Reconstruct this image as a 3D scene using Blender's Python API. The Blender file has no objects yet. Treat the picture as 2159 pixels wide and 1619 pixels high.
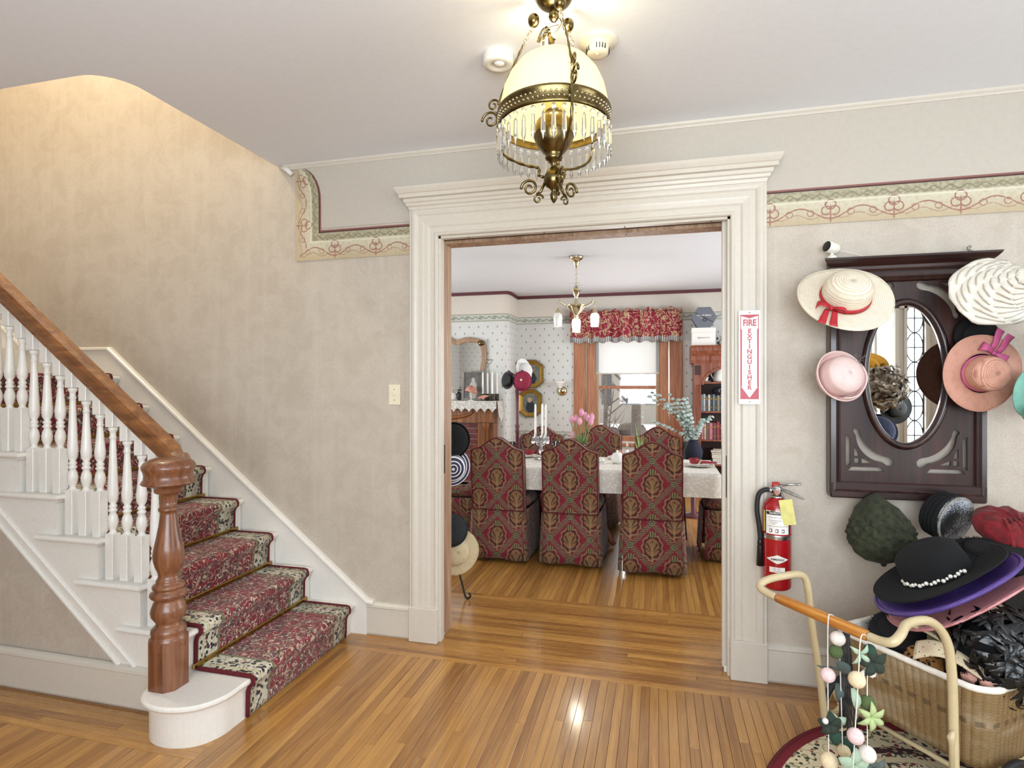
import bpy, math, random
from mathutils import Vector, Matrix, Quaternion
R = math.radians; PI = math.pi; TAU = 2*math.pi
sin, cos = math.sin, math.cos
random.seed(7)
SC = bpy.context.scene
COL = SC.collection

# ---------------------------------------------------------------- camera
cam_d = bpy.data.cameras.new('camera'); cam = bpy.data.objects.new('camera', cam_d); COL.objects.link(cam)
cam.location = (0, 0, 1.42); cam.rotation_euler = (R(90), 0, R(14.3))
cam_d.sensor_width = 36; cam_d.lens = 36*1200/2159; cam_d.shift_y = 1.5/2159
cam_d.clip_start = 0.02; cam_d.clip_end = 200
SC.camera = cam
vs = SC.view_settings; vs.view_transform = 'Standard'; vs.look = 'None'; vs.gamma = 1; vs.use_curve_mapping = False
vs.exposure = 0.0
SC.cycles.max_bounces = 7; SC.cycles.diffuse_bounces = 4; SC.cycles.glossy_bounces = 4
SC.cycles.transmission_bounces = 6; SC.cycles.transparent_max_bounces = 12
SC.cycles.caustics_reflective = False; SC.cycles.caustics_refractive = False
SC.cycles.sample_clamp_indirect = 6
SC.cycles.use_adaptive_sampling = True; SC.cycles.adaptive_threshold = 0.05

# ---------------------------------------------------------------- world and daylight
W = bpy.data.worlds.new('sky'); SC.world = W; W.use_nodes = True
W.node_tree.nodes['Background'].inputs[0].default_value = (1.0, 0.985, 0.96, 1)
W.node_tree.nodes['Background'].inputs[1].default_value = 1.9
def area(name, loc, rot, sx, sy, power, col):
    l = bpy.data.lights.new(name, 'AREA'); l.shape = 'RECTANGLE'; l.size = sx; l.size_y = sy
    l.energy = power; l.color = col
    o = bpy.data.objects.new(name, l); COL.objects.link(o); o.location = loc; o.rotation_euler = rot
    return o
def point(name, loc, power, col, rad=.03):
    l = bpy.data.lights.new(name, 'POINT'); l.energy = power; l.color = col; l.shadow_soft_size = rad
    o = bpy.data.objects.new(name, l); COL.objects.link(o); o.location = loc
    return o
# foyer daylight: an added front fill behind the camera, entry sidelights and side window
DAY = (0.80, 0.91, 1.0)
area('front_fill_light', (0.2, -1.42, 1.6), (R(110), 0, R(4)), 2.6, 1.6, 150, DAY)  # unseen source added for an evenly bright room, tilted up to lift the ceiling
area('daylight_entry_sidelights', (2.65, -1.75, 1.35), (R(90), 0, 0), 0.9, 2.2, 40, DAY)
area('daylight_side_window', (3.12, 1.0, 1.55), (R(102), 0, R(90)), 1.7, 1.6, 36, DAY)
# dining room daylight: its back window, plus two side fills added for even brightness
area('daylight_dining_back_window', (-0.42, 8.02, 1.25), (R(-90), 0, 0), 0.85, 1.3, 26, (0.97, 0.985, 1.0))
area('dining_right_fill_light', (2.52, 5.6, 1.5), (R(90), 0, R(90)), 2.6, 1.7, 92, (0.86, 0.94, 1.0))  # fill light added at the unseen right wall
area('dining_left_fill_light', (-4.22, 5.4, 1.5), (R(90), 0, R(-90)), 2.2, 1.6, 64, (0.86, 0.94, 1.0))  # fill light added at the unseen left wall

# ---------------------------------------------------------------- mesh helpers
def s2l(c): return c/12.92 if c <= .04045 else ((c+.055)/1.055)**2.4
def hx(h):
    h = h.lstrip('#'); return tuple(s2l(int(h[i:i+2], 16)/255) for i in (0, 2, 4)) + (1,)

class MB:
    def __init__(s): s.v = []; s.f = []; s.sm = []; s.uv = []
    def _add(s, vs_, fs, smooth=False, uvs=None):
        b = len(s.v); s.v += [tuple(p) for p in vs_]
        s.uv += (uvs if uvs else [(0, 0)]*len(vs_))
        for f in fs: s.f.append(tuple(b+i for i in f)); s.sm.append(smooth)
        return s
    def box(s, x0, x1, y0, y1, z0, z1, ch=0, M=None):
        if x0 > x1: x0, x1 = x1, x0
        if y0 > y1: y0, y1 = y1, y0
        if z0 > z1: z0, z1 = z1, z0
        if ch <= 0:
            v = [(x, y, z) for z in (z0, z1) for y in (y0, y1) for x in (x0, x1)]
            f = [(0, 2, 3, 1), (4, 5, 7, 6), (0, 1, 5, 4), (2, 6, 7, 3), (0, 4, 6, 2), (1, 3, 7, 5)]
        else:
            c = min(ch, (x1-x0)/2.01, (y1-y0)/2.01, (z1-z0)/2.01); v = []; f = []
            idx = {}
            for sx in (0, 1):
                for sy in (0, 1):
                    for sz in (0, 1):
                        px = (x0, x1)[sx]; py = (y0, y1)[sy]; pz = (z0, z1)[sz]
                        ix = px+(c if sx == 0 else -c); iy = py+(c if sy == 0 else -c); iz = pz+(c if sz == 0 else -c)
                        for a, p in enumerate(((px, iy, iz), (ix, py, iz), (ix, iy, pz))):
                            idx[(sx, sy, sz, a)] = len(v); v.append(p)
            def q(*k): f.append(tuple(idx[i] for i in k))
            q((0,0,0,0),(0,0,1,0),(0,1,1,0),(0,1,0,0)); q((1,0,0,0),(1,1,0,0),(1,1,1,0),(1,0,1,0))
            q((0,0,0,1),(1,0,0,1),(1,0,1,1),(0,0,1,1)); q((0,1,0,1),(0,1,1,1),(1,1,1,1),(1,1,0,1))
            q((0,0,0,2),(0,1,0,2),(1,1,0,2),(1,0,0,2)); q((0,0,1,2),(1,0,1,2),(1,1,1,2),(0,1,1,2))
            for a0, a1, nm in ((0, 1, 2), (0, 2, 1), (1, 2, 0)):
                for i in (0, 1):
                    for j in (0, 1):
                        def key(val, a):
                            k = [0, 0, 0]; k[a0] = i; k[a1] = j; k[nm] = val; return (*k, a)
                        q(key(0, a0), key(1, a0), key(1, a1), key(0, a1))
            for sx in (0, 1):
                for sy in (0, 1):
                    for sz in (0, 1): q((sx,sy,sz,0),(sx,sy,sz,1),(sx,sy,sz,2))
        if M is not None: v = [M @ Vector(p) for p in v]
        return s._add(v, f)
    def lathe(s, prof, c=(0, 0, 0), seg=24, M=None, sx=1, sy=1, smooth=True, fn=None, a0=0, a1=TAU, caps=False):
        full = abs(a1-a0-TAU) < 1e-6; n = seg if full else seg+1; v = []; uv = []
        for j, (r, z) in enumerate(prof):
            for i in range(n):
                a = a0+(a1-a0)*i/seg
                p = (r*cos(a)*sx, r*sin(a)*sy, z)
                if fn: p = fn(p, a, j)
                v.append((p[0]+c[0], p[1]+c[1], p[2]+c[2])); uv.append((i/seg, j/max(1, len(prof)-1)))
        f = []
        for j in range(len(prof)-1):
            for i in range(seg):
                k = (i+1) % n
                f.append((j*n+i, j*n+k, (j+1)*n+k, (j+1)*n+i))
        if caps and full:
            if prof[0][0] > 1e-5: f.append(tuple(reversed(range(n))))
            if prof[-1][0] > 1e-5: f.append(tuple((len(prof)-1)*n+i for i in range(n)))
        if M is not None: v = [M @ Vector(p) for p in v]
        return s._add(v, f, smooth, uv)
    def tube(s, pts, r, seg=8, closed=False, caps=True, flat=1.0, smooth=True):
        pts = [Vector(p) for p in pts]; n = len(pts)
        rr = r if isinstance(r, (list, tuple)) else [r]*n
        v = []; uv = []; L = 0; prevN = None
        for i, p in enumerate(pts):
            if closed: t = (pts[(i+1) % n]-pts[i-1])
            else: t = pts[min(i+1, n-1)]-pts[max(i-1, 0)]
            if t.length < 1e-9: t = Vector((0, 0, 1))
            t.normalize()
            if prevN is None:
                a = Vector((0, 0, 1)) if abs(t.z) < .9 else Vector((1, 0, 0))
                N = (a-t*a.dot(t)).normalized()
            else:
                N = prevN-t*prevN.dot(t)
                N = N.normalized() if N.length > 1e-6 else t.orthogonal().normalized()
            prevN = N; B = t.cross(N)
            if i: L += (p-pts[i-1]).length
            for k in range(seg):
                a = TAU*k/seg
                v.append(p+(N*cos(a)+B*sin(a)*flat)*rr[i]); uv.append((k/seg, L))
        f = []
        for i in range(n if closed else n-1):
            j = (i+1) % n
            for k in range(seg):
                m = (k+1) % seg
                f.append((i*seg+k, i*seg+m, j*seg+m, j*seg+k))
        if caps and not closed:
            f.append(tuple(reversed(range(seg)))); f.append(tuple((n-1)*seg+k for k in range(seg)))
        return s._add(v, f, smooth, uv)
    def prism(s, poly, axis, a, b, smooth=False):
        # poly: 2d points; axis 'x' -> (y,z), 'y' -> (x,z), 'z' -> (x,y)
        def P(p, t): return {'x': (t, p[0], p[1]), 'y': (p[0], t, p[1]), 'z': (p[0], p[1], t)}[axis]
        n = len(poly); v = [P(p, a) for p in poly]+[P(p, b) for p in poly]
        ar = sum(poly[i][0]*poly[(i+1) % n][1]-poly[(i+1) % n][0]*poly[i][1] for i in range(n))
        f = [(i, (i+1) % n, n+(i+1) % n, n+i) for i in range(n)]
        return s._add(v, f+[tuple(range(n)), tuple(range(n, 2*n))], smooth)
    def sweep(s, path, prof, nrm, closed=False, caps=True, smooth=False):
        path = [Vector(p) for p in path]; n = len(path); N = Vector(nrm).normalized(); v = []
        m = len(prof); uv = []; L = 0
        for i, p in enumerate(path):
            if closed or 0 < i < n-1:
                t0 = (p-path[i-1]).normalized(); t1 = (path[(i+1) % n]-p).normalized()
            elif i == 0: t0 = t1 = (path[1]-p).normalized()
            else: t0 = t1 = (p-path[i-1]).normalized()
            t = (t0+t1).normalized(); side = t.cross(N); d = t0.dot(t)
            k = 1/max(d, .2)
            if i: L += (p-path[i-1]).length
            for (a, b) in prof: v.append(p+side*a*k+N*b); uv.append((L, a))
        f = []
        for i in range(n if closed else n-1):
            j = (i+1) % n
            for q in range(m): f.append((i*m+q, i*m+(q+1) % m, j*m+(q+1) % m, j*m+q))
        if caps and not closed: f += [tuple(range(m)), tuple((n-1)*m+q for q in reversed(range(m)))]
        return s._add(v, f, smooth, uv)
    def grid(s, fn, nu, nv, smooth=True, uvfn=None):
        v = []; uv = []
        for j in range(nv+1):
            for i in range(nu+1):
                a, b = i/nu, j/nv; v.append(fn(a, b)); uv.append(uvfn(a, b) if uvfn else (a, b))
        f = [(j*(nu+1)+i, j*(nu+1)+i+1, (j+1)*(nu+1)+i+1, (j+1)*(nu+1)+i) for j in range(nv) for i in range(nu)]
        return s._add(v, f, smooth, uv)
    def ball(s, c, r, seg=12, rings=8, sq=(1, 1, 1)):
        prof = [(max(1e-5, sin(PI*j/rings))*r, -cos(PI*j/rings)*r*sq[2]) for j in range(rings+1)]
        return s.lathe(prof, c, seg, sx=sq[0], sy=sq[1])
    def poly(s, pts, smooth=False): return s._add(pts, [tuple(range(len(pts)))], smooth)
    def xf(s, M):
        s.v = [tuple(M @ Vector(p)) for p in s.v]; return s
    def build(s, name, m, parent=None, solid=0, fixn=True, sub=0):
        me = bpy.data.meshes.new(name); me.from_pydata(s.v, [], s.f)
        if any(u != (0, 0) for u in s.uv):
            ul = me.uv_layers.new(name='UVMap'); li = [0]*len(me.loops); me.loops.foreach_get('vertex_index', li)
            ul.data.foreach_set('uv', [c for i in li for c in s.uv[i]])
        me.polygons.foreach_set('use_smooth', s.sm)
        me.validate(); me.update()
        if fixn:
            import bmesh
            b = bmesh.new(); b.from_mesh(me); bmesh.ops.recalc_face_normals(b, faces=b.faces); b.to_mesh(me); b.free()
        me.materials.append(MAT(m) if isinstance(m, str) else m)
        o = bpy.data.objects.new(name, me); COL.objects.link(o)
        if parent is not None: o.parent = parent
        if solid:
            md = o.modifiers.new('thick', 'SOLIDIFY'); md.thickness = solid; md.offset = 0
        if sub:
            md = o.modifiers.new('sub', 'SUBSURF'); md.levels = sub; md.render_levels = sub
        return o

def thing(name, label, cat, loc=(0, 0, 0), rz=0, group=None):
    o = bpy.data.objects.new(name, None); COL.objects.link(o); o.location = loc; o.rotation_euler = (0, 0, rz)
    o.empty_display_size = .05
    return tag(o, label, cat, group)
def tag(o, label, cat, group=None, kind=None):
    o['label'] = label; o['category'] = cat
    if group: o['group'] = group
    if kind: o['kind'] = kind
    return o
def struct(o, label=None):
    o['kind'] = 'structure'
    if label: o['label'] = label
    return o
def copy_tree(o, parent=None):
    c = o.copy(); COL.objects.link(c); c.parent = parent
    for ch in list(o.children): copy_tree(ch, c)
    return c
def orient(axis, roll=0):
    q = Vector(axis).normalized().to_track_quat('Z', 'Y')
    return (q @ Quaternion((0, 0, 1), roll)).to_euler()
def arc(cx, cy, r, a0, a1, n):
    return [(cx+r*cos(R(a0+(a1-a0)*i/n)), cy+r*sin(R(a0+(a1-a0)*i/n))) for i in range(n+1)]
def catmull(pts, n=6, closed=False):
    P = [Vector(p) for p in pts]; out = []; m = len(P)
    for i in range(m if closed else m-1):
        p0 = P[i-1] if (i or closed) else P[0]*2-P[1]; p1 = P[i]; p2 = P[(i+1) % m]
        p3 = P[(i+2) % m] if (closed or i+2 < m) else p2*2-p1
        for k in range(n):
            t = k/n
            out.append(.5*((2*p1)+(p2-p0)*t+(2*p0-5*p1+4*p2-p3)*t*t+(3*p1-p0-3*p2+p3)*t**3))
    if not closed: out.append(P[-1])
    return out
# ---------------------------------------------------------------- node-material helpers
class X:
    __slots__ = ('t', 's')
    def __init__(a, t, s): a.t = t; a.s = s
    def _o(a, op, b, c=None): return a.t.m(op, a, b, c)
    def __add__(a, b): return a._o('ADD', b)
    __radd__ = __add__
    def __sub__(a, b): return a._o('SUBTRACT', b)
    def __rsub__(a, b): return a.t.m('SUBTRACT', b, a)
    def __mul__(a, b): return a._o('MULTIPLY', b)
    __rmul__ = __mul__
    def __truediv__(a, b): return a._o('DIVIDE', b)
    def __neg__(a): return a._o('MULTIPLY', -1)
    def __lt__(a, b): return a._o('LESS_THAN', b)
    def __gt__(a, b): return a._o('GREATER_THAN', b)
    def mn(a, b): return a._o('MINIMUM', b)
    def mx(a, b): return a._o('MAXIMUM', b)
    def abs(a): return a.t.m('ABSOLUTE', a)
    def sin(a): return a.t.m('SINE', a)
    def cos(a): return a.t.m('COSINE', a)
    def fr(a): return a.t.m('FRACT', a)
    def fl(a): return a.t.m('FLOOR', a)
    def sq(a): return a.t.m('MULTIPLY', a, a)
    def rt(a): return a.t.m('SQRT', a)
    def ss(a, lo, hi):       # smooth step 0..1 from lo to hi (hi may be < lo)
        n = a.t.nd('ShaderNodeMapRange'); n.interpolation_type = 'SMOOTHSTEP'; n.clamp = True
        flip = hi < lo
        a.t.ln(a, n.inputs[0]); n.inputs[1].default_value = min(lo, hi); n.inputs[2].default_value = max(lo, hi)
        n.inputs[3].default_value = 1 if flip else 0; n.inputs[4].default_value = 0 if flip else 1
        return X(a.t, n.outputs[0])
class T:
    def __init__(s, name):
        s.mat = bpy.data.materials.new(name); s.mat.use_nodes = True; s.nt = s.mat.node_tree
        s.p = s.nt.nodes['Principled BSDF']; s._co = {}
    def nd(s, ty): return s.nt.nodes.new(ty)
    def ln(s, a, b):
        if isinstance(a, X): s.nt.links.new(a.s, b)
        elif isinstance(a, tuple): b.default_value = a if len(a) == len(b.default_value) else a[:3]
        else: b.default_value = a
    def m(s, op, a, b=None, c=None):
        n = s.nd('ShaderNodeMath'); n.operation = op
        for i, q in enumerate((a, b, c)):
            if q is not None: s.ln(q, n.inputs[i])
        return X(s, n.outputs[0])
    def co(s, kind='Object'):
        if kind not in s._co:
            n = s.nd('ShaderNodeTexCoord'); q = s.nd('ShaderNodeSeparateXYZ'); s.nt.links.new(n.outputs[kind], q.inputs[0])
            s._co[kind] = tuple(X(s, q.outputs[i]) for i in range(3))
        return s._co[kind]
    def vec(s, x, y, z=0.0):
        n = s.nd('ShaderNodeCombineXYZ')
        for i, q in enumerate((x, y, z)): s.ln(q, n.inputs[i])
        return X(s, n.outputs[0])
    def noise(s, v, scale=5, det=2, rough=.5, dist=0):
        n = s.nd('ShaderNodeTexNoise'); s.ln(v, n.inputs['Vector']); n.inputs['Scale'].default_value = scale
        n.inputs['Detail'].default_value = det; n.inputs['Roughness'].default_value = rough; n.inputs['Distortion'].default_value = dist
        return X(s, n.outputs[0])
    def voro(s, v, scale=5, out='Distance', feat='F1', rnd=1.0):
        n = s.nd('ShaderNodeTexVoronoi'); n.feature = feat; s.ln(v, n.inputs['Vector']); n.inputs['Scale'].default_value = scale
        n.inputs['Randomness'].default_value = rnd
        return X(s, n.outputs[out])
    def mix(s, f, a, b):
        n = s.nd('ShaderNodeMix'); n.data_type = 'RGBA'; s.ln(f, n.inputs[0]); s.ln(a, n.inputs[6]); s.ln(b, n.inputs[7])
        return X(s, n.outputs[2])
    def ramp(s, f, stops):
        n = s.nd('ShaderNodeValToRGB'); s.ln(f, n.inputs[0]); e = n.color_ramp.elements
        while len(e) < len(stops): e.new(.5)
        for q, (p, c) in zip(e, stops): q.position = p; q.color = c if isinstance(c, tuple) else hx(c)
        return X(s, n.outputs[0])
    def rnd(s):
        o = s.nd('ShaderNodeObjectInfo'); g = s.nd('ShaderNodeNewGeometry')
        return (X(s, o.outputs['Random'])+X(s, g.outputs['Random Per Island'])).fr()
    def done(s, col=None, rough=None, metal=None, bump=None, bs=.2, bd=.002, **kw):
        p = s.p
        if col is not None: s.ln(col if not isinstance(col, str) else hx(col), p.inputs['Base Color'])
        if rough is not None: s.ln(rough, p.inputs['Roughness'])
        if metal is not None: s.ln(metal, p.inputs['Metallic'])
        if bump is not None:
            n = s.nd('ShaderNodeBump'); n.inputs['Strength'].default_value = bs; n.inputs['Distance'].default_value = bd
            s.ln(bump, n.inputs['Height']); s.nt.links.new(n.outputs[0], p.inputs['Normal'])
        for k, v in kw.items():
            s.ln(v if not isinstance(v, str) else hx(v), p.inputs[k.replace('_', ' ')])
        return s.mat

_M = {}; _D = {}
def MAT(name):
    if name not in _M: _M[name] = _D[name](T(name))
    return _M[name]
def defmat(fn): _D[fn.__name__[2:]] = fn; return fn
def plain(name, col, rough=.5, metal=0.0, bump=0, bscale=40, var=.06, **kw):
    # a painted / plain surface: base colour with slight mottling and fine relief
    def f(t):
        x, y, z = t.co(); n = t.noise(t.vec(x, y, z), bscale, 3)
        c = hx(col); d = tuple(max(0, v*(1-2.2*var)) for v in c[:3])+(1,)
        return t.done(t.mix(n.ss(.35, .75), c, d), rough, metal, n if bump else None, bump, .003, **kw)
    _D[name] = f

plain('cream_paint', 'd1c9bc', .38, var=.015)
plain('white_paint', 'e6e1d9', .34, var=.02, bump=.05, bscale=60)
plain('ceiling_dining_paint', 'd8dade', .85, var=.01)
plain('ceiling_paint', 'eceff4', .85, var=.01)
plain('frieze_paint', 'c0b8ac', .8, var=.02)
plain('dining_frieze', 'd9d0c4', .8, var=.02)
plain('brass', 'a88a4c', .22, 1.0, var=.1)
plain('old_brass', '7c6c46', .26, 1.0, var=.2)
plain('bright_brass', 'd6ccac', .14, 1.0, var=.08)
plain('steel', 'c8c8c8', .25, 1.0)
plain('lead_came', '4a4c50', .5, .6)
plain('black_iron', '1c1c1e', .5, .3)
plain('black_rubber', '1a1b1c', .6)
plain('red_enamel', 'a3101c', .22, var=.03, Coat_Weight=.4)
plain('red_plastic', 'b0141c', .35)
plain('yellow_card', 'e3dc8a', .7)
plain('white_plastic', 'e8e4d8', .4, var=.01)
plain('ivory_plastic', 'e6dcc2', .4, var=.01)
plain('black_plastic', '17181a', .3)
plain('paper_white', 'eeeae4', .7, var=.01)
plain('sign_white', 'ebe8e0', .35, var=.01)
plain('sign_red', 'b3243c', .35, var=.01)
plain('print_black', '1b1b1b', .6, var=.0)
plain('print_yellow', 'd8c25a', .6, var=.0)
plain('wax', 'f4f2ec', .45, var=.01, Subsurface_Weight=.2)
plain('porcelain', 'f1eee8', .15, var=.01)
plain('red_napkin', 'a4343c', .8, var=.2)
plain('tube_cream', 'c8b690', .3, var=.03)
plain('cream_cloth', 'e6dcc4', .85, var=.08)
plain('lining_white', 'ece6da', .9, var=.06)
plain('red_ribbon', 'b8222e', .5, var=.1)
plain('pink_ribbon', 'c85a8c', .5, var=.1)
plain('teal_felt', '2c6a58', .95, var=.1)
plain('turquoise_felt', '7ab5a5', .95, var=.15)
plain('navy_felt', '1b1f30', .9, var=.1)
plain('black_felt', '08080a', .95, var=.1)
plain('charcoal_felt', '26282b', .95, var=.1)
plain('wine_felt', '8c2440', .9, var=.1)
plain('red_velvet', '7c0c16', .85, var=.25, Sheen_Weight=.08)
plain('green_velvet', '32361f', .85, var=.35, Sheen_Weight=.06)
plain('blue_velvet', '27315e', .8, var=.3, Sheen_Weight=.5)
plain('mustard_felt', 'd59a2c', .9)
plain('white_felt', 'd8d6d4', .9)
plain('pearl', 'f2ece0', .2, Sheen_Weight=.3)
plain('pom_white', 'ece4dc', 1.0, bump=.5, bscale=150)
plain('pom_pink', 'e8cccb', 1.0, bump=.5, bscale=150)
plain('pom_cream', 'e6d3ae', 1.0, bump=.5, bscale=150)
plain('pom_green', '56663e', 1.0, bump=.5, bscale=150)
plain('pom_dark_green', '2f4a3c', 1.0, bump=.5, bscale=150)
plain('felt_leaf_dark', '2f3a30', .95)
plain('felt_leaf_sage', 'a9bfa6', .95)
plain('felt_leaf_slate', '55605c', .95)
plain('felt_leaf_lime', 'b0c088', .95)
plain('string_white', 'eae6e0', .9)
plain('yarn_grey', '4c4a48', 1.0, var=.3)
plain('leaf_green', '7f9a62', .5, var=.2)
plain('leaf_bright', 'a4c272', .5, var=.2)
plain('leaf_grey', 'aab8b0', .6, var=.2)
plain('leaf_deep', '2e5a3a', .5, var=.2)
plain('tulip_pink', 'e3a3b8', .5, var=.08, Subsurface_Weight=.15)
plain('rose_pink', 'c99486', .8, var=.15)
plain('box_slate', '6a6e78', .6, var=.03)
plain('snow', 'eef0f2', .9, var=.02)
plain('tree_bark', '6b625c', .95, var=.2)
plain('house_grey', 'a5a098', .9, var=.15)
plain('house_window', '4a4e54', .3)
plain('picture_mat', '2d3138', .6)
plain('gilt', 'b08a3e', .35, .7, var=.15)
plain('teal_dado', '4f6d70', .8, var=.05)
plain('maroon_trim', '5e2a32', .5)
plain('photo_grey', '9a978e', .7, var=.2)
plain('coral_fabric', 'd89a86', .8, var=.2)
plain('lace_white', 'f0eee8', .9, var=.03)
plain('book_cream', 'd8cfc0', .8, var=.1)
plain('rope_cord', '3a3430', .9)
plain('grey_fur', '5c5348', 1.0, var=.4)
plain('bulb_glow', 'fff2cf', .5, Emission_Color='fff0c4', Emission_Strength=6.0)

@defmat
def m_glass(t):
    return t.done((1, 1, 1, 1), .0, Transmission_Weight=1.0, IOR=1.45)
@defmat
def m_crystal(t):
    return t.done((1, 1, 1, 1), .02, Transmission_Weight=.85, IOR=1.5, Emission_Color='fff4d8', Emission_Strength=.0)
@defmat
def m_window_glass(t):
    # thin pane: mostly see-through with a faint reflection
    nt = t.nt; tr = t.nd('ShaderNodeBsdfTransparent'); gl = t.nd('ShaderNodeBsdfGlossy'); gl.inputs['Roughness'].default_value = .02
    mx = t.nd('ShaderNodeMixShader'); mx.inputs[0].default_value = .06
    nt.links.new(tr.outputs[0], mx.inputs[1]); nt.links.new(gl.outputs[0], mx.inputs[2])
    nt.links.new(mx.outputs[0], nt.nodes['Material Output'].inputs['Surface'])
    return t.mat
@defmat
def m_mirror(t): return t.done((.9, .91, .9, 1), .01, 1.0)
@defmat
def m_lamp_shade(t):
    # cased opal glass dome lit from inside
    nt = t.nt; x, y, z = t.co()
    tl = t.nd('ShaderNodeBsdfTranslucent'); tl.inputs[0].default_value = hx('fff3c8')
    df = t.nd('ShaderNodeBsdfDiffuse'); df.inputs[0].default_value = hx('f6edc6')
    em = t.nd('ShaderNodeEmission'); em.inputs[0].default_value = hx('ffeeb4'); em.inputs[1].default_value = .42
    a = t.nd('ShaderNodeMixShader'); a.inputs[0].default_value = .45
    nt.links.new(df.outputs[0], a.inputs[1]); nt.links.new(tl.outputs[0], a.inputs[2])
    b = t.nd('ShaderNodeAddShader'); nt.links.new(a.outputs[0], b.inputs[0]); nt.links.new(em.outputs[0], b.inputs[1])
    nt.links.new(b.outputs[0], nt.nodes['Material Output'].inputs['Surface'])
    return t.mat
@defmat
def m_shade_white(t):
    # roller blind: thin cloth that lets the daylight behind it through
    nt = t.nt; tl = t.nd('ShaderNodeBsdfTranslucent'); tl.inputs[0].default_value = hx('fbfbfa')
    df = t.nd('ShaderNodeBsdfDiffuse'); df.inputs[0].default_value = hx('f6f6f4')
    a = t.nd('ShaderNodeMixShader'); a.inputs[0].default_value = .6
    nt.links.new(df.outputs[0], a.inputs[1]); nt.links.new(tl.outputs[0], a.inputs[2])
    nt.links.new(a.outputs[0], nt.nodes['Material Output'].inputs['Surface'])
    return t.mat
@defmat
def m_shade_lit(t): return t.done('fffaf0', .4, Emission_Color='fff4e0', Emission_Strength=1.6)

@defmat
def m_wallpaper(t):
    # satin tone-on-tone paper with a faint mottled leaf and vertical drift
    x, y, z = t.co()
    fine = t.noise(t.vec(x, y, z), 130, 2, .6)
    blot = t.noise(t.vec(x, y, z), 9, 5, .65, .6)
    strip = t.noise(t.vec(x*14, y*14, z*.7), 1, 3, .6)
    c = t.mix(blot.ss(.38, .66), hx('c4b9ab'), hx('baae9f'))
    c = t.mix(strip.ss(.45, .75)*.45, c, hx('cdc3b5'))
    c = t.mix(fine.ss(.4, .65)*.35, c, hx('aa9e8f'))
    return t.done(c, t.m('ADD', fine*.25, .42), bump=fine, bs=.12, bd=.0015)

def wood(name, dark, mid, light, axis, rough=.35, sc=1.0, vary=.0, coat=0.0, bs=.06):
    def f(t):
        x, y, z = t.co()
        s = {'x': (x*.06, y, z), 'y': (x, y*.06, z), 'z': (x, y, z*.06)}[axis]
        r = t.rnd() if vary else None
        off = r*37.0 if vary else 0.0
        v = t.vec(s[0]+off, s[1]+off, s[2])
        g = t.noise(v, 34*sc, 5, .6, .9); h = t.noise(v, 150*sc, 2, .6)
        c = t.ramp(g, [(.3, dark), (.5, mid), (.7, light)])
        c = t.mix(h.ss(.55, .75)*.35, c, hx(dark))
        if vary:
            c2 = t.mix(r.ss(.0, 1.0), hx(dark), hx(light))
            c = t.mix(vary, c, c2)
        return t.done(c, h*.12+rough, bump=h, bs=bs, bd=.001, Coat_Weight=coat, Coat_Roughness=.12)
    _D[name] = f
wood('oak_y', '7c4f22', 'a87436', 'c8954e', 'y', .24, 1.0, .42, .6)
wood('oak_x', '784a1e', 'a26e30', 'c8934a', 'x', .22, 1.0, .42, .6)
wood('newel_oak', '5a3420', '784a30', '90603f', 'z', .3, .9, 0, .25)
wood('rail_oak', '5c3419', '80502a', 'a06c3c', 'x', .28, .8, 0, .3)
wood('mahogany_x', '1c0f0e', '301b18', '432622', 'x', .3, .8, 0, .3)
wood('mahogany_z', '1c0f0e', '301b18', '432622', 'z', .3, .8, 0, .3)
wood('window_oak', '8a5238', 'a86c4a', 'bd8460', 'z', .4, .9)
wood('case_cherry', '5e2f22', '844a36', 'a0644c', 'z', .35, .9)
wood('case_dark', '2c1712', '3c2018', '4a2a20', 'z', .4, .9)
wood('mantel_oak', '4e2a12', '7c4a22', 'a06a38', 'z', .35, .9, 0, .2)
wood('jamb_wood', '866448', 'a58467', 'bda084', 'z', .5, .9)
wood('rack_wood', '3c1218', '56202a', '6c3038', 'z', .35, .9)
wood('grip_wood', '8a4e1e', 'b9752e', 'd49a4c', 'x', .3, 1.2, 0, .3)

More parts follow.
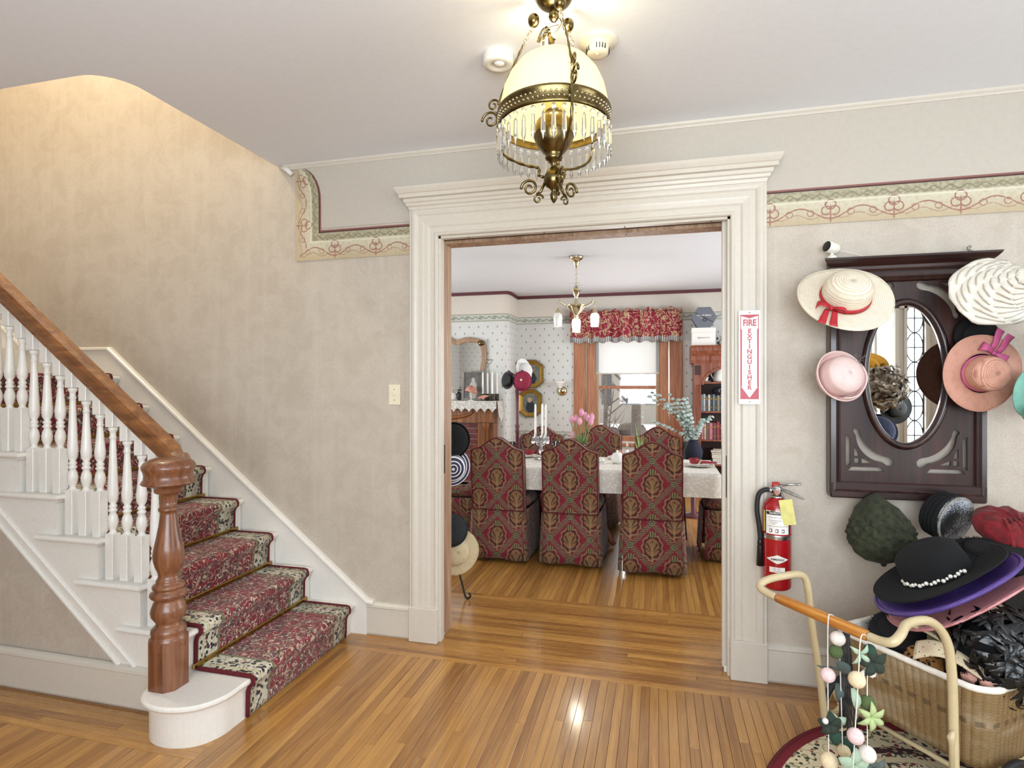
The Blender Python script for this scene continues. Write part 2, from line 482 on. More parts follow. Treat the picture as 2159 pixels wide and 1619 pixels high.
@defmat
def m_runner(t):
    # Persian style stair carpet: u = metres along, v = metres across from the centre
    u, v, _ = t.co('UV')
    av = v.abs()
    p = t.vec(u, v)
    n1 = t.noise(p, 26, 1.5, .5, .9); n2 = t.noise(t.vec(u+9.1, v+3.7), 44, 1.5, .5, .6); n3 = t.noise(t.vec(u+2.3, v+7.9), 12, 1, .5)
    vine = (n1-.5).abs().ss(.025, .011); vine2 = (n2-.5).abs().ss(.03, .012)*(n3.ss(.44, .56))
    fl = t.voro(p, 25); ros = fl.ss(.24, .17); eye = fl.ss(.1, .06)
    leaf = t.voro(t.vec(u+4, v*1.4), 40).ss(.40, .30)
    c = t.mix(n3.ss(.45, .6), hx('7e1c28'), hx('66141f'))
    c = t.mix(leaf*.9, c, hx('1f1c20'))
    c = t.mix(vine2*.8, c, hx('8f8a72'))
    c = t.mix(vine*.95, c, hx('c6bca6'))
    c = t.mix(ros*.8, c, hx('cdb698')); c = t.mix(eye, c, hx('7a2430'))
    # border
    lf2 = t.voro(t.vec(u+4, v*1.2), 50).ss(.50, .42); b = t.mix(lf2, hx('cac2ae'), hx('15171f')); b = t.mix(vine*.8, b, hx('77745a')); b = t.mix(vine2*.7, b, hx('7a2c2c'))
    b = t.mix(ros, b, hx('c9bb9a')); b = t.mix(eye, b, hx('1c2030'))
    g1 = (av-.262).abs().ss(.008, .005); g2 = (av-.352).abs().ss(.007, .004)
    c = t.mix(av.ss(.254, .256), c, b)
    c = t.mix(g1, c, hx('6d6a48')); c = t.mix(g2, c, hx('b9b08e'))
    tuft = t.noise(p, 420, 1)
    return t.done(c, .95, bump=tuft, bs=.5, bd=.004, Sheen_Weight=.15)
plain('runner_binding', '5e121a', .95, var=.15, bump=.3, bscale=300)

def damask(name):
    # ogee lattice: crimson ground, olive leaf garlands, tan plumed medallions; uv in metres
    def f(t):
        u, v, _ = t.co('UV')
        PX, PY = .316, .335
        a = u/PX; b = v/PY
        a1 = (a+.5).fr()-.5; b1 = (b+.5).fr()-.5; a2 = a.fr()-.5; b2 = b.fr()-.5
        t1 = a1.abs()+b1.abs(); t2 = a2.abs()+b2.abs(); k = t1 < t2
        dx = (a2+(a1-a2)*k)*PX; dy = (b2+(b1-b2)*k)*PY
        n = t.noise(t.vec(u, v), 70, 2); nn = n-.5
        adx = dx.abs(); ady = dy.abs()
        w = ((adx/(PX/2)+ady/(PY/2)-1)*.115).abs()+nn*.012
        sl = (adx-ady)*.707
        barb = (sl*330.0+w*330.0).sin()
        red = t.mix(n.ss(.35, .65), hx('84182e'), hx('691222'))
        leaf = t.mix(barb.ss(-.4, .7), hx('2e2f20'), hx('747056'))
        c = t.mix(w.ss(.024, .016)*barb.ss(-.75, -.2), red, leaf)
        e = ((dx/.049).sq()+((dy+.010)/.062).sq()).rt()+nn*.22
        ang = t.m('ARCTAN2', dx, dy+.052)
        sc = (t.m('ARCTAN2', dx, dy+.01)*9.0).sin()*.10
        c = t.mix((e+sc).ss(1.62, 1.52)*(e+sc).ss(1.34, 1.44), c, hx('7c7352'))
        c = t.mix((e+sc*.5).ss(1.30, 1.22), c, hx('3a1c16'))
        c = t.mix(e.ss(1.10, 1.0), c, t.mix(n.ss(.3, .7), hx('7c5238'), hx('8e6546')))
        rr = (dx.sq()+(dy+.052).sq()).rt()
        fing = (ang*13.0).cos()
        c = t.mix(fing.ss(.0, .5)*(rr+ang.abs()*.02).ss(.098, .082)*ang.abs().ss(1.25, 1.05), c, hx('40301c'))
        c = t.mix((adx+nn*.01).ss(.010, .004)*rr.ss(.085, .07)*.6, c, hx('8f8254'))
        top = ((adx/.030).sq()+((dy-.085)/.024).sq()).rt()+nn*.3
        c = t.mix(top.ss(1.1, .9), c, t.mix((ang*50.0).sin().ss(-.3, .3), hx('3e3822'), hx('7e7450')))
        kn = ((adx-PX/2).sq()+dy.sq()).rt().mn((adx.sq()+(ady-PY/2).sq()).rt())+nn*.014
        c = t.mix(kn.ss(.030, .022), c, t.mix((kn*420.0).sin().ss(-.2, .2), hx('3e3a28'), hx('7a7356')))
        tw = t.noise(t.vec(u, v*.4), 500, 1)
        return t.done(c, .85, bump=tw, bs=.25, bd=.001, Sheen_Weight=.1)
    _D[name] = f
damask('damask')

@defmat
def m_border_paper(t):
    # printed wallpaper border: u = metres along, v = metres from its lower edge (0..0.172)
    u, v, _ = t.co('UV')
    P = .262
    a = ((u/P+.5).fr()-.5)*P; aa = a.abs()
    n = t.noise(t.vec(u, v), 55, 3); nn = (n-.5)
    base = t.mix(v.ss(0, .1), hx('bba98a'), hx('cbc3ab'))
    base = t.mix(n.ss(.4, .7)*.4, base, hx('a89c80'))
    yy = v+nn*.006
    s1 = (yy-(t.m('COSINE', u*TAU/P)*-.026+.048)).abs().ss(.0046, .0016)
    s2 = (yy-(t.m('COSINE', u*TAU*2/P+.7)*.011+.034)).abs().ss(.0036, .0012)
    ring = ((aa.sq()+(v-.088).sq()).rt()+nn*.008-.022).abs().ss(.0046, .0018)
    heart = (((aa-.018).sq()+(v-.06).sq()).rt()-.02).abs().ss(.004, .0016)
    stem = (aa+nn*.004).ss(.004, .0015)*(v-.045).abs().ss(.045, .035)
    curl = ((((aa-.085).sq()+(v-.05).sq()).rt()+nn*.01)-.014).abs().ss(.0036, .0014)
    ink = s1.mx(s2*.55).mx(ring).mx(heart).mx(stem).mx(curl*.8)
    c = t.mix(ink*n.ss(.25, .42)*.85, base, hx('8d4f48'))
    wl = ((v-.104).abs().ss(.004, .002))
    c = t.mix(wl*.7, c, hx('ddd8c6'))
    # acanthus band
    ac = ((u*TAU/.066).sin()*.009+.13-v).abs().ss(.006, .002).mx((((u*TAU/.033).cos())*.006+.124-v).abs().ss(.004, .0015))
    bnd = v.ss(.112, .113)*v.ss(.157, .156)
    c = t.mix(bnd, c, t.mix(ac*.6, t.mix(n.ss(.35, .7), hx('b0a88e'), hx('938c70')), hx('6d6a52')))
    c = t.mix(v.ss(.156, .157), c, t.mix(v.ss(.163, .166), hx('5a3230'), hx('8a5a52')))
    c = t.mix((v-.159).abs().ss(.003, .001), c, hx('3a201e'))
    return t.done(c, .55)

@defmat
def m_dining_paper(t):
    x, y, z = t.co(); u = x+y
    a = u/.137; b = z/.186
    def spot(p, q):
        dx = ((a+p).fr()-.5)*.137; dz = ((b+q).fr()-.5)*.186
        return ((dx/.011).sq()+(dz/.02).sq()).rt().ss(1.0, .6)
    s = spot(0.0, 0.0).mx(spot(.5, .5))
    n = t.noise(t.vec(x, y, z), 60, 2)
    c = t.mix(n.ss(.3, .7)*.5, hx('d6d6d2'), hx('cfcec9'))
    c = t.mix(s*.75, c, hx('6f7068'))
    return t.done(c, .7)
@defmat
def m_dining_border(t):
    u, v, _ = t.co('UV'); P = .2
    a = ((u/P).fr()-.5).abs()*P; n = t.noise(t.vec(u, v), 90, 2)
    c = t.mix(n.ss(.35, .65), hx('c9c9bd'), hx('b9bbae'))
    mid = (v-.055).abs()
    med = ((a.sq()+(v-.055).sq()).rt()-.02).abs().ss(.008, .003)
    lf = ((v-.055)-(u*TAU/.1).sin()*.012+(n-.5)*.03).abs().ss(.012, .004)*mid.ss(.034, .028)
    c = t.mix(lf.mx(med)*.8, c, hx('6c756c'))
    c = t.mix((mid-.046).abs().ss(.005, .0025), c, hx('8a7f74'))
    return t.done(c, .7)

@defmat
def m_wicker(t):
    u, v, _ = t.co('UV')
    n = t.noise(t.vec(u, v), 30, 3); m = t.noise(t.vec(u*.3, v), 9, 2)
    ph = (u/.026).fl()*.5
    strand = ((v/.0052+ph)*PI).sin().abs()
    stake = ((u/.026)*PI).sin().abs()
    c = t.mix(strand.ss(.1, .6), hx('46321c'), hx('9c7d50'))
    c = t.mix(n.ss(.45, .75)*.6, c, hx('8c6a3e')); c = t.mix(m.ss(.5, .68)*.35, c, hx('d8cbb0'))
    band = (v-.155).abs().ss(.012, .006)*((u/.05).fr()-.5).abs().ss(.15, .3)
    c = t.mix(band*.6, c, hx('4a3420'))
    return t.done(c, .55, bump=strand*.6+stake*.8, bs=.8, bd=.004)

def straw(name, lightc, darkc, pitch=.0065, bs=.5, gloss=.6, rad=True):
    def f(t):
        x, y, z = t.co()
        r = (x*x+y*y).rt()+z.abs()*.8 if rad else z
        ang = t.m('ARCTAN2', y, x)
        a = (r/pitch); row = a.fl(); st = (a*PI).sin().abs()
        seg = ((ang*r/pitch*.9+row*.5)*PI).sin().abs() if rad else 0.5
        n = t.noise(t.vec(x, y, z), 40, 2)
        h = st*.6+seg*.4
        c = t.mix(h.ss(.25, .7), hx(darkc), hx(lightc)); c = t.mix(n.ss(.45, .7)*.3, c, hx(darkc))
        return t.done(c, gloss, bump=h, bs=bs, bd=.002)
    _D[name] = f
straw('straw_white', 'ede3d0', 'c9b899', .0078)
straw('straw_pink', 'd9a58f', 'b0705e', .0055, .7)
straw('straw_rose', 'd9989c', 'a8624e', .0055, .8)
straw('straw_purple', '5c4390', '3c2a66', .004, .4, .4)
straw('straw_black', '16171c', '050506', .0055, .7, .35)
straw('straw_natural', 'd9c8a2', 'a8906a', .005)
straw('sisal_pink', 'eed3ce', 'dcb4ae', .002, .15, .5)
straw('sisal_cream', 'eee9dd', 'd8d0bf', .003, .2, .6)
straw('straw_teal', '2f7a66', '1c4a3c', .006, .6)
straw('straw_turquoise', '86bfae', '5c9282', .006, .6)
@defmat
def m_stripe_navy(t):
    x, y, z = t.co(); r = (x*x+y*y).rt()
    k = (((r+z*.5)/.021).fr()-.5).abs().ss(.36, .32)
    return t.done(t.mix(k, hx('e4e2e6'), hx('1c2140')), .6)
@defmat
def m_grey_felt_print(t):
    x, y, z = t.co(); n = t.noise(t.vec(x, y, z), 260, 1); g = t.noise(t.vec(x, y, z), 8, 1)
    return t.done(t.mix((n*g*2.0).ss(.45, .62), hx('17181b'), hx('a7adb5')), .6)
@defmat
def m_leopard(t):
    x, y, z = t.co(); d = t.voro(t.vec(x, y, z), 60)
    return t.done(t.mix((d-.3).abs().ss(.16, .08), hx('b07a40'), hx('120d0a')), .8)
@defmat
def m_dotted_cream(t):
    x, y, z = t.co(); d = t.voro(t.vec(x, y, z), 75); n = t.noise(t.vec(x, y, z), 9, 2)
    c = t.mix(n.ss(.4, .7), hx('d8c9a8'), hx('b79f86')); return t.done(t.mix(d.ss(.2, .14), c, hx('3a3028')), .8)
@defmat
def m_rug(t):
    # oval Persian rug; object x,y normalised by the two half axes
    x, y, z = t.co(); e = ((x/.66).sq()+(y/.92).sq()).rt()
    p = t.vec(x, y)
    n1 = t.noise(p, 16, 1.5, .5, .8); n2 = t.noise(t.vec(x+5, y+3), 32, 1); vo = t.voro(p, 30)
    vine = (n1-.5).abs().ss(.03, .012); lf = t.voro(t.vec(x+2, y), 42).ss(.44, .34)
    cr = t.mix(lf, hx('d3c4a2'), hx('2a2a2c')); cr = t.mix(vine, cr, hx('7d7a54')); cr = t.mix(vo.ss(.22, .14), cr, hx('8a2430'))
    f = t.mix(lf, hx('cbbd9c'), hx('6a1c26')); f = t.mix(vine, f, hx('2c2c30')); f = t.mix(vo.ss(.2, .12), f, hx('b89c72'))
    c = t.mix(e.ss(.86, .865), f, cr)
    c = t.mix((e-.80).abs().ss(.022, .018), c, t.mix(lf, hx('3a1a1e'), hx('8f7a58')))
    c = t.mix((e-.74).abs().ss(.02, .012), c, hx('c9b995'))
    c = t.mix(e.ss(.945, .95), c, hx('6e1420'))
    return t.done(c, .95, bump=n2, bs=.3, bd=.003)
@defmat
def m_tablecloth(t):
    x, y, z = t.co(); n = t.noise(t.vec(x, y, z), 110, 2); m = t.voro(t.vec(x, y, z), 46)
    c = t.mix((n*.6+m*.5).ss(.35, .62), hx('efece6'), hx('dcd4c8'))
    return t.done(c, .75, bump=n, bs=.2, bd=.001)
@defmat
def m_valance(t):
    u, v, _ = t.co('UV'); n = t.noise(t.vec(u, v), 14, 2, .5, .8); vo = t.voro(t.vec(u, v*.8), 9)
    c = t.mix((n-.5).abs().ss(.05, .02), hx('8f2238'), hx('c9ae8c')); c = t.mix(vo.ss(.3, .18), c, hx('b79a74'))
    c = t.mix(vo.ss(.13, .08), c, hx('7a1a2c'))
    c = t.mix(v.ss(.075, .07), c, t.mix(((u/.03).fr()-.5).abs().ss(.2, .25), hx('d9d4cc'), hx('6b6a72')))
    return t.done(c, .85)
@defmat
def m_hearth_brick(t):
    x, y, z = t.co(); n = t.noise(t.vec(x, y, z), 40, 3); r = t.rnd()
    return t.done(t.mix(n.ss(.3, .7), t.mix(r, hx('6e2c2c'), hx('7e3a36')), hx('5a2224')), .35)
plain('mortar', 'cfc4b8', .9)
@defmat
def m_lace(t):
    x, y, z = t.co(); vo = t.voro(t.vec(x, y, z), 55); n = t.noise(t.vec(x, y, z), 70, 2)
    c = t.mix((vo*.7+n*.4).ss(.35, .5), hx('f4f2ee'), hx('bdbab2')); return t.done(c, .9)
@defmat
def m_old_print(t):
    # sepia studio photograph of an indistinct seated figure
    x, y, z = t.co(); n = t.noise(t.vec(x, y, z), 14, 3)
    fig = ((x/.06).sq()+((z-.14)/.15).sq()).rt()+(n-.5)*.5; head = ((x/.025).sq()+((z-.285)/.035).sq()).rt()
    c = t.mix(n.ss(.3, .7), hx('6c6a66'), hx('55544f')); c = t.mix(fig.ss(1.1, .8).mx(head.ss(1.1, .9)), c, hx('b4afa2'))
    return t.done(c, .6)
@defmat
def m_oil_print(t):
    x, y, z = t.co(); n = t.noise(t.vec(x, y, z), 18, 3, .6); f = ((x/.07).sq()+((z+.06)/.1).sq()).rt()+(n-.5)*.6
    c = t.mix(n.ss(.35, .6), hx('5f6668'), hx('7d8078')); c = t.mix(f.ss(1.1, .8), c, hx('23262e'))
    c = t.mix((((x+.01)/.035).sq()+((z-.045)/.04).sq()).rt().ss(1.1, .8), c, hx('c2a58e'))
    return t.done(c, .5)
@defmat
def m_feather_black(t):
    x, y, z = t.co(); n = t.noise(t.vec(x, y, z), 60, 3)
    return t.done(t.mix(n, hx('020203'), hx('101113')), .3, bump=n, bs=.6, bd=.004)
@defmat
def m_feather_tan(t):
    x, y, z = t.co(); n = t.noise(t.vec(x, y, z), 30, 3)
    return t.done(t.ramp(n, [(.3, '2e2a26'), (.5, '7a6a58'), (.65, 'cfc4b4')]), .7)
# ================================================================ the setting
YW = 2.953; YD = 3.12; ZC = 2.72          # foyer face / dining face of the partition, ceiling height
XL, XR, YF = -4.75, 3.2, -1.5             # foyer extents
OX0, OX1, OZ = -1.17, .345, 2.24          # doorway
DX0, DX1, DY = -4.3, 2.6, 8.17            # dining room extents

# ---- floor: sub floor plus strip boards
floor = struct(MB().box(XL-.2, XR+.2, YF-.2, DY+.2, -.05, -.008).build('floor', 'print_black'))
BW = .0388; GAP = .0011; TH = .008
stuff_y = MB(); stuff_x = MB(); nplank = [0]
def board(x0, x1, y0, y1, axis, part):
    b = part and nplank[0] < 298
    m = MB() if b else (stuff_y if axis == 'y' else stuff_x)
    z0, z1, c = -TH, random.uniform(-.0003, .0002), .0008
    v = [(x0, y0, z0), (x1, y0, z0), (x1, y1, z0), (x0, y1, z0), (x0, y0, z1-c), (x1, y0, z1-c), (x1, y1, z1-c), (x0, y1, z1-c),
         (x0+c, y0+c, z1), (x1-c, y0+c, z1), (x1-c, y1-c, z1), (x0+c, y1-c, z1)]
    f = [(0, 1, 5, 4), (1, 2, 6, 5), (2, 3, 7, 6), (3, 0, 4, 7), (4, 5, 9, 8), (5, 6, 10, 9), (6, 7, 11, 10), (7, 4, 8, 11), (8, 9, 10, 11)]
    m._add(v, f)
    if b:
        m.build('floor_plank', 'oak_y' if axis == 'y' else 'oak_x', floor, fixn=False); nplank[0] += 1
def run_y(xa, xb, ya, yb, part, joint=.7, mn=.35):
    x = xa
    while x < xb-.004:
        x1 = min(x+BW, xb); y = ya
        while y < yb-.001:
            y1 = yb if yb-y < mn*1.8 or random.random() > joint else y+random.uniform(mn, yb-y-mn)
            board(x, x1-GAP, y, y1-GAP, 'y', part); y = y1
        x = x1
def run_x(xa, xb, ya, yb, part, joint=.7, mn=.5):
    y = ya
    while y < yb-.004:
        y1 = min(y+BW, yb); x = xa
        while x < xb-.001:
            x1 = xb if xb-x < mn*1.8 or random.random() > joint else x+random.uniform(mn, xb-x-mn)
            board(x, x1-GAP, y, y1-GAP, 'x', part); x = x1
        y = y1
run_x(OX0, OX1, 2.953, 3.125, True, .5)                      # doorway
run_x(-1.70, 1.6, 2.755, 2.953, True, .75, .8)               # band along the partition
run_x(-2.6, 2.0, 3.125, 3.70, True, .55, 1.2)                # band inside the dining room
run_y(-1.70, 1.40, 1.62, 2.755, True, .3)                    # foyer field
run_x(-3.3, -1.70, 1.79, 2.03, True, .6)                     # band below the stair
run_y(-2.75, -1.70, 1.10, 1.79, True, .2)
run_y(-4.7, -2.75, 1.10, 1.79, False, .2)
run_x(-4.7, -3.3, 1.79, 2.03, False, .6)
run_x(1.6, XR, 2.755, 2.953, False)
run_y(1.40, XR, 1.62, 2.755, False)
run_y(-1.70, XR, -1.5, 1.62, False, .8, .6); run_y(-4.7, -1.70, -1.5, 1.10, False, .8, .6)
run_y(-2.6, 2.0, 3.70, 6.6, False, .8, .6)
run_y(DX0, -2.6, 3.125, DY, False, .8, .8); run_y(2.0, DX1, 3.125, DY, False, .8, .8); run_y(-2.6, 2.0, 6.6, DY, False, .6, .6)
for m_, mt_ in ((stuff_y, 'oak_y'), (stuff_x, 'oak_x')):
    o = m_.build('floor_planks', mt_, floor, fixn=False); o['kind'] = 'stuff'

# ---- partition wall with the doorway (foyer wallpaper side and dining side)
def wall_panels(y0, y1, xa, xb, za, zb, hole):
    m = MB(); hx0, hx1, hz0, hz1 = hole
    m.box(xa, hx0, y0, y1, za, zb); m.box(hx1, xb, y0, y1, za, zb); m.box(hx0, hx1, y0, y1, hz1, zb)
    if hz0 > za: m.box(hx0, hx1, y0, y1, za, hz0)
    return m
wall_back = struct(wall_panels(YW, 3.04, XL-.1, XR+.1, 0, 5.3, (OX0, OX1, 0, OZ)).build('wall_back', 'wallpaper'))
struct(wall_panels(3.04, YD, DX0-.1, DX1+.1, 0, ZC+.05, (OX0, OX1, 0, OZ)).build('wall_dining_front', 'dining_paper'))
# painted frieze above the border
fz = MB()
fz.box(-1.912, 3.2, YW-.004, YW, 2.335, ZC)
e = [(-1.912, 2.335)]+[(-1.918, 2.44)]+[(-1.925-.04*k/5*0-.165*(1-cos(PI/2*k/5)), 2.53+.165*sin(PI/2*k/5)) for k in range(6)]+[(-2.09, ZC), (-1.912, ZC)]
fz.prism(e, 'y', YW-.004, YW)
fz.build('frieze_panel', 'frieze_paint', wall_back)
# printed border, with its drop at the stair end
def border_strip(name, pts_fn, nu):
    return MB().grid(pts_fn, nu, 1, False, None)
def strip_h(name, xa, xb, z0, z1, y, mat_, parent):
    return MB().grid(lambda a, b: (xa+(xb-xa)*a, y, z0+(z1-z0)*b), 1, 1, False, lambda a, b: (xa+(xb-xa)*a, (z1-z0)*b)).build(name, mat_, parent, solid=.002)
strip_h('wallpaper_border', .49, XR, 2.176, 2.348, YW-.005, 'border_paper', wall_back)
m = MB()
yb = YW-.005
m._add([(-2.075, yb, 2.15), (-1.33, yb, 2.15), (-1.33, yb, 2.322), (-1.903, yb, 2.322)], [(0, 1, 2, 3)], False, [(-.172+.172, 0), (.745, 0), (.745, .172), (.172, .172)])
bz = [2.15+i*(2.53-2.15)/4 for i in range(5)]
vv = []; uu = []
for z in [2.15, 2.322, 2.40, 2.46, 2.53, 2.57, 2.61, 2.645, 2.67, 2.69]:
    t_ = max(0, z-2.50)
    xr = -1.903-(.0 if z < 2.322 else 0)-(1-math.sqrt(max(0, 1-(t_/.2)**2)))*.15
    if z <= 2.1501: xr = -2.0745
    elif z < 2.3221: xr = -1.903
    vv += [(-2.075, yb, z), (xr, yb, z)]; uu += [(z, 0), (z, .172 if z > 2.3 else 0)]
ff = [(2*i, 2*i+1, 2*i+3, 2*i+2) for i in range(len(vv)//2-1)]
m._add(vv, ff, False, uu)
m.build('wallpaper_border', 'border_paper', wall_back)
# little raised dark moulding line on the border's top edge is printed; ceiling moulding follows
cove = [(0, 0), (0, .028), (.004, .03), (.012, .024), (.018, .012), (.022, .0)]
tr = MB(); tr.prism([(YW-.0, ZC-.026), (YW-.008, ZC-.026), (YW-.012, ZC-.018), (YW-.02, ZC-.010), (YW-.022, ZC), (YW, ZC)], 'x', -2.16, XR)
trim_2 = struct(tr.build('trim_2', 'cream_paint'))
MB().tube([(-2.165, 2.935, 2.708), (-2.12, 2.93, 2.690), (-2.09, 2.935, 2.66)], [.012, .016, .013], 10).build('trim_end', 'white_paint', trim_2)

# ---- foyer ceiling with the stairwell opening
SX, SY, SR = -2.195, 1.87, .16
pc = [(SX, YW+.02), (XR+.1, YW+.02), (XR+.1, YF-.1), (XL-.1, YF-.1), (XL-.1, SY)]
pc += [(SX-SR+SR*sin(R(a)), SY+SR-SR*cos(R(a))) for a in range(0, 91, 10)]
ceil = struct(MB().prism(pc, 'z', ZC, ZC+.25).build('ceiling', 'ceiling_paint'))
# other shell walls
struct(MB().box(XL-.1, XL, YF-.1, YW, 0, 5.3).build('wall_left', 'wallpaper'))
w = MB()
w.box(XR, XR+.1, YF-.1, YW, 0, .75); w.box(XR, XR+.1, YF-.1, YW, 2.35, ZC); w.box(XR, XR+.1, YF-.1, .15, .75, 2.35); w.box(XR, XR+.1, 1.85, YW, .75, 2.35)
struct(w.build('wall_right', 'wallpaper'))
w = MB()
w.box(XL-.1, -1.2, YF-.1, YF, 0, ZC); w.box(-1.2, 1.7, YF-.1, YF, 0, .75); w.box(-1.2, 1.7, YF-.1, YF, 2.45, ZC); w.box(1.7, 2.38, YF-.1, YF, 0, ZC)
w.box(2.38, 2.92, YF-.1, YF, 0, .35); w.box(2.38, 2.92, YF-.1, YF, 2.3, ZC); w.box(2.62, 2.71, YF-.1, YF, .35, 2.3); w.box(2.92, XR+.1, YF-.1, YF, 0, ZC)
struct(w.build('wall_front', 'cream_paint'))
# upper stair hall
u = MB(); u.box(SX, SX+.1, 1.2, YW, ZC+.25, 5.3); u.box(XL, SX+.1, 1.1, 1.2, ZC+.25, 5.3)
struct(u.build('wall_upper', 'wallpaper'))
struct(MB().box(XL-.1, SX+.2, 1.1, YW+.1, 5.3, 5.36).build('ceiling_upper', 'ceiling_paint'))
point('stair_hall_lamp_light', (-3.3, 2.25, 4.4), 112, (1.0, .90, .70), .12)

# front wall behind the camera: wide windows added for daylight, sidelights seen in the mirror
wf = MB()
for a, b in ((-1.2, .25), (.25, 1.7)):
    wf.box(a, a+.05, YF-.07, YF+.01, .75, 2.45); wf.box(b-.05, b, YF-.07, YF+.01, .75, 2.45)
    wf.box(a, b, YF-.07, YF+.01, .75, .81); wf.box(a, b, YF-.07, YF+.01, 2.39, 2.45); wf.box(a, b, YF-.06, YF-.01, 1.58, 1.62)
struct(wf.build('window_2', 'cream_paint'))
w3 = struct(MB().box(2.40, 2.42, YF-.05, YF+.02, .33, 2.32).box(2.60, 2.64, YF-.05, YF+.03, .33, 2.32).box(2.69, 2.72, YF-.05, YF+.03, .33, 2.32).box(2.90, 2.94, YF-.05, YF+.03, .33, 2.32)
   .box(2.38, 2.94, YF-.05, YF+.03, 2.28, 2.34).box(2.38, 2.94, YF-.05, YF+.03, .31, .37).build('window_3', 'cream_paint'))
MB().box(2.72, 2.90, YF-.035, YF-.03, .36, 2.3).build('leaded_pane', 'window_glass', w3)
MB().box(2.42, 2.60, YF-.035, YF-.03, .36, 2.3).build('frosted_pane', 'shade_white', w3)
lc = MB()
for x in (2.725, 2.81, 2.895): lc.tube([(x, YF-.025, .36), (x, YF-.025, 2.3)], .007, 6)
for k in range(6):
    z = .36+.33*k+.16
    lc.tube([(2.81+.083*sin(R(a)), YF-.025, z+.165*cos(R(a))) for a in range(0, 360, 15)], .007, 6, True)
    lc.tube([(2.725, YF-.025, z), (2.895, YF-.025, z)], .007, 6)
lc.build('lead_came', 'lead_came', w3)
# right-hand window
wr = MB()
for a, b in ((.15, 1.0), (1.0, 1.85)):
    wr.box(XR-.01, XR+.06, a, a+.05, .75, 2.35); wr.box(XR-.01, XR+.06, b-.05, b, .75, 2.35); wr.box(XR-.01, XR+.06, a, b, .75, .81); wr.box(XR-.01, XR+.06, a, b, 2.29, 2.35); wr.box(XR, XR+.05, a, b, 1.53, 1.57)
struct(wr.build('window_4', 'cream_paint'))

# ---- baseboards
base_prof = [(0, 0), (0, .014), (.012, .018), (.012, .022), (.155, .02), (.160, .026), (.172, .024), (.180, .012), (.184, .0)]
def baseboard(name, xa, xb, y, label=None):
    return struct(MB().prism([(y-b, a) for a, b in base_prof], 'x', xa, xb).build(name, 'cream_paint'))
baseboard('baseboard_back', .497, XR, YW)
baseboard('baseboard_stair_foot', -1.60, -1.335, YW)
baseboard('baseboard_left', XL, -2.005, 2.02)

# ---- door casing
tr1 = bpy.data.objects.new('trim_1', None); COL.objects.link(tr1); struct(tr1)
# profile: a from the inner edge outward (a>0 = away from the opening), b towards the room
cp = [(0, 0), (0, .020), (.006, .026), (.014, .026), (.020, .020), (.045, .020), (.055, .026), (.075, .028), (.085, .030), (.110, .030), (.118, .036), (.130, .040), (.142, .040), (.150, .034), (.160, .034), (.160, 0)]
def leg_casing(x, s, z1, name):
    m = MB(); pr = [(x+s*a, YW-b) for a, b in cp]
    n = len(pr); v = [(px, py, 0.0) for px, py in pr]; zt = [z1+a*1.0 for a, b in cp]
    v += [(px, py, zt[i]) for i, (px, py) in enumerate(pr)]
    m._add(v, [(i, (i+1) % n, n+(i+1) % n, n+i) for i in range(n)]+[tuple(range(n)), tuple(range(n, 2*n))])
    # plinth block
    o = m.build(name, 'cream_paint', tr1)
    xs = sorted((x-s*.002, x+s*.164)); MB().box(xs[0], xs[1], YW-.043, YW, 0, .19, .003).build('plinth_block', 'cream_paint', o)
leg_casing(OX0, -1, OZ, 'side_casing'); leg_casing(OX1, 1, OZ, 'side_casing')
m = MB(); n = len(cp)
va = [(OX0-a, YW-b, OZ+a) for a, b in cp]+[(OX1+a, YW-b, OZ+a) for a, b in cp]
m._add(va, [(i, (i+1) % n, n+(i+1) % n, n+i) for i in range(n)]); m.build('head_casing', 'cream_paint', tr1)
cr = [(0, 2.385), (.04, 2.385), (.044, 2.40), (.052, 2.405), (.056, 2.418), (.064, 2.424), (.066, 2.440), (.084, 2.443), (.084, 2.462), (.090, 2.466), (.100, 2.482), (.104, 2.490), (.104, 2.497), (0, 2.497)]
m = MB(); n = len(cr)
va = [(OX0-.160-max(0, b-.04), YW-b, z) for b, z in cr]+[(OX1+.160+max(0, b-.04), YW-b, z) for b, z in cr]
m._add(va, [(i, (i+1) % n, n+(i+1) % n, n+i) for i in range(n)]+[tuple(range(n)), tuple(range(n, 2*n))]); m.build('cornice', 'cream_paint', tr1)
# jamb linings: painted stop strips, bare wood beyond, brown head track
j = MB(); j.box(OX0-.01, OX0+.012, YW-.002, YW+.045, 0, OZ); j.box(OX1-.012, OX1+.01, YW-.002, YW+.03, 0, OZ); j.box(OX0, OX1, YW-.002, YW+.035, OZ-.012, OZ+.01)
j.build('painted_stop', 'cream_paint', tr1)
MB().box(OX0-.01, OX0+.004, YW+.09, YD+.02, 0, OZ, .002).build('wood_jamb', 'jamb_wood', tr1)
MB().box(OX1-.014, OX1+.01, YW+.11, YD+.02, 0, OZ, .002).build('wood_jamb', 'jamb_wood', tr1)
MB().box(OX0, OX1, YW+.035, YW+.085, OZ-.004, OZ+.02).build('head_track', 'case_dark', tr1)
MB().box(OX0, OX1, YW+.085, YD+.02, OZ-.022, OZ+.01, .002).build('head_jamb', 'jamb_wood', tr1)
sc_ = MB()
for k in range(4):
    for yy in (YW+.015, YW+.13): sc_.lathe([(.0045, 0), (.0045, -.002), (.001, -.003)], (-1.0+k*.42, yy, OZ-.012 if yy < YW+.05 else OZ-.021), 8)
sc_.build('screw_head', 'old_brass', tr1)
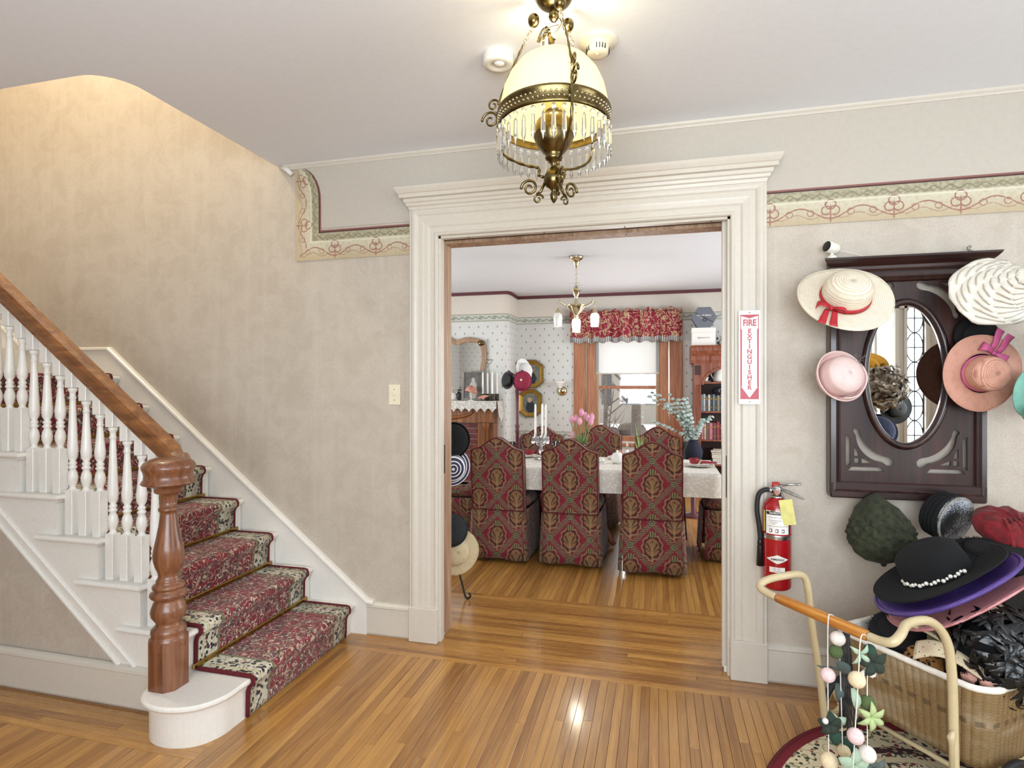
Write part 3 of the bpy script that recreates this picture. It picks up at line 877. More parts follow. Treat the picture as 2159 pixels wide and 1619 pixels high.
# pocket door: leading stile showing at the right of the opening
d1 = struct(MB().box(.313, 1.5, YW+.040, YW+.078, .022, OZ-.006, .002).build('door_1', 'cream_paint'))
MB().box(.330, .342, YW+.034, YW+.0405, .86, 1.07, .003).build('door_pull', 'black_iron', d1)
MB().box(.320, .336, YW+.03, YW+.04, .0, .03, .003).build('floor_guide', 'white_plastic', d1)
d2 = struct(MB().box(-2.5, OX0+.006, YW+.046, YW+.084, .02, OZ-.006, .002).build('door_2', 'jamb_wood'))
MB().box(OX0+.005, OX0+.0075, YW+.055, YW+.075, .92, 1.08).build('edge_lock', 'old_brass', d2)

# ---- staircase
st = thing('staircase', 'white painted staircase with oak newel post and handrail beside the doorway', 'staircase', (0, 0, 0))
NX = [-1.671, -1.938]+[-1.938-.2345*k for k in range(1, 7)]       # nosing x of treads 1..8 (8 = landing)
NZ = [.171+.1863*k for k in range(8)]
YN = 2.02                                                        # face of the near stringer
def bull(x0, x1, y0, y1, z0, z1, m):          # nosed tread: rounded front (+x) edge and near return (-y)
    r = (z1-z0)/2; n = 6
    prof = [(r*sin(R(a)), z0+r-r*cos(R(a))) for a in range(0, 181, 30)]
    rings = []
    for o, z in prof:
        rings.append([(x0, y0-o+r, z), (x1-r*2+r+o-0, y0-o+r, z), (x1-r+o, y0-o+r+.004, z), (x1-r+o, y1, z), (x0, y1, z)])
    v = [p for q in rings for p in q]; k = 5; f = []
    for i in range(len(rings)-1):
        for q in range(k): f.append((i*k+q, i*k+(q+1) % k, (i+1)*k+(q+1) % k, (i+1)*k+q))
    f += [tuple(range(k)), tuple((len(rings)-1)*k+q for q in range(k))]
    m._add(v, f, False)
for k in range(8):
    z1 = NZ[k]; rx = NX[k]-.028
    last = k == 7
    if k:
        m = MB(); xb = (NX[k+1]-.13 if not last else XL)
        bull(xb if not last else XL, NX[k], YN-.032, YW-.03, z1-.026, z1, m)
        # the part behind the near edge stops at the next riser except the return end
        m.build('tread', 'white_paint', st)
        MB().prism([(NX[k]-.012, z1-.026), (NX[k]-.018, z1-.036), (rx, z1-.04), (rx, z1-.026)], 'y', YN-.012, YW-.03).build('scotia', 'white_paint', st)
        MB().box(rx-.02, rx+.0005, YN+.031, YW-.03, NZ[k-1]-.0, z1-.027).build('riser', 'white_paint', st)
# bullnose starting step
def bstep(off):
    xc, yc = -1.80-.0, 1.99
    pts = [(-1.671-.028+off, 2.94)]
    pts += [(-1.671-.028+off, 2.06)]
    # front curve sweeping round the newel to the stringer
    ctl = [(-1.700, 2.02), (-1.706, 1.935), (-1.755, 1.858), (-1.85, 1.822), (-1.945, 1.835), (-2.005, 1.885), (-2.018, 1.95), (-2.018, 2.03)]
    cc = catmull([(x, y, 0) for x, y in ctl], 5); c0 = Vector((-1.86, 1.99, 0))
    for p in cc:
        d = (p-c0).normalized(); q = p+d*off; pts.append((q.x, q.y))
    pts += [(-2.16, 2.04), (-2.16, 2.94)]
    return pts
MB().prism(bstep(0), 'z', 0, .145, False).build('bullnose_riser', 'white_paint', st)
m = MB(); pr = [(0.012, .141), (.022, .146), (.028, .156), (.027, .164), (.02, .171)]
for i in range(len(pr)-1): pass
rings = [bstep(o) for o, z in pr]; n = len(rings[0]); v = []
for (o, z), ring in zip(pr, rings): v += [(x, y, z) for x, y in ring]
f = [(i*n+q, i*n+(q+1) % n, (i+1)*n+(q+1) % n, (i+1)*n+q) for i in range(len(pr)-1) for q in range(n)]
f += [tuple(range(n)), tuple((len(pr)-1)*n+q for q in range(n))]
m._add(v, f, False); m.build('bullnose_tread', 'white_paint', st)
MB().prism(bstep(.008), 'z', .128, .143, False).build('bullnose_scotia', 'white_paint', st)
# near stringer (stepped board) with its raking mouldings and return brackets
sp = [(-2.155, .13)]
for k in range(1, 8):
    rx = NX[k]-.028
    sp += [(rx, NZ[k-1]-.0 if k > 1 else .13), (rx, NZ[k]-.026)]
sp = [(-2.10, .12), (NX[1]-.028, .12)]+[q for k in range(1, 8) for q in ((NX[k]-.028, NZ[k]-.026), ((NX[k+1]-.028 if k < 7 else XL), NZ[k]-.026))]
low = [(XL, 1.262), (-3.645, 1.262), (-2.262, .12)]
MB().prism(sp+low, 'y', YN, YN+.03).build('near_stringer', 'white_paint', st)
for (xa, za, xb, zb) in ((-2.155, .12, -3.57, 1.262), (-2.275, .145, -3.645, 1.262)):
    d = Vector((xb-xa, 0, zb-za)).normalized(); 
    m = MB().sweep([(xa, YN, za), (xb, YN, zb), (XL, YN, zb)], [(-.008, 0), (-.008, .006), (-.004, .011), (.004, .011), (.008, .006), (.008, 0)], (0, -1, 0)); m.build('raking_mould', 'white_paint', st)
wall_stair = struct(MB().prism([(-2.25, .1), (-3.64, 1.26), (XL, 1.26), (XL, 0), (-2.25, 0)], 'y', YN+.008, YN+.03).build('wall_stair', 'wallpaper'))
# wall-side skirt board
sk = [(-1.60, 0), (-1.60, .184), (-3.455, 1.648), (-4.16, 1.652), (-4.75, 2.10), (-4.75, 0)]
MB().prism(sk, 'y', YW-.022, YW).build('wall_skirt', 'white_paint', st)
MB().sweep([(-1.56, YW, .178), (-1.60, YW, .184), (-3.455, YW, 1.648), (-4.16, YW, 1.652), (-4.75, YW, 2.10)], [(-.006, 0), (-.006, .028), (0, .034), (.010, .032), (.016, .024), (.018, .010), (.018, 0)], (0, -1, 0)).build('skirt_cap', 'white_paint', st)
for k in range(2):      # first steps of the upper flight beyond the landing
    MB().box(XL, -4.16-.24*k, YN, YW-.03, NZ[7]+.186*k, NZ[7]+.186*(k+1)).build('riser', 'white_paint', st)
# balusters
def baluster(x, y, z0, z1, m, br):
    b = .0215; zb = z0+.205; zt = z1-.10
    m.box(x-b, x+b, y-b, y+b, z0, zb, .002)
    P = [(.021, 0), (.014, .006), (.012, .014), (.016, .024), (.0205, .04), (.022, .058), (.0185, .078), (.012, .094), (.0175, .100), (.0185, .106), (.0125, .112), (.0165, .118), (.0165, .126), (.011, .132), (.020, .150), (.0225, .18)]
    h = zt-zb; top = [(.0115, h-.055), (.0145, h-.05), (.0145, h-.045), (.012, h-.04), (.012, h-.022), (.018, h-.014), (.019, h-.004), (.014, h)]
    mid = [(.0215-(.0095)*t, .18+(h-.06-.18)*t) for t in (.15, .3, .5, .75, 1)]
    m.lathe([(r, zb+z) for r, z in P+mid+top], (x, y, 0), 14)
    tz = (z1-(x-0)*0)
    m.box(x-b, x+b, y-b, y+b, zt, z1+.04, .002)
def rail_z(x): return 1.057+(-2.03-x)*.757          # underside of the handrail
BY = 2.052
for k in range(1, 8):
    for j_ in range(3):
        x = NX[k]-.055-.0805*j_-.0
        if k == 1 and j_ == 0: continue
        m = MB(); baluster(x, BY, NZ[k], rail_z(x), m, None); m.build('baluster', 'white_paint', st)
# handrail
hr = [(-.030, 0), (-.030, .012), (-.036, .020), (-.040, .036), (-.040, .050), (-.034, .064), (-.018, .074), (.018, .074), (.034, .064), (.040, .050), (.040, .036), (.036, .020), (.030, .012), (.030, 0)]
sl = .757; L_ = math.sqrt(1+sl*sl)
def railpt(x): return (x, BY, rail_z(x))
m = MB(); v = []; n = len(hr)
pathx = [-1.985, -2.0, -2.03, -2.07, -3.5]
pz = [1.052, 1.052, 1.060, rail_z(-2.07), rail_z(-3.5)]
for x, z in zip(pathx, pz):
    for a, b in hr: v.append((x+(b*.45 if x < -2.04 else 0)+ (b*.2 if x == -2.03 else 0), BY-.02*(1 if x > -2.06 else .6 if x > -2.1 else 0)+a, z+b*(1.0 if x > -2.04 else 1.05)))
f = [(i*n+q, i*n+(q+1) % n, (i+1)*n+(q+1) % n, (i+1)*n+q) for i in range(len(pathx)-1) for q in range(n)]+[tuple(range(n)), tuple((len(pathx)-1)*n+q for q in range(n))]
m._add(v, f, False); m.build('handrail', 'rail_oak', st)
# newel post
nx, ny = -1.972, 1.945
new = bpy.data.objects.new('newel_post', None); COL.objects.link(new); new.parent = st; new.location = (nx, ny, .171)
def octp(h, c): return [(h, -c), (h, c), (c, h), (-c, h), (-h, c), (-h, -c), (-c, -h), (c, -h)]
MB().prism(octp(.066, .036), 'z', 0, .198).build('base_block', 'newel_oak', new)
pv = [(0.0704, 0.1615), (0.0694, 0.1693), (0.0704, 0.1810), (0.0714, 0.1986), (0.0645, 0.2104), (0.0626, 0.2143), (0.0665, 0.2260), (0.0645, 0.2397), (0.0509, 0.2534), (0.0450, 0.2612), (0.0528, 0.2749), (0.0645, 0.2925), (0.0675, 0.3082), (0.0645, 0.3258), (0.0567, 0.3473), (0.0509, 0.3590), (0.0528, 0.3629), (0.0645, 0.3688), (0.0704, 0.3786), (0.0685, 0.3884), (0.0548, 0.3962), (0.0528, 0.4021), (0.0606, 0.4079), (0.0606, 0.4177), (0.0509, 0.4255), (0.0450, 0.4314), (0.0479, 0.4373), (0.0430, 0.4451), (0.0381, 0.4568), (0.0411, 0.4725), (0.0509, 0.4959), (0.0567, 0.5194), (0.0587, 0.5429), (0.0548, 0.5742), (0.0460, 0.6153), (0.0372, 0.6642), (0.0313, 0.7131), (0.0303, 0.7228), (0.0372, 0.7248), (0.0391, 0.7326), (0.0362, 0.7404), (0.0323, 0.7424), (0.0303, 0.7620), (0.0323, 0.7854), (0.0372, 0.7972), (0.0509, 0.8011), (0.0548, 0.8089), (0.0538, 0.8187), (0.0606, 0.8265), (0.0782, 0.8324), (0.0978, 0.8382), (0.1017, 0.8422), (0.0998, 0.8480), (0.0919, 0.8598), (0.0900, 0.8754), (0.0939, 0.8891), (0.0998, 0.9028), (0.0998, 0.9126), (0.0939, 0.9243), (0.0802, 0.9360), (0.0626, 0.9419), (0.0352, 0.9439), (0.0000, 0.9446)]
MB().lathe(pv, (0, 0, 0), 32).build('turned_shaft', 'newel_oak', new)

# brass stair rods
for k in range(1, 8):
    rx = NX[k]-.028
    MB().box(rx+.008, rx+.021, 2.05, 2.882, NZ[k-1]+.010, NZ[k-1]+.034, .004).build('stair_rod', 'brass', st)
# carpet runner
rn = thing('stair_runner', 'burgundy patterned carpet runner with cream floral border laid over the stairs', 'carpet', (0, 0, 0))
YC, HW = 2.465, .385
path = [(NX[0]-.024, .004)]
for k in range(8):
    rx = NX[k]-.028; z = NZ[k]; e_ = .007
    path += [(rx+e_, (NZ[k-1] if k else 0)+.03), (rx+e_+.002, z-.06), (rx+e_+.012, z-.035), (NX[k]+e_-.001, z-.022), (NX[k]+e_, z-.010), (NX[k]+.001, z+.005), (NX[k]-.012, z+e_)]
    nx_ = (NX[k+1]-.028 if k < 7 else -4.15)
    path += [(nx_+.03, z+e_), (nx_+e_+.006, z+e_+.003)]
s_ = [0]
for a, b in zip(path, path[1:]): s_.append(s_[-1]+math.hypot(b[0]-a[0], b[1]-a[1]))
m = MB(); rows = [-HW, -.30, -.15, 0, .15, .30, HW]
v = []; uv = []
for (x, z), s0 in zip(path, s_):
    for y in rows: v.append((x, YC+y, z)); uv.append((s0, y))
n = len(rows)
m._add(v, [(i*n+j, i*n+j+1, (i+1)*n+j+1, (i+1)*n+j) for i in range(len(path)-1) for j in range(n-1)], True, uv)
m.build('carpet_field', 'runner', rn, solid=.008)
for sgn in (-1, 1):
    m = MB(); m.tube([(x, YC+sgn*(HW+.006), z+.001) for x, z in path], .0105, 8, flat=.75); m.build('edge_binding', 'runner_binding', rn)
# ================================================================ dining room shell
BX, BYF = -2.0, 7.64         # chimney breast: right side and front
dw = MB()
WX0, WX1, WZ0, WZ1 = -.86, .04, .62, 2.15
dw.box(BX, WX0, DY, DY+.12, 0, ZC); dw.box(WX1, DX1+.1, DY, DY+.12, 0, ZC); dw.box(WX0, WX1, DY, DY+.12, 0, WZ0); dw.box(WX0, WX1, DY, DY+.12, WZ1, ZC)
wall_db = struct(dw.build('wall_dining_back', 'dining_paper'))
rr = .10
bp = [(DX0, BYF)]+[(BX-rr+rr*sin(R(a)), BYF+rr-rr*cos(R(a))) for a in range(0, 91, 10)]+[(BX, DY+.1), (DX0, DY+.1)]
wall_br = struct(MB().prism(bp, 'z', 0, ZC, False).build('wall_chimney', 'dining_paper'))
struct(MB().box(DX0-.1, DX0, YD, DY+.1, 0, .6).box(DX0-.1, DX0, YD, DY+.1, 2.3, ZC).box(DX0-.1, DX0, YD, 4.3, .6, 2.3).box(DX0-.1, DX0, 6.5, DY, .6, 2.3).build('wall_dining_left', 'dining_paper'))
struct(MB().box(DX1, DX1+.1, YD, DY+.1, 0, .6).box(DX1, DX1+.1, YD, DY+.1, 2.35, ZC).box(DX1, DX1+.1, YD, 4.2, .6, 2.35).box(DX1, DX1+.1, 6.95, DY, .6, 2.35).build('wall_dining_right', 'dining_paper'))
struct(MB().box(DX0-.1, DX1+.1, YD-.05, DY+.1, ZC, ZC+.1).build('ceiling_dining', 'ceiling_dining_paint'))
# unseen side windows, put in for the dining room's fill daylight
for nm, x, a, b in (('window_5', DX0-.05, 4.3, 6.5), ('window_6', DX1+.02, 4.2, 6.95)):
    m = MB()
    for q_ in (a, (a+b)/2-.03, b-.06): m.box(x, x+.05, q_, q_+.06, .6, 2.35)
    m.box(x, x+.05, a, b, .6, .67); m.box(x, x+.05, a, b, 2.25, 2.35); m.box(x, x+.05, a, b, 1.42, 1.47)
    struct(m.build(nm, 'window_oak'))
# coved frieze, printed borders, dado
def along(path, z0, z1, off, name, mt, parent, uvlen=True):
    m = MB(); v = []; uv = []; L = 0
    for i, p in enumerate(path):
        if i: L += math.dist(p, path[i-1])
        v += [(p[0], p[1], z0), (p[0], p[1], z1)]; uv += [(L, 0), (L, z1-z0)]
    m._add(v, [(2*i, 2*i+2, 2*i+3, 2*i+1) for i in range(len(path)-1)], True, uv)
    return m.build(name, mt, parent, fixn=False)
ring = [(DX0, BYF-.004)]+[(BX-rr+(rr+.004)*sin(R(a)), BYF+rr-(rr+.004)*cos(R(a))) for a in range(0, 91, 10)]+[(BX+.004, DY-.004), (DX1, DY-.004)]
along(ring, 2.305, 2.415, 0, 'wallpaper_border', 'dining_border', wall_db)
along(ring, 2.415, ZC, 0, 'frieze_panel', 'dining_frieze', wall_db)
along([(BX+.004, DY-.004), (WX0-.30, DY-.004)], .635, .745, 0, 'chair_rail_border', 'dining_border', wall_db)
along([(WX1+.30, DY-.004), (DX1, DY-.004)], .635, .745, 0, 'chair_rail_border', 'dining_border', wall_db)
along([(BX+.003, DY-.006), (WX0-.30, DY-.006)], .02, .635, 0, 'dado_panel', 'teal_dado', wall_db)
along([(WX1+.30, DY-.006), (DX1, DY-.006)], .02, .635, 0, 'dado_panel', 'teal_dado', wall_db)
tm = MB(); tr_ = [(DX0, BYF-.006), (BX-.02, BYF-.006), (BX+.008, BYF+.09), (BX+.008, DY-.008), (DX1, DY-.008)]
tm.sweep([(x, y, ZC-.022) for x, y in tr_], [(-.002, -.022), (-.002, .022), (.016, .022), (.012, -.022)], (0, 0, 1))
struct(tm.build('trim_3', 'maroon_trim'))

# ---- window with oak casing, sash, roller blind; valance
w1 = bpy.data.objects.new('window_1', None); COL.objects.link(w1); struct(w1)
def casing_piece(m, x0, x1, z0, z1): m.box(x0, x1, DY-.028, DY, z0, z1, .006)
for s in (-1, 1):
    m = MB(); xi = WX0 if s < 0 else WX1
    xs = sorted((xi, xi+s*.115)); casing_piece(m, xs[0], xs[1], .55, 2.27)
    xs = sorted((xi+s*.122, xi+s*.30)); casing_piece(m, xs[0], xs[1], .45, 2.27)
    m.build('side_casing', 'window_oak', w1)
    xs = sorted((xi+s*.113, xi+s*.124)); MB().box(xs[0], xs[1], DY-.034, DY, .55, 2.2).build('casing_bead', 'bright_brass', w1)
    xs = sorted((xi, xi-s*.055)); MB().box(xs[0], xs[1], DY+.0, DY+.10, WZ0, WZ1).build('sash_stile', 'jamb_wood', w1)
MB().box(WX0-.3, WX1+.3, DY-.03, DY, 2.15, 2.32, .006).build('head_casing', 'window_oak', w1)
MB().box(WX0-.3, WX1+.3, DY-.08, DY, .56, .60, .006).build('window_sill', 'window_oak', w1)
MB().box(WX0, WX1, DY+.03, DY+.08, 1.36, 1.405).build('meeting_rail', 'window_oak', w1)
MB().box(WX0, WX1, DY+.03, DY+.08, WZ0, WZ0+.07).build('bottom_rail', 'window_oak', w1)
MB().box(WX0+.02, WX1-.02, DY+.05, DY+.055, WZ0, WZ1).build('pane', 'window_glass', w1)
bl = tag(MB().box(WX0+.012, WX1-.012, DY-.002, DY+.0, 1.585, 2.2).build('roller_blind', 'shade_white'), 'white roller blind half drawn over the dining room window', 'blind')
MB().tube([(WX0+.012, DY-.001, 1.58), (WX1-.012, DY-.001, 1.58)], .009, 8).build('hem_bar', 'white_plastic', bl)
va = thing('window_valance', 'gathered crimson floral valance with striped hem above the dining window', 'valance', (0, 0, 0))
def vfn(a, b):
    x = -1.20+1.53*a; ph = a*46*PI/2; am = .016+.02*b
    return (x, DY-.085+sin(ph+1.2*sin(a*31))*am*.9-.02*b, 2.46-.445*b+.012*sin(a*57)*b*1.2-(.02*abs(sin(a*23)) if b < .05 else 0))
MB().grid(vfn, 150, 10, True, lambda a, b: (a*2.0, .45*(1-b))).build('gathered_cloth', 'valance', va, solid=.004)
def hfn(a, b):
    x = -1.20+1.53*a; th = b*PI
    return (x, DY-.085-.018*sin(a*73)*1-.028*cos(th), 2.44+.03*sin(th)*(1+.5*sin(a*64))+.012*sin(a*37))
MB().grid(hfn, 150, 5, True, lambda a, b: (a*2.0, .4+.08*b)).build('ruffled_header', 'valance', va, solid=.003)
MB().tube([(-1.21, DY-.06, 2.42), (.34, DY-.06, 2.42)], .012, 8).build('curtain_rod', 'brass', va)
for s, x in ((-1, -1.2), (1, .33)): MB().box(x-.008, x+.008, DY-.06, DY, 2.41, 2.43).build('rod_bracket', 'brass', va)

# ---- outdoors
struct(MB().box(-30, 30, DY+.6, 70, -.62, -.6).build('ground_outside', 'snow'))
random.seed(11)
def bare_tree(x, y, h, r, label, grp='bare trees outside the window'):
    t = thing('bare_tree', label, 'tree', (x, y, -.6), 0, grp)
    m = MB(); m.tube([(0, 0, 0), (.02, 0, h*.3), (-.05, 0, h*.6), (.05, 0, h)], [r, r*.8, r*.6, r*.25], 8); m.build('trunk', 'tree_bark', t)
    m = MB()
    for k in range(12):
        z = h*random.uniform(.22, .9); a = random.uniform(0, TAU); L = random.uniform(.5, 1.4)*(h/4)
        p = [(0, 0, z), (cos(a)*L*.5, sin(a)*L*.5, z+L*.35), (cos(a)*L+random.uniform(-.2, .2), sin(a)*L, z+L*.9)]
        m.tube(p, [r*.35, r*.22, r*.06], 5)
        for q_ in range(3):
            b = a+random.uniform(-1, 1); s0 = Vector(p[1]); m.tube([s0, s0+Vector((cos(b)*L*.5, sin(b)*L*.5, L*.4))], [r*.15, r*.04], 4)
    m.build('branches', 'tree_bark', t)
bare_tree(-.62, 17.5, 6.5, .16, 'thick bare tree in the middle of the snowy yard outside the window', None)
bare_tree(-1.36, 15.5, 4.8, .07, 'slim bare tree nearest the left edge of the window glass', None)
bare_tree(-1.0, 13.0, 1.9, .035, 'small bare sapling in the snow outside the window', None)
hs = thing('neighbour_house', 'grey house with rows of windows beyond the snowy yard', 'house', (-1.0, 30, -.6))
MB().box(-9, 1.5, 0, 4, 0, 3.6).build('house_wall', 'house_grey', hs)
MB().box(-9.3, 1.8, -.4, 4.4, 3.6, 4.1).build('snowy_roof', 'snow', hs)
for k in range(9): MB().box(-8.4+k*1.1, -7.9+k*1.1, -.04, 0, 1.0, 2.6).build('house_window', 'house_window', hs)
h2 = thing('porch_house', 'pale house with a white porch railing high on the snowy slope', 'house', (6.4, 36, -.6))
MB().box(-4, 5, 0, 5, 0, 6.0).build('house_wall', 'cream_paint', h2); MB().box(-4.3, 5.3, -1.2, 5.3, 6.0, 6.4).build('snowy_roof', 'snow', h2)
for k in range(12): MB().box(-3.6+k*.4, -3.5+k*.4, -1.05, -.95, 3.6, 4.7).build('railing_post', 'house_grey', h2)
MB().box(-3.8, 1.2, -1.1, -.9, 4.7, 4.82).build('railing_top', 'house_grey', h2); MB().box(-3.8, 1.2, -1.15, 0, 3.4, 3.6).build('porch_floor', 'house_grey', h2)
random.seed(5)
for k, (x, y, h_) in enumerate(((-1.95, 21.5, .45), (-1.0, 22.5, .5), (-.15, 20.5, .4))):
    b = MB()
    def blob(p, a, j):
        n_ = 1+.25*sin(3*a+j)+.2*sin(7*a+2*j); return (p[0]*n_, p[1]*n_, p[2]*h_)
    b.lathe([(.02, 1.1), (.35, .95), (.55, .6), (.6, .25), (.5, 0)], (0, 0, 0), 12, fn=blob)
    o = b.build('garden_shrub', 'tree_bark'); o.location = (x, y, -.6)
    tag(o, ['brown shrub seen at the left edge of the window glass', 'brown shrub in the snow in the middle of the window', 'low brown shrub seen at the right edge of the window glass'][k], 'shrub', 'leafless shrubs outside the window')
# ================================================================ dining furniture
def make_chair():
    t = bpy.data.objects.new('dining_chair', None); COL.objects.link(t)
    w = .215
    def outline(n=24):      # camel-back top edge, x from -w..w
        pts = []
        for i in range(n+1):
            x = -w+2*w*i/n; u = abs(x)/w
            pts.append((x, .905+.09*(.5+.5*cos(PI*min(1, u/.86)))-.012*max(0, (u-.86)/.14)))
        return pts
    top = outline(); n = len(top)
    def lean(z): return -.05*max(0, z-.42)/.58
    m = MB(); cols = []
    for (x, zt) in top:
        cols.append([(x*(1 if z_ < .8 else 1), z_) for z_ in [.415+(zt-.415)*k/8 for k in range(9)]])
    v = []; uv = []; f = []
    for side, yo in ((0, 0), (1, .075)):
        for c in cols:
            for x, z in c: v.append((x, yo+lean(z), z)); uv.append((x+(0 if side == 0 else .02), z-.69))
    N = 9*n
    for s in (0, 1):
        for i in range(n-1):
            for k in range(8):
                a = s*N+i*9+k; f.append((a, a+9, a+10, a+1))
    m._add(v, f, False, uv)
    ev = []; euv = []; loop = [(c[k]) for c in (cols[0],) for k in range(9)]+[c[8] for c in cols[1:-1]]+[cols[-1][k] for k in range(8, -1, -1)]
    L = 0
    for i, (x, z) in enumerate(loop):
        if i: L += math.dist(loop[i], loop[i-1])
        ev += [(x, lean(z), z), (x, .075+lean(z), z)]; euv += [(.0+.1, L), (.175, L)]
    m._add(ev, [(2*i, 2*i+1, 2*i+3, 2*i+2) for i in range(len(loop)-1)], False, euv)
    m.build('backrest', 'damask', t)
    p = MB(); p.tube([(x, -.001+lean(z), z) for x, z in loop], .0045, 6); p.build('piping', 'runner_binding', t)
    p = MB(); p.tube([(x, .076+lean(z), z) for x, z in loop], .0045, 6); p.build('piping', 'runner_binding', t)
    # seat cushion
    m = MB()
    def cfn(a, b):
        th = a*TAU; q = 6; c_, s_ = cos(th), sin(th)
        ex = math.copysign(abs(c_)**(2/q), c_); ey = math.copysign(abs(s_)**(2/q), s_)
        ph = (b-.5)*PI; r = max(.02, cos(ph))**.35
        return (ex*.222*r, .30+ey*.235*r, .455+.05*sin(ph))
    m.grid(cfn, 32, 8, True, lambda a, b: (a*1.6, b*.3)); m.build('seat_cushion', 'damask', t)
    # skirt panels with flared pleats
    def panel(p0, p1, nrm, name):
        d = Vector(p1)-Vector(p0); L = d.length
        def fn(a, b):
            z = .415-(.415-.03)*b; k = .022*b+.004*sin(a*PI*6)*b
            q = Vector(p0)+d*a; return (q.x+nrm[0]*k, q.y+nrm[1]*k, z-(0.006*sin(a*9) if b > .95 else 0))
        MB().grid(fn, 10, 5, True, lambda a, b: (a*L-L/2, .415-.385*b-.225)).build(name, 'damask', t, solid=.004)
    panel((-w, 0, 0), (w, 0, 0), (0, -1), 'skirt_panel'); panel((w+.004, .012, 0), (w+.004, .53, 0), (1, 0), 'skirt_panel')
    panel((-w-.004, .012, 0), (-w-.004, .53, 0), (-1, 0), 'skirt_panel'); panel((-w, .54, 0), (w, .54, 0), (0, 1), 'skirt_panel')
    p = MB(); p.tube([(-w, -.003, .416), (w, -.003, .416)], .004, 6); p.build('seam_piping', 'runner_binding', t)
    for sx in (-1, 1):      # corner kick pleats
        m = MB()
        m.grid(lambda a, b: (sx*(w-.012+.03*a+.02*b), -.004-.018*b+.035*a, .412-.385*b), 2, 4, True, lambda a, b: (.15+a*.05, .19-.385*b)); m.build('corner_pleat', 'damask', t, solid=.003)
        for y in (.05, .48): MB().lathe([(.012, 0), (.018, .1), (.02, .4)], (sx*.18, y, 0), 8).build('leg', 'case_dark', t)
    return t
ch0 = make_chair()
def place_chair(x, y, rz, label, first=[True]):
    o = ch0 if first[0] else copy_tree(ch0); first[0] = False
    o.location = (x, y, 0); o.rotation_euler = (0, 0, rz)
    tag(o, label, 'chair', 'damask dining chairs around the table')
place_chair(-1.24, 4.40, R(-2), 'skirted damask dining chair, left one of the three with backs to the doorway')
place_chair(-.655, 4.40, R(-1), 'skirted damask dining chair, middle one of the three with backs to the doorway')
place_chair(-.035, 4.35, R(1.5), 'skirted damask dining chair nearest the right door jamb, back to the doorway')
place_chair(-1.14, 5.72, R(180), 'damask dining chair behind the candelabrum, facing the doorway')
place_chair(-.575, 6.03, R(167), 'damask dining chair turned at an angle beside the tulips, under the window')
place_chair(.0, 5.84, R(182), 'damask dining chair across the table in front of the right window casing')
place_chair(.90, 5.03, R(90), 'damask dining chair at the right end of the table, half hidden by the jamb')
place_chair(-2.06, 5.02, R(-90), 'damask dining chair at the left end of the table behind the hats')

TX0, TX1, TY0, TY1, TZ = -1.50, .47, 4.62, 5.44, .735
tb = thing('dining_table', 'long wooden dining table under the white cloth', 'table', (0, 0, 0))
MB().box(TX0+.01, TX1-.01, TY0+.01, TY1-.01, TZ-.035, TZ-.006, .004).build('tabletop', 'case_cherry', tb)
MB().box(TX0+.25, TX1-.25, TY0+.12, TY1-.12, TZ-.12, TZ-.035).build('apron', 'case_cherry', tb)
for x in (-.947, -.52):
    MB().lathe([(.05, .12), (.05, .2), (.035, .24), (.07, .34), (.075, .42), (.04, .5), (.05, .56), (.06, .615)], (x, 5.03, 0), 16).build('pedestal', 'case_cherry', tb)
    for s in (-1, 1): MB().tube([(x, 5.03, .22), (x+s*.07, 5.03, .17), (x+s*.13, 5.03, .06), (x+s*.16, 5.03, .025)], [.035, .03, .024, .022], 8).build('pedestal_foot', 'case_cherry', tb)
def cloth():
    m = MB(); m.box(TX0, TX1, TY0, TY1, TZ-.005, TZ, .002)
    per = []
    n = 36
    for i in range(n): per.append((TX0+(TX1-TX0)*i/n, TY0, 0, -1))
    for i in range(14): per.append((TX1, TY0+(TY1-TY0)*i/14, 1, 0))
    for i in range(n): per.append((TX1-(TX1-TX0)*i/n, TY1, 0, 1))
    for i in range(14): per.append((TX0, TY1-(TY1-TY0)*i/14, -1, 0))
    v = []; k = len(per)
    for j, (zz, o) in enumerate(((TZ-.001, -.004), (TZ-.006, .006), (TZ-.03, .012), (TZ-.10, .014), (TZ-.185, .016))):
        for i, (x, y, nx_, ny_) in enumerate(per):
            wv = .006*sin(i*1.1)*(j/4); v.append((x+nx_*(o+wv), y+ny_*(o+wv), zz))
    m._add(v, [(j*k+i, j*k+(i+1) % k, (j+1)*k+(i+1) % k, (j+1)*k+i) for j in range(4) for i in range(k)], True)
    return m
tag(cloth().build('tablecloth', 'tablecloth'), 'white damask cloth covering the dining table', 'tablecloth')

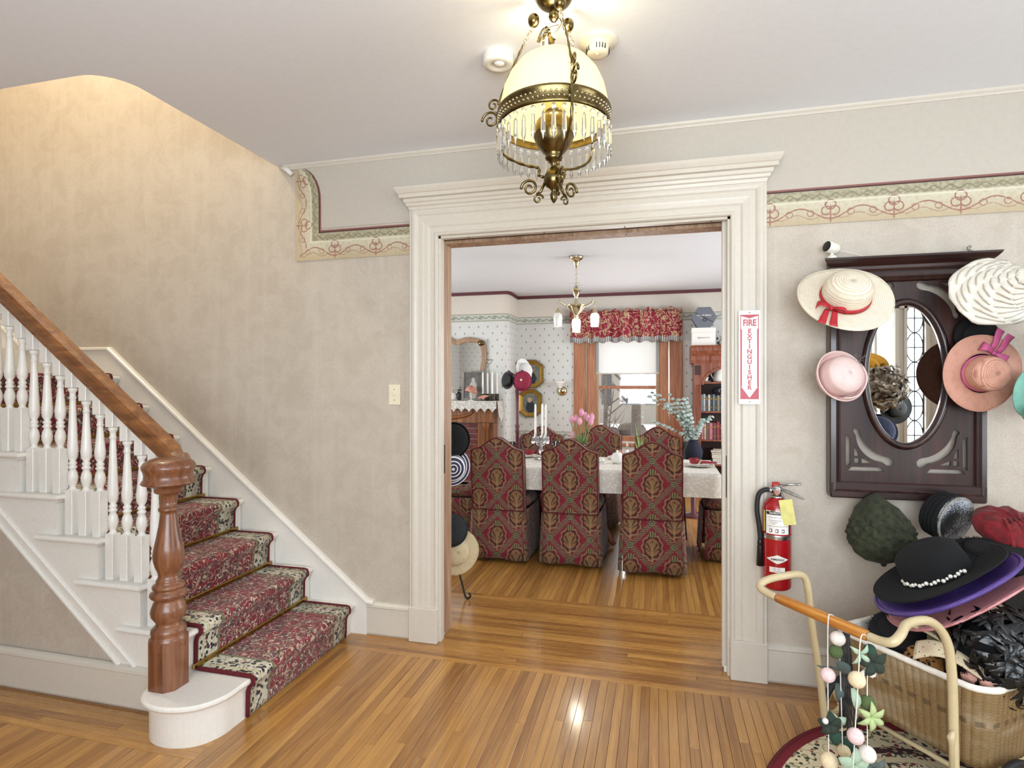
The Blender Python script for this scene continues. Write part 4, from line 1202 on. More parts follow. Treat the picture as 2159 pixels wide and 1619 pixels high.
# ---- table settings
def lathe_part(prof, mt, name, parent, seg=20, **k): return MB().lathe(prof, (0, 0, 0), seg, **k).build(name, mt, parent)
plate_prof = [(.0, .004), (.055, .004), (.075, .007), (.115, .016), (.118, .018), (.113, .019), (.075, .011), (.0, .008)]
def plate(x, y, label):
    t = thing('dinner_plate', label, 'plate', (x, y, TZ), 0, 'place settings'); lathe_part(plate_prof, 'porcelain', 'dish', t, 28)
    o = MB().lathe([(.1165, .0185), (.1185, .0195), (.1185, .0175)], (0, 0, 0), 28).build('gilt_rim', 'bright_brass', t)
def napkin(x, y, rz, label, dz=.02):
    t = thing('folded_napkin', label, 'napkin', (x, y, TZ+dz), rz, 'place settings')
    m = MB()
    def rose(a, b):
        th = a*TAU*2.2; r = .018+.022*a+.006*sin(th*3); return (r*cos(th)*(.8+.4*b), r*sin(th)*(.8+.4*b), .004+.05*b*(1-.3*a))
    m.grid(rose, 50, 4); m.build('rolled_rose', 'red_napkin', t, solid=.002)
    def tail(a, b): return (.05+.13*a, (b-.5)*.07*(1-.4*a), .012+.02*sin(PI*b)*(1-a*.5))
    MB().grid(tail, 8, 6).build('napkin_tail', 'red_napkin', t, solid=.004)
    MB().lathe([(.018, -.01), (.02, 0), (.018, .01)], (0, 0, 0), 14, M=Matrix.Translation((.055, 0, .02)) @ Matrix.Rotation(PI/2, 4, 'Y')).build('napkin_ring', 'bright_brass', t)
plate(.335, 5.0, 'white plate holding a red rolled napkin at the right end of the table'); napkin(.30, 5.0, 0, 'red napkin folded as a rose on the plate nearest the right door jamb')
plate(-1.20, 5.26, 'white plate with a red napkin beside the goblet at the left'); napkin(-1.17, 5.26, R(200), 'dark red napkin on the plate beside the goblet and candelabrum')
plate(-.33, 5.33, 'white plate with a pale napkin in front of the angled chair')
o = thing('folded_napkin', 'pale pink napkin standing on the plate in front of the angled chair', 'napkin', (-.33, 5.33, TZ+.012), 0, 'place settings')
MB().lathe([(.05, 0), (.035, .03), (.004, .075)], (0, 0, 0), 9).build('cone_fold', 'coral_fabric', o)
def goblet(x, y, label, h=.15):
    t = thing('goblet', label, 'glass', (x, y, TZ)); lathe_part([(.032, 0), (.03, .004), (.006, .01), (.005, h*.4), (.012, h*.45), (.03, h*.6), (.036, h), (.033, h), (.026, h*.62), (.0, h*.5)], 'glass', 'bowl', t, 16)
goblet(-1.31, 5.16, 'cut glass goblet on the table beside the left chair')
goblet(-.93, 5.33, 'small glass standing behind the candelabrum')
# tea things
t = thing('sugar_bowl', 'round white porcelain lidded bowl between the middle and right chairs', 'bowl', (-.335, 5.02, TZ))
lathe_part([(.0, 0), (.03, .002), (.05, .02), (.058, .045), (.052, .07), (.045, .076)], 'porcelain', 'body', t); lathe_part([(.046, .076), (.035, .09), (.01, .098), (.008, .104), (.012, .112), (.0, .118)], 'porcelain', 'lid', t)
t = thing('butter_dish', 'low white porcelain dish beside the lidded bowl', 'dish', (-.50, 5.0, TZ)); MB().box(-.07, .07, -.035, .035, 0, .008, .003).build('tray', 'porcelain', t); MB().box(-.055, .055, -.025, .025, .008, .04, .012).build('cover', 'porcelain', t)
t = thing('glass_cruet', 'clear glass bottle with stopper beside the green plant', 'bottle', (-.26, 5.22, TZ)); lathe_part([(0, 0), (.025, .002), (.028, .05), (.01, .09), (.009, .13), (.013, .134)], 'glass', 'flask', t, 14); MB().ball((0, 0, .148), .013, 10, 6).build('stopper', 'glass', t)

# crystal candelabrum and candles
cd = thing('crystal_candelabrum', 'crystal candelabrum with hanging drops in the middle of the table', 'candelabrum', (-1.03, 5.12, TZ))
lathe_part([(0, 0), (.06, .002), (.062, .01), (.03, .022), (.014, .04), (.02, .06), (.028, .08), (.014, .10), (.012, .13), (.024, .15), (.014, .17), (.014, .21)], 'crystal', 'stem', cd, 12, smooth=False)
for k in range(3):
    a = R(90+120*k); x, y = .055*cos(a), .055*sin(a)
    MB().tube([(0, 0, .12), (x*.6, y*.6, .135), (x, y, .17), (x, y, .20)], .006, 6).build('arm', 'crystal', cd)
    d_ = MB().lathe([(.01, .195), (.032, .205), (.034, .212), (.012, .209), (.013, .232), (.0, .232)], (x, y, 0), 10, smooth=False).build('drip_pan', 'crystal', cd)
    for q_ in range(6):
        b = TAU*q_/6; px, py = x+.03*cos(b), y+.03*sin(b)
        MB().lathe([(.0005, -.058), (.007, -.04), (.005, -.012), (.0005, 0)], (px, py, .205), 5, smooth=False).build('crystal_drop', 'crystal', d_)
    c = MB().lathe([(.0105, 0), (.009, .26), (.004, .275), (.0, .28)], (0, 0, 0), 10).build('taper_candle', 'wax'); c.location = (-1.03+x, 5.12+y, TZ+.233)
    tag(c, ['white taper candle at the back of the crystal candelabrum', 'white taper candle at the left of the crystal candelabrum', 'white taper candle at the right of the crystal candelabrum'][k], 'candle', 'tapers in the crystal candelabrum')
    MB().tube([(0, 0, .278), (0, 0, .288)], .0012, 5).build('wick', 'black_felt', c)
# tulips
tv = thing('tulip_vase', 'clear glass vase holding pink tulips on the table', 'vase', (-.66, 5.10, TZ))
lathe_part([(0, .004), (.035, .004), (.04, .02), (.036, .08), (.042, .13), (.05, .16), (.048, .16), (.036, .12), (.032, .03), (0, .014)], 'glass', 'glass_body', tv, 18)
random.seed(3)
tips = [(-.085, .34), (-.05, .345), (.0, .40), (-.01, .325), (.055, .35), (.09, .36), (.085, .32), (-.085, .20), (.03, .37)]
where = ['leftmost upright', 'second from the left', 'tallest', 'front middle', 'right of centre', 'rightmost', 'low right', 'drooping', 'rear']
for i, ((dx, dz), wd) in enumerate(zip(tips, where)):
    dy_ = random.uniform(-.05, .05); tl = thing('tulip', f'{wd} pink tulip in the glass vase on the table', 'flower', (-.66, 5.10, TZ+.03), 0, 'tulips in the vase')
    st_ = [(dx*.1, dy_*.1, 0), (dx*.4, dy_*.4, .13), (dx*.8, dy_*.8, dz*.75), (dx, dy_, dz-.03)]
    if i == 7: st_ = [(dx*.1, dy_*.1, 0), (dx*.5, dy_, .16), (dx*.95, dy_, .19), (dx, dy_, dz-.03)]
    MB().tube(catmull(st_, 4), .004, 6).build('stem', 'leaf_green', tl)
    def petal(p, a, j): k = 1+.12*cos(3*a); return (p[0]*k, p[1]*k, p[2]+(.008*cos(3*a) if j == 5 else 0))
    MB().lathe([(.003, -.03), (.017, -.02), (.022, -.002), (.021, .016), (.015, .032), (.006, .038)], (dx, dy_, dz), 12, fn=petal).build('blossom', 'tulip_pink', tl)
    for q_ in range(2):
        an = random.uniform(0, TAU); r_ = random.uniform(.05, .11); hh = random.uniform(.16, .27)
        MB().grid(lambda a, b: (cos(an)*r_*a*a+sin(an)*(b-.5)*.03*sin(PI*min(1, a+.12)), sin(an)*r_*a*a-cos(an)*(b-.5)*.03*sin(PI*min(1, a+.12)), .02+hh*a-.03*a*a), 7, 2).build('leaf', 'leaf_green', tl)
# bright green plant in a glass
gp = thing('spiky_plant', 'bright green spiky plant in a clear glass on the table', 'plant', (-.145, 5.34, TZ))
lathe_part([(0, .003), (.045, .003), (.05, .09), (.047, .09), (.042, .012), (0, .012)], 'glass', 'glass_pot', gp, 16)
for k in range(18):
    an = TAU*k/18+random.uniform(-.2, .2); r_ = random.uniform(.02, .09); hh = random.uniform(.13, .24) if k % 6 else .33
    MB().grid(lambda a, b: (cos(an)*r_*a+sin(an)*(b-.5)*.016*(1-a), sin(an)*r_*a-cos(an)*(b-.5)*.016*(1-a), .02+hh*a), 5, 2).build('leaf', 'leaf_bright', gp)

# ---- eucalyptus on a plant stand
ps = thing('plant_stand', 'dark round plant stand behind the right chairs', 'stand', (.38, 6.45, 0))
lathe_part([(.14, 0), (.14, .02), (.03, .04), (.025, .5), (.05, .54), (.16, .56), (.16, .58), (0, .58)], 'rack_wood', 'turned_stand', ps, 18)
eu = thing('eucalyptus_vase', 'navy vase of silvery eucalyptus beside the bookcase', 'plant', (.38, 6.45, .58))
lathe_part([(0, 0), (.05, .002), (.09, .05), (.1, .12), (.07, .2), (.05, .23), (.06, .25), (.05, .25), (.04, .22), (0, .1)], 'navy_felt', 'vase', eu, 18)
random.seed(21)
for k in range(13):
    an = random.uniform(0, TAU); r_ = random.uniform(.08, .42); hh = random.uniform(.25, .55); 
    if k < 5: an = R(180+random.uniform(-50, 50)); r_ = .25+.06*k
    P = catmull([(0, 0, .18), (cos(an)*r_*.3, sin(an)*r_*.3, .18+hh*.5), (cos(an)*r_, sin(an)*r_, .18+hh)], 6)
    sm_ = MB().tube(P, .003, 5).build('branch', 'leaf_deep', eu)
    m = MB()
    for j_, p in enumerate(P[3:]):
        for q_ in range(4):
            b = random.uniform(0, TAU); c_ = Vector(p)+Vector((cos(b), sin(b), .3))*.022; nrm = Vector((cos(b)*.6, sin(b)*.6-.5, .6)).normalized()
            m.lathe([(.0005, 0), (.017, .001), (.019, 0)], (0, 0, 0), 7, M=Matrix.Translation(c_) @ nrm.to_track_quat('Z', 'Y').to_matrix().to_4x4())
    lo = m.build('leaf_cluster', 'leaf_grey', sm_); lo['kind'] = 'stuff'

# ---- coat rack with hats
cr_ = thing('coat_rack', 'dark red turned wooden coat rack in the dining room corner', 'coat rack', (-1.712, 6.994, 0))
lathe_part([(.03, .12), (.026, .3), (.022, .8), (.03, .83), (.022, .86), (.034, .90), (.02, .93), (.022, 1.2), (.024, 1.32), (.034, 1.34), (.022, 1.36), (.03, 1.40), (.02, 1.43), (.022, 1.6), (.026, 1.63), (.016, 1.645), (.026, 1.665), (.03, 1.685), (.02, 1.708), (0, 1.712)], 'rack_wood', 'post', cr_, 14)
for k in range(4):
    a = R(45+90*k); MB().tube([(0, 0, .3), (.12*cos(a), .12*sin(a), .2), (.24*cos(a), .24*sin(a), .03), (.27*cos(a), .27*sin(a), .015)], [.02, .02, .016, .014], 8).build('foot', 'rack_wood', cr_)
for k in range(6):
    a = R(14.3+180+60*k); z = 1.55 if k % 2 == 0 else 1.40
    MB().tube([(0, 0, z-.03), (.08*cos(a), .08*sin(a), z+.02), (.12*cos(a), .12*sin(a), z+.05)], [.009, .009, .011], 8).build('peg', 'rack_wood', cr_)

# ---- fireplace mantel, bricks
fp = thing('fireplace_mantel', 'carved oak fireplace mantel with red brick surround', 'fireplace', (0, 0, 0))
MX0, MX1 = -3.65, -2.09
MB().box(MX0, MX1, 7.36, BYF, 1.155, 1.195, .006).build('mantel_shelf', 'mantel_oak', fp)
MB().box(MX0+.06, MX1-.06, 7.43, BYF, .90, 1.155, .004).build('frieze_board', 'mantel_oak', fp)
MB().prism([(7.36+.02, 1.155), (7.43, 1.155), (7.43, 1.09)], 'x', MX0+.04, MX1-.04).build('bed_mould', 'mantel_oak', fp)
m = MB(); m.tube([(-2.87+.42*cos(R(a)), 7.425, 1.06-.10*sin(R(a))) for a in range(0, 181, 9)], [.012+.014*sin(PI*i/20) for i in range(21)], 8); m.build('carved_swag', 'mantel_oak', fp)
for x0, x1 in ((MX0+.06, MX0+.30), (MX1-.30, MX1-.06)):
    MB().box(x0, x1, 7.46, BYF, 0, .90, .006).build('pilaster', 'mantel_oak', fp)
    MB().lathe([(.055, .0), (.055, .06), (.042, .08), (.04, .80), (.055, .84), (.055, .90)], ((x0+x1)/2, 7.44, 0), 14).build('column', 'mantel_oak', fp)
br_ = MB().box(MX0+.30, MX1-.30, 7.555, BYF, 0, .90).build('brick_backing', 'mortar', fp)
bx0, bx1 = MX0+.305, MX1-.305; row = 0; z = .004
unit = None
while z < .885:
    x = bx0-(.093 if row % 2 else 0)
    while x < bx1:
        a, b = max(x, bx0), min(x+.178, bx1)
        if b-a > .03 and not (-3.25 < (a+b)/2 < -2.62 and z < .62):
            MB().box(a, b, 7.540, 7.556, z, min(z+.066, .898), .003).build('brick', 'hearth_brick', br_)
        x += .186
    z += .074; row += 1
MB().box(-3.24, -2.63, 7.538, 7.545, 0, .62).build('firebox_screen', 'black_iron', br_)
# lace mantel scarf
ls = thing('lace_mantel_scarf', 'white lace scarf with zigzag hem on the mantel shelf', 'scarf', (0, 0, 0))
MB().box(MX0+.02, MX1+.012, 7.35, BYF-.02, 1.196, 1.200).build('scarf_top', 'lace', ls)
m = MB(); xs = []; n = 14; wz = (MX1-MX0-.02)/n; v = []; f = []
for i in range(n):
    x0 = MX0+.02+i*wz; b = len(v)
    v += [(x0, 7.349, 1.2), (x0+wz, 7.349, 1.2), (x0+wz, 7.347, 1.10), (x0+wz*.75, 7.345, 1.085), (x0+wz/2, 7.344, 1.045), (x0+wz*.25, 7.345, 1.085), (x0, 7.347, 1.10)]
    f.append(tuple(range(b, b+7)))
m._add(v, f); m.build('zigzag_hem', 'lace', ls, solid=.003)
MB().grid(lambda a, b: (MX1+.014+.02*b+.008*sin(a*9)*b, 7.35+.24*a, 1.2-b*(.20+.11*(1-abs(2*a-1)))), 12, 8).build('end_drop', 'lace', ls, solid=.003)
# overmantel mirror
om = thing('overmantel_mirror', 'gilt wood mirror with curved carved frame above the mantel', 'mirror', (-2.98, BYF-.03, 1.2))
def om_out(s, o):
    pts = [(-.56-o, .0), (-.575-o, .40), (-.60-o, .62), (-.56-o, .78+o*.6), (-.40, .815+o), (-.22, .78+o), (-.08, .86+o), (0, .90+o)]
    return catmull([(x, 0, z) for x, z in pts]+[(-x, 0, z) for x, z in pts[-2::-1]], 5)
inn = om_out(0, 0); out = om_out(0, .075); k = len(inn); m = MB()
v = [tuple(p) for p in inn]+[(p[0]*.5+q_[0]*.5, -.035, p[2]*.5+q_[2]*.5) for p, q_ in zip(inn, out)]+[tuple(p) for p in out]
m._add(v, [(a*k+i, a*k+i+1, (a+1)*k+i+1, (a+1)*k+i) for a in (0, 1) for i in range(k-1)], True); m.build('carved_frame', 'jamb_wood', om)
MB().poly([(p[0], .006, p[2]) for p in inn]).build('mirror_glass', 'mirror', om)
MB().poly([(p[0], .012, p[2]) for p in out]).build('backing', 'case_dark', om)
for sx in (-1, 1): MB().ball((sx*.60, -.02, .80), .05, 10, 6, (1.2, .6, .8)).build('corner_carving', 'old_brass', om)
MB().ball((0, -.02, .97), .07, 12, 6, (1.6, .5, .8)).build('crest_carving', 'old_brass', om)
# framed photograph
ph = thing('photo_frame', 'grey framed old photograph leaning on the mantel', 'picture', (-2.47, 7.49, 1.2)); ph.rotation_euler = (R(-7), 0, R(4))
m = MB(); m.sweep([(-.14, 0, .014), (-.14, 0, .406), (.14, 0, .406), (.14, 0, .014)], [(-.014, 0), (-.014, .014), (0, .02), (.014, .014), (.014, 0)], (0, -1, 0), closed=True); m.build('frame', 'photo_grey', ph)
MB().box(-.14, .14, -.004, .004, .01, .41).build('print', 'old_print', ph)
# coral bonnet on a little stand, fabric bow, flowers, candles
hs_ = thing('hat_stand', 'small white stand carrying a coral bonnet on the mantel', 'stand', (-2.46, 7.395, 1.2)); lathe_part([(.05, 0), (.045, .008), (.007, .012), (.007, .15), (.02, .155), (0, .158)], 'porcelain', 'stand', hs_, 14)
bn = thing('bonnet', 'coral pink bonnet on the small stand in front of the photograph', 'hat', (-2.46, 7.395, 1.345))
MB().lathe([(.085, -.02), (.078, 0), (.06, .03), (.03, .048), (0, .052)], (0, 0, 0), 18, fn=lambda p, a, j: (p[0], p[1], p[2]+.01*sin(2*a)-(.02*max(0, cos(a)) if j == 0 else 0))).build('bonnet_crown', 'coral_fabric', bn, solid=.004)
MB().tube([(.05, -.05, .0), (.075, -.03, -.03), (.09, -.02, -.06)], .008, 6, flat=2).build('ribbon', 'coral_fabric', bn)
bw = thing('fabric_bow', 'coral silk bow lying at the foot of the mantel candles', 'bow', (-2.29, 7.40, 1.2))
for s in (-1, 1): MB().grid(lambda a, b: (s*.09*a, (b-.5)*.05, .03+.05*(1-a)*sin(PI*b)+.03*a*(.5 if s < 0 else 1.4)), 8, 6).build('loop', 'coral_fabric', bw, solid=.003)
MB().ball((0, 0, .035), .022, 10, 6).build('knot', 'coral_fabric', bw)
fv = thing('white_flower_vase', 'white vase of white silk flowers at the left of the mantel', 'flowers', (-2.76, 7.46, 1.2)); lathe_part([(0, 0), (.04, .002), (.06, .04), (.055, .09), (.04, .11)], 'porcelain', 'vase', fv, 16)
random.seed(9)
for k in range(14):
    a = random.uniform(0, TAU); r_ = random.uniform(0, .11); z = random.uniform(.1, .2)-r_*.5
    m = MB()
    for q_ in range(5): b = TAU*q_/5; m.ball((r_*cos(a)+.018*cos(b), r_*sin(a)+.018*sin(b), z), .015, 6, 4, (1, 1, .5))
    m.build('flower', 'lace_white', fv)
ht = thing('heart_rod_stand', 'thin metal stand topped by a heart among the mantel candles', 'stand', (-2.225, 7.46, 1.2)); lathe_part([(.04, 0), (.035, .01), (.004, .014), (.0035, .50)], 'old_brass', 'rod', ht, 10)
MB().tube(catmull([(0, 0, .50), (-.035, 0, .535), (-.03, 0, .56), (-.012, 0, .565), (0, 0, .55), (.012, 0, .565), (.03, 0, .56), (.035, 0, .535)], 4, True), .004, 6, True).build('heart', 'old_brass', ht)
for k, (x, y, h_) in enumerate(((-2.325, 7.50, .31), (-2.27, 7.54, .30), (-2.185, 7.48, .32), (-2.135, 7.54, .31))):
    nm = ['leftmost', 'second', 'third', 'rightmost'][k]
    g = thing('candle_holder', f'mosaic glass candle holder, {nm} of four on the mantel', 'candle holder', (x, y, 1.2), 0, 'mantel candle holders'); lathe_part([(0, 0), (.03, .001), (.03, .095), (.024, .095), (.022, .08), (0, .08)], 'grey_fur', 'cup', g, 12)
    c = MB().lathe([(.015, 0), (.014, h_-.01), (.005, h_), (0, h_+.002)], (0, 0, 0), 12).build('pillar_candle', 'wax'); c.location = (x, y, 1.281); tag(c, f'tall white candle, {nm} of four on the mantel', 'candle', 'mantel candles')

# ---- octagonal pictures, wall sconce
def oct_picture(x, z, label):
    t = thing('octagonal_picture', label, 'picture', (x, DY-.02, z))
    def oc(w, h, c): return [(-w+c, h), (w-c, h), (w, h*.62), (w, -h*.62), (w-c, -h), (-w+c, -h), (-w, -h*.62), (-w, h*.62)]
    o_ = oc(.165, .195, .10); 
    MB().sweep([(a, 0, b) for a, b in oc(.14, .17, .085)], [(-.03, .0), (-.03, .02), (-.022, .03), (-.008, .02), (.012, .014), (.03, .006), (.03, 0)], (0, -1, 0), closed=True).build('gilt_frame', 'gilt', t)
    MB().prism(oc(.13, .16, .08), 'y', -.002, .012).build('print', 'oil_print', t)
    MB().sweep([(a, 0, b) for a, b in oc(.172, .204, .104)], [(-.008, 0), (-.008, .02), (.006, .012), (.006, 0)], (0, -1, 0), closed=True).build('outer_frame', 'photo_grey', t)
oct_picture(-1.78, 1.575, 'upper gilt octagonal picture partly behind the coat rack hats')
oct_picture(-1.80, 1.152, 'lower gilt octagonal picture of a dark clad couple')
sc2 = thing('wall_sconce', 'brass wall sconce with frosted glass shade left of the window', 'lamp', (-1.335, DY, 1.35))
MB().lathe([(.075, 0), (.072, .012), (.04, .03), (0, .035)], (0, 0, 0), 20, M=Matrix.Translation((0, 0, -.02)) @ Matrix.Rotation(PI/2, 4, 'X')).build('backplate', 'bright_brass', sc2)
MB().tube([(0, -.03, -.02), (-.01, -.09, -.02), (-.01, -.11, .02)], .009, 8).build('arm', 'bright_brass', sc2)
MB().lathe([(.025, 0), (.04, .03), (.06, .07), (.085, .10), (.082, .10), (.055, .068), (.02, .01)], (-.01, -.11, .02), 20).build('glass_shade', 'porcelain', sc2)

# ---- bookcase
bk = thing('bookcase', 'tall cherry wood bookcase with arched top beside the window', 'bookcase', (0, 0, 0))
X0, X1, Y0 = .47, 1.52, 7.80
MB().box(X0, X0+.025, Y0+.01, DY-.02, 0, 1.84).build('side_panel', 'case_cherry', bk); MB().box(X1-.025, X1, Y0+.01, DY-.02, 0, 1.84).build('side_panel', 'case_cherry', bk)
MB().box(X0, X1, DY-.04, DY-.02, 0, 1.84).build('back_panel', 'case_dark', bk)
for xx in (X0, X1-.085):
    p_ = MB().box(xx, xx+.085, Y0-.01, Y0+.012, 0, 1.70, .002).build('pilaster', 'case_cherry', bk)
    for q_ in range(4): MB().tube([(xx+.014+q_*.019, Y0-.011, .12), (xx+.014+q_*.019, Y0-.011, 1.42)], .006, 6).build('flute', 'case_cherry', p_)
    MB().box(xx+.005, xx+.08, Y0-.022, Y0-.01, 1.55, 1.67, .004).build('carved_block', 'case_dark', p_)
MB().prism([(Y0-.01, 1.70), (Y0-.02, 1.74), (Y0-.02, 1.79), (Y0-.045, 1.83), (Y0-.06, 1.86), (Y0-.06, 1.90), (Y0-.075, 1.93), (DY-.02, 1.93), (DY-.02, 1.70)], 'x', X0-.04, X1+.04).build('cornice', 'case_cherry', bk)
ax = (X0+X1)/2; aw = (X1-X0)/2-.085
pts = [(X0+.085, 1.70), (X1-.085, 1.70), (X1-.085, 1.42)]+[(ax+aw*cos(R(a)), 1.42+.27*sin(R(a))) for a in range(0, 181, 10)]
MB().prism(pts, 'y', Y0-.006, Y0+.012).build('arch_board', 'case_cherry', bk)
MB().sweep([(ax+(aw-.02)*cos(R(a)), Y0-.006, 1.42+.25*sin(R(a))) for a in range(0, 181, 9)], [(-.02, 0), (-.014, .012), (.014, .012), (.02, 0)], (0, -1, 0)).build('arch_mould', 'case_cherry', bk)
MB().box(ax-.04, ax+.04, Y0-.03, Y0, 1.64, 1.74, .004).build('keystone', 'case_cherry', bk)
SH = [.06, .385, .705, 1.075, 1.455]
for z in SH: MB().box(X0+.025, X1-.025, Y0+.012, DY-.04, z-.022, z, .002).build('shelf', 'case_cherry', bk)
MB().box(X0, X1, Y0-.015, Y0+.012, 0, .06).build('plinth', 'case_cherry', bk)
random.seed(14)
def book(name, x, w_, y, d_, z, h_, col, label, grp, lying=False):
    key = 'cover_'+col
    if key not in _D: plain(key, col, .6, var=.12)
    t = thing(name, label, 'book', (x, y, z), 0, grp)
    if lying:
        MB().box(0, w_, 0, d_, 0, .003).box(0, w_, 0, d_, h_-.003, h_).box(0, .004, 0, d_, 0, h_).build('cover', key, t); MB().box(.004, w_-.004, .004, d_-.004, .003, h_-.003).build('pages', 'book_cream', t)
    else:
        MB().box(0, .003, 0, d_, 0, h_).box(w_-.003, w_, 0, d_, 0, h_).box(0, w_, 0, .004, 0, h_).build('cover', key, t); MB().box(.003, w_-.003, .004, d_-.004, .003, h_-.004).build('pages', 'book_cream', t)
        MB().box(.001, w_-.001, -.0008, .0, h_*.72, h_*.78).box(.001, w_-.001, -.0008, 0, h_*.2, h_*.23).build('spine_band', 'gilt', t)
x = .562; cols = ['8fa0ac', 'b9bcc0', '5a6670', 'c9c4b8', '3c4652', '7d8a90', '4c5a60', '8c8476', '545a68', '3a4048', '6a7078', '2e3640']
nth = ['first', 'second', 'third', 'fourth', 'fifth', 'sixth', 'seventh', 'eighth', 'ninth', 'tenth', 'eleventh', 'twelfth']
for k in range(11):
    w_ = random.uniform(.022, .036); h_ = random.uniform(.195, .225)
    book('book', x, w_, 7.86, .17, 1.075, h_, cols[k], f'{nth[k]} book from the left in the grey and blue row of the bookcase', 'grey and blue books'); x += w_+.001
x = .562; cols = ['c98f92', 'd8b8a2', '7c5c62', 'c47a86', '7a4248', '92404a', '803038', 'a05058', '6c2c34', 'b0646c']
for k in range(9):
    w_ = random.uniform(.03, .046); h_ = random.uniform(.20, .235)
    book('book', x, w_, 7.86, .17, .705, h_, cols[k], f'{nth[k]} book from the left in the pink and red row of the bookcase', 'pink and red books'); x += w_+.001
z = .385
for k, (h_, col) in enumerate(((.03, 'd9dde0'), (.045, 'a9bcc8'), (.05, 'e3e0d6'), (.025, '7a7468'), (.028, '9c9286'), (.018, '6c5a50'))):
    book('book', .68+.008*((k*3) % 4), .24, 7.84, .2, z, h_, col, f'{nth[k]} book from the bottom of the stack lying on the lower bookcase shelf', 'stacked books', True); z += h_+.001
pt = thing('pitcher', 'white porcelain pitcher with gilt lid under the bookcase arch', 'pitcher', (.80, 7.95, 1.455))
lathe_part([(0, 0), (.075, .002), (.085, .03), (.07, .14), (.062, .2), (.068, .23), (.06, .23), (.055, .2), (0, .19)], 'porcelain', 'body', pt, 20); lathe_part([(.068, .23), (.06, .245), (.02, .255), (0, .256)], 'gilt', 'lid', pt, 20)
MB().tube(catmull([(-.06, 0, .2), (-.11, 0, .2), (-.12, 0, .14), (-.09, 0, .06), (-.075, 0, .05)], 4), .008, 8).build('handle', 'porcelain', pt)
cu = thing('saucer', 'white saucer on the top bookcase shelf', 'saucer', (.62, 7.93, 1.455)); lathe_part([(0, .003), (.03, .003), (.07, .012), (.07, .014), (.03, .007), (0, .006)], 'porcelain', 'dish', cu)
cu = thing('teacup', 'white teacup standing on the saucer beside the pitcher', 'cup', (.62, 7.93, 1.462)); lathe_part([(0, .002), (.02, .002), (.032, .02), (.042, .06), (.039, .06), (.028, .02), (0, .01)], 'porcelain', 'bowl', cu); MB().tube(catmull([(-.04, 0, .05), (-.065, 0, .045), (-.06, 0, .02), (-.035, 0, .02)], 4), .004, 6).build('handle', 'porcelain', cu)
bt = thing('beret', 'navy beret with a round pin on top of the blue books', 'hat', (.80, 7.93, 1.302)); MB().lathe([(.07, 0), (.10, .02), (.10, .05), (.06, .085), (0, .095)], (0, 0, 0), 20).build('crown', 'navy_felt', bt)
MB().lathe([(.018, 0), (.024, 0), (.024, .004), (.018, .004)], (0, 0, 0), 16, M=Matrix.Translation((.0, -.098, .04)) @ Matrix.Rotation(PI/2, 4, 'X')).build('ring_pin', 'steel', bt)
gb = thing('fabric_bird', 'small green fabric bird on top of the pink books', 'ornament', (.62, 7.92, .945)); MB().ball((0, 0, .022), .03, 12, 8, (1.6, .8, .75)).build('body', 'teal_felt', gb); MB().ball((.05, 0, .045), .02, 10, 6).build('head', 'teal_felt', gb); MB().tube([(-.04, 0, .02), (-.09, 0, .03)], [.014, .004], 6).build('tail', 'teal_felt', gb)
# hat boxes on top
wb = thing('gift_box', 'white square hat box with printed script on top of the bookcase', 'box', (.59, 7.93, 1.93)); MB().box(-.145, .145, -.12, .12, 0, .17, .003).build('base', 'paper_white', wb); MB().box(-.149, .149, -.124, .124, .17, .235, .003).build('lid', 'paper_white', wb)
hb = thing('hexagonal_box', 'slate grey hexagonal hat box standing on the white box', 'box', (.595, 7.93, 2.165))
hexp = [(.155*cos(R(60*k)), .134+.155*sin(R(60*k))) for k in range(6)]
MB().prism(hexp, 'y', -.09, .08).build('base', 'box_slate', hb); MB().prism([(x*1.02, .134+(z-.134)*1.0) for x, z in hexp], 'y', -.115, -.06).build('lid', 'box_slate', hb)
MB().tube([(-.115, -.118, .20), (0, -.119, .135), (.115, -.118, .07)], .003, 6).build('ribbon', 'rope_cord', hb)
MB().tube(catmull([(0, -.12, .135), (.03, -.125, .11), (.02, -.125, .085), (-.01, -.125, .09), (0, -.12, .135)], 3), .003, 6).build('ribbon_bow', 'rope_cord', hb)
def text(body, size, mt, parent, M, name='lettering', extrude=.0005, align='CENTER', bold=0, sx=1.0):
    cu_ = bpy.data.curves.new(name, 'FONT'); cu_.body = body; cu_.size = size; cu_.align_x = align; cu_.align_y = 'CENTER'; cu_.extrude = extrude; cu_.offset = bold
    to = bpy.data.objects.new(name+'_tmp', cu_); COL.objects.link(to)
    dg = bpy.context.evaluated_depsgraph_get(); me = bpy.data.meshes.new_from_object(to.evaluated_get(dg)); COL.objects.unlink(to); bpy.data.objects.remove(to)
    me.transform(Matrix.Diagonal((sx, 1, 1, 1))); me.transform(M); me.materials.clear(); me.materials.append(MAT(mt)); me.name = name
    o = bpy.data.objects.new(name, me); COL.objects.link(o); o.parent = parent; return o
FRONT = Matrix.Rotation(PI/2, 4, 'X')          # text plane facing -y
text('Anne & Henry', .03, 'paper_white', hb, Matrix.Translation((0, -.1165, .162)) @ FRONT, bold=.0006)
text('+  hats  +', .018, 'paper_white', hb, Matrix.Translation((-.03, -.1165, .128)) @ FRONT)
text('Signature Co.', .028, 'photo_grey', wb, Matrix.Translation((0, -.1245, .105-.0)) @ FRONT)
iv = thing('ivy_plant', 'trailing green ivy on top of the bookcase beside the white box', 'plant', (.842, 7.9, 1.93)); random.seed(4)
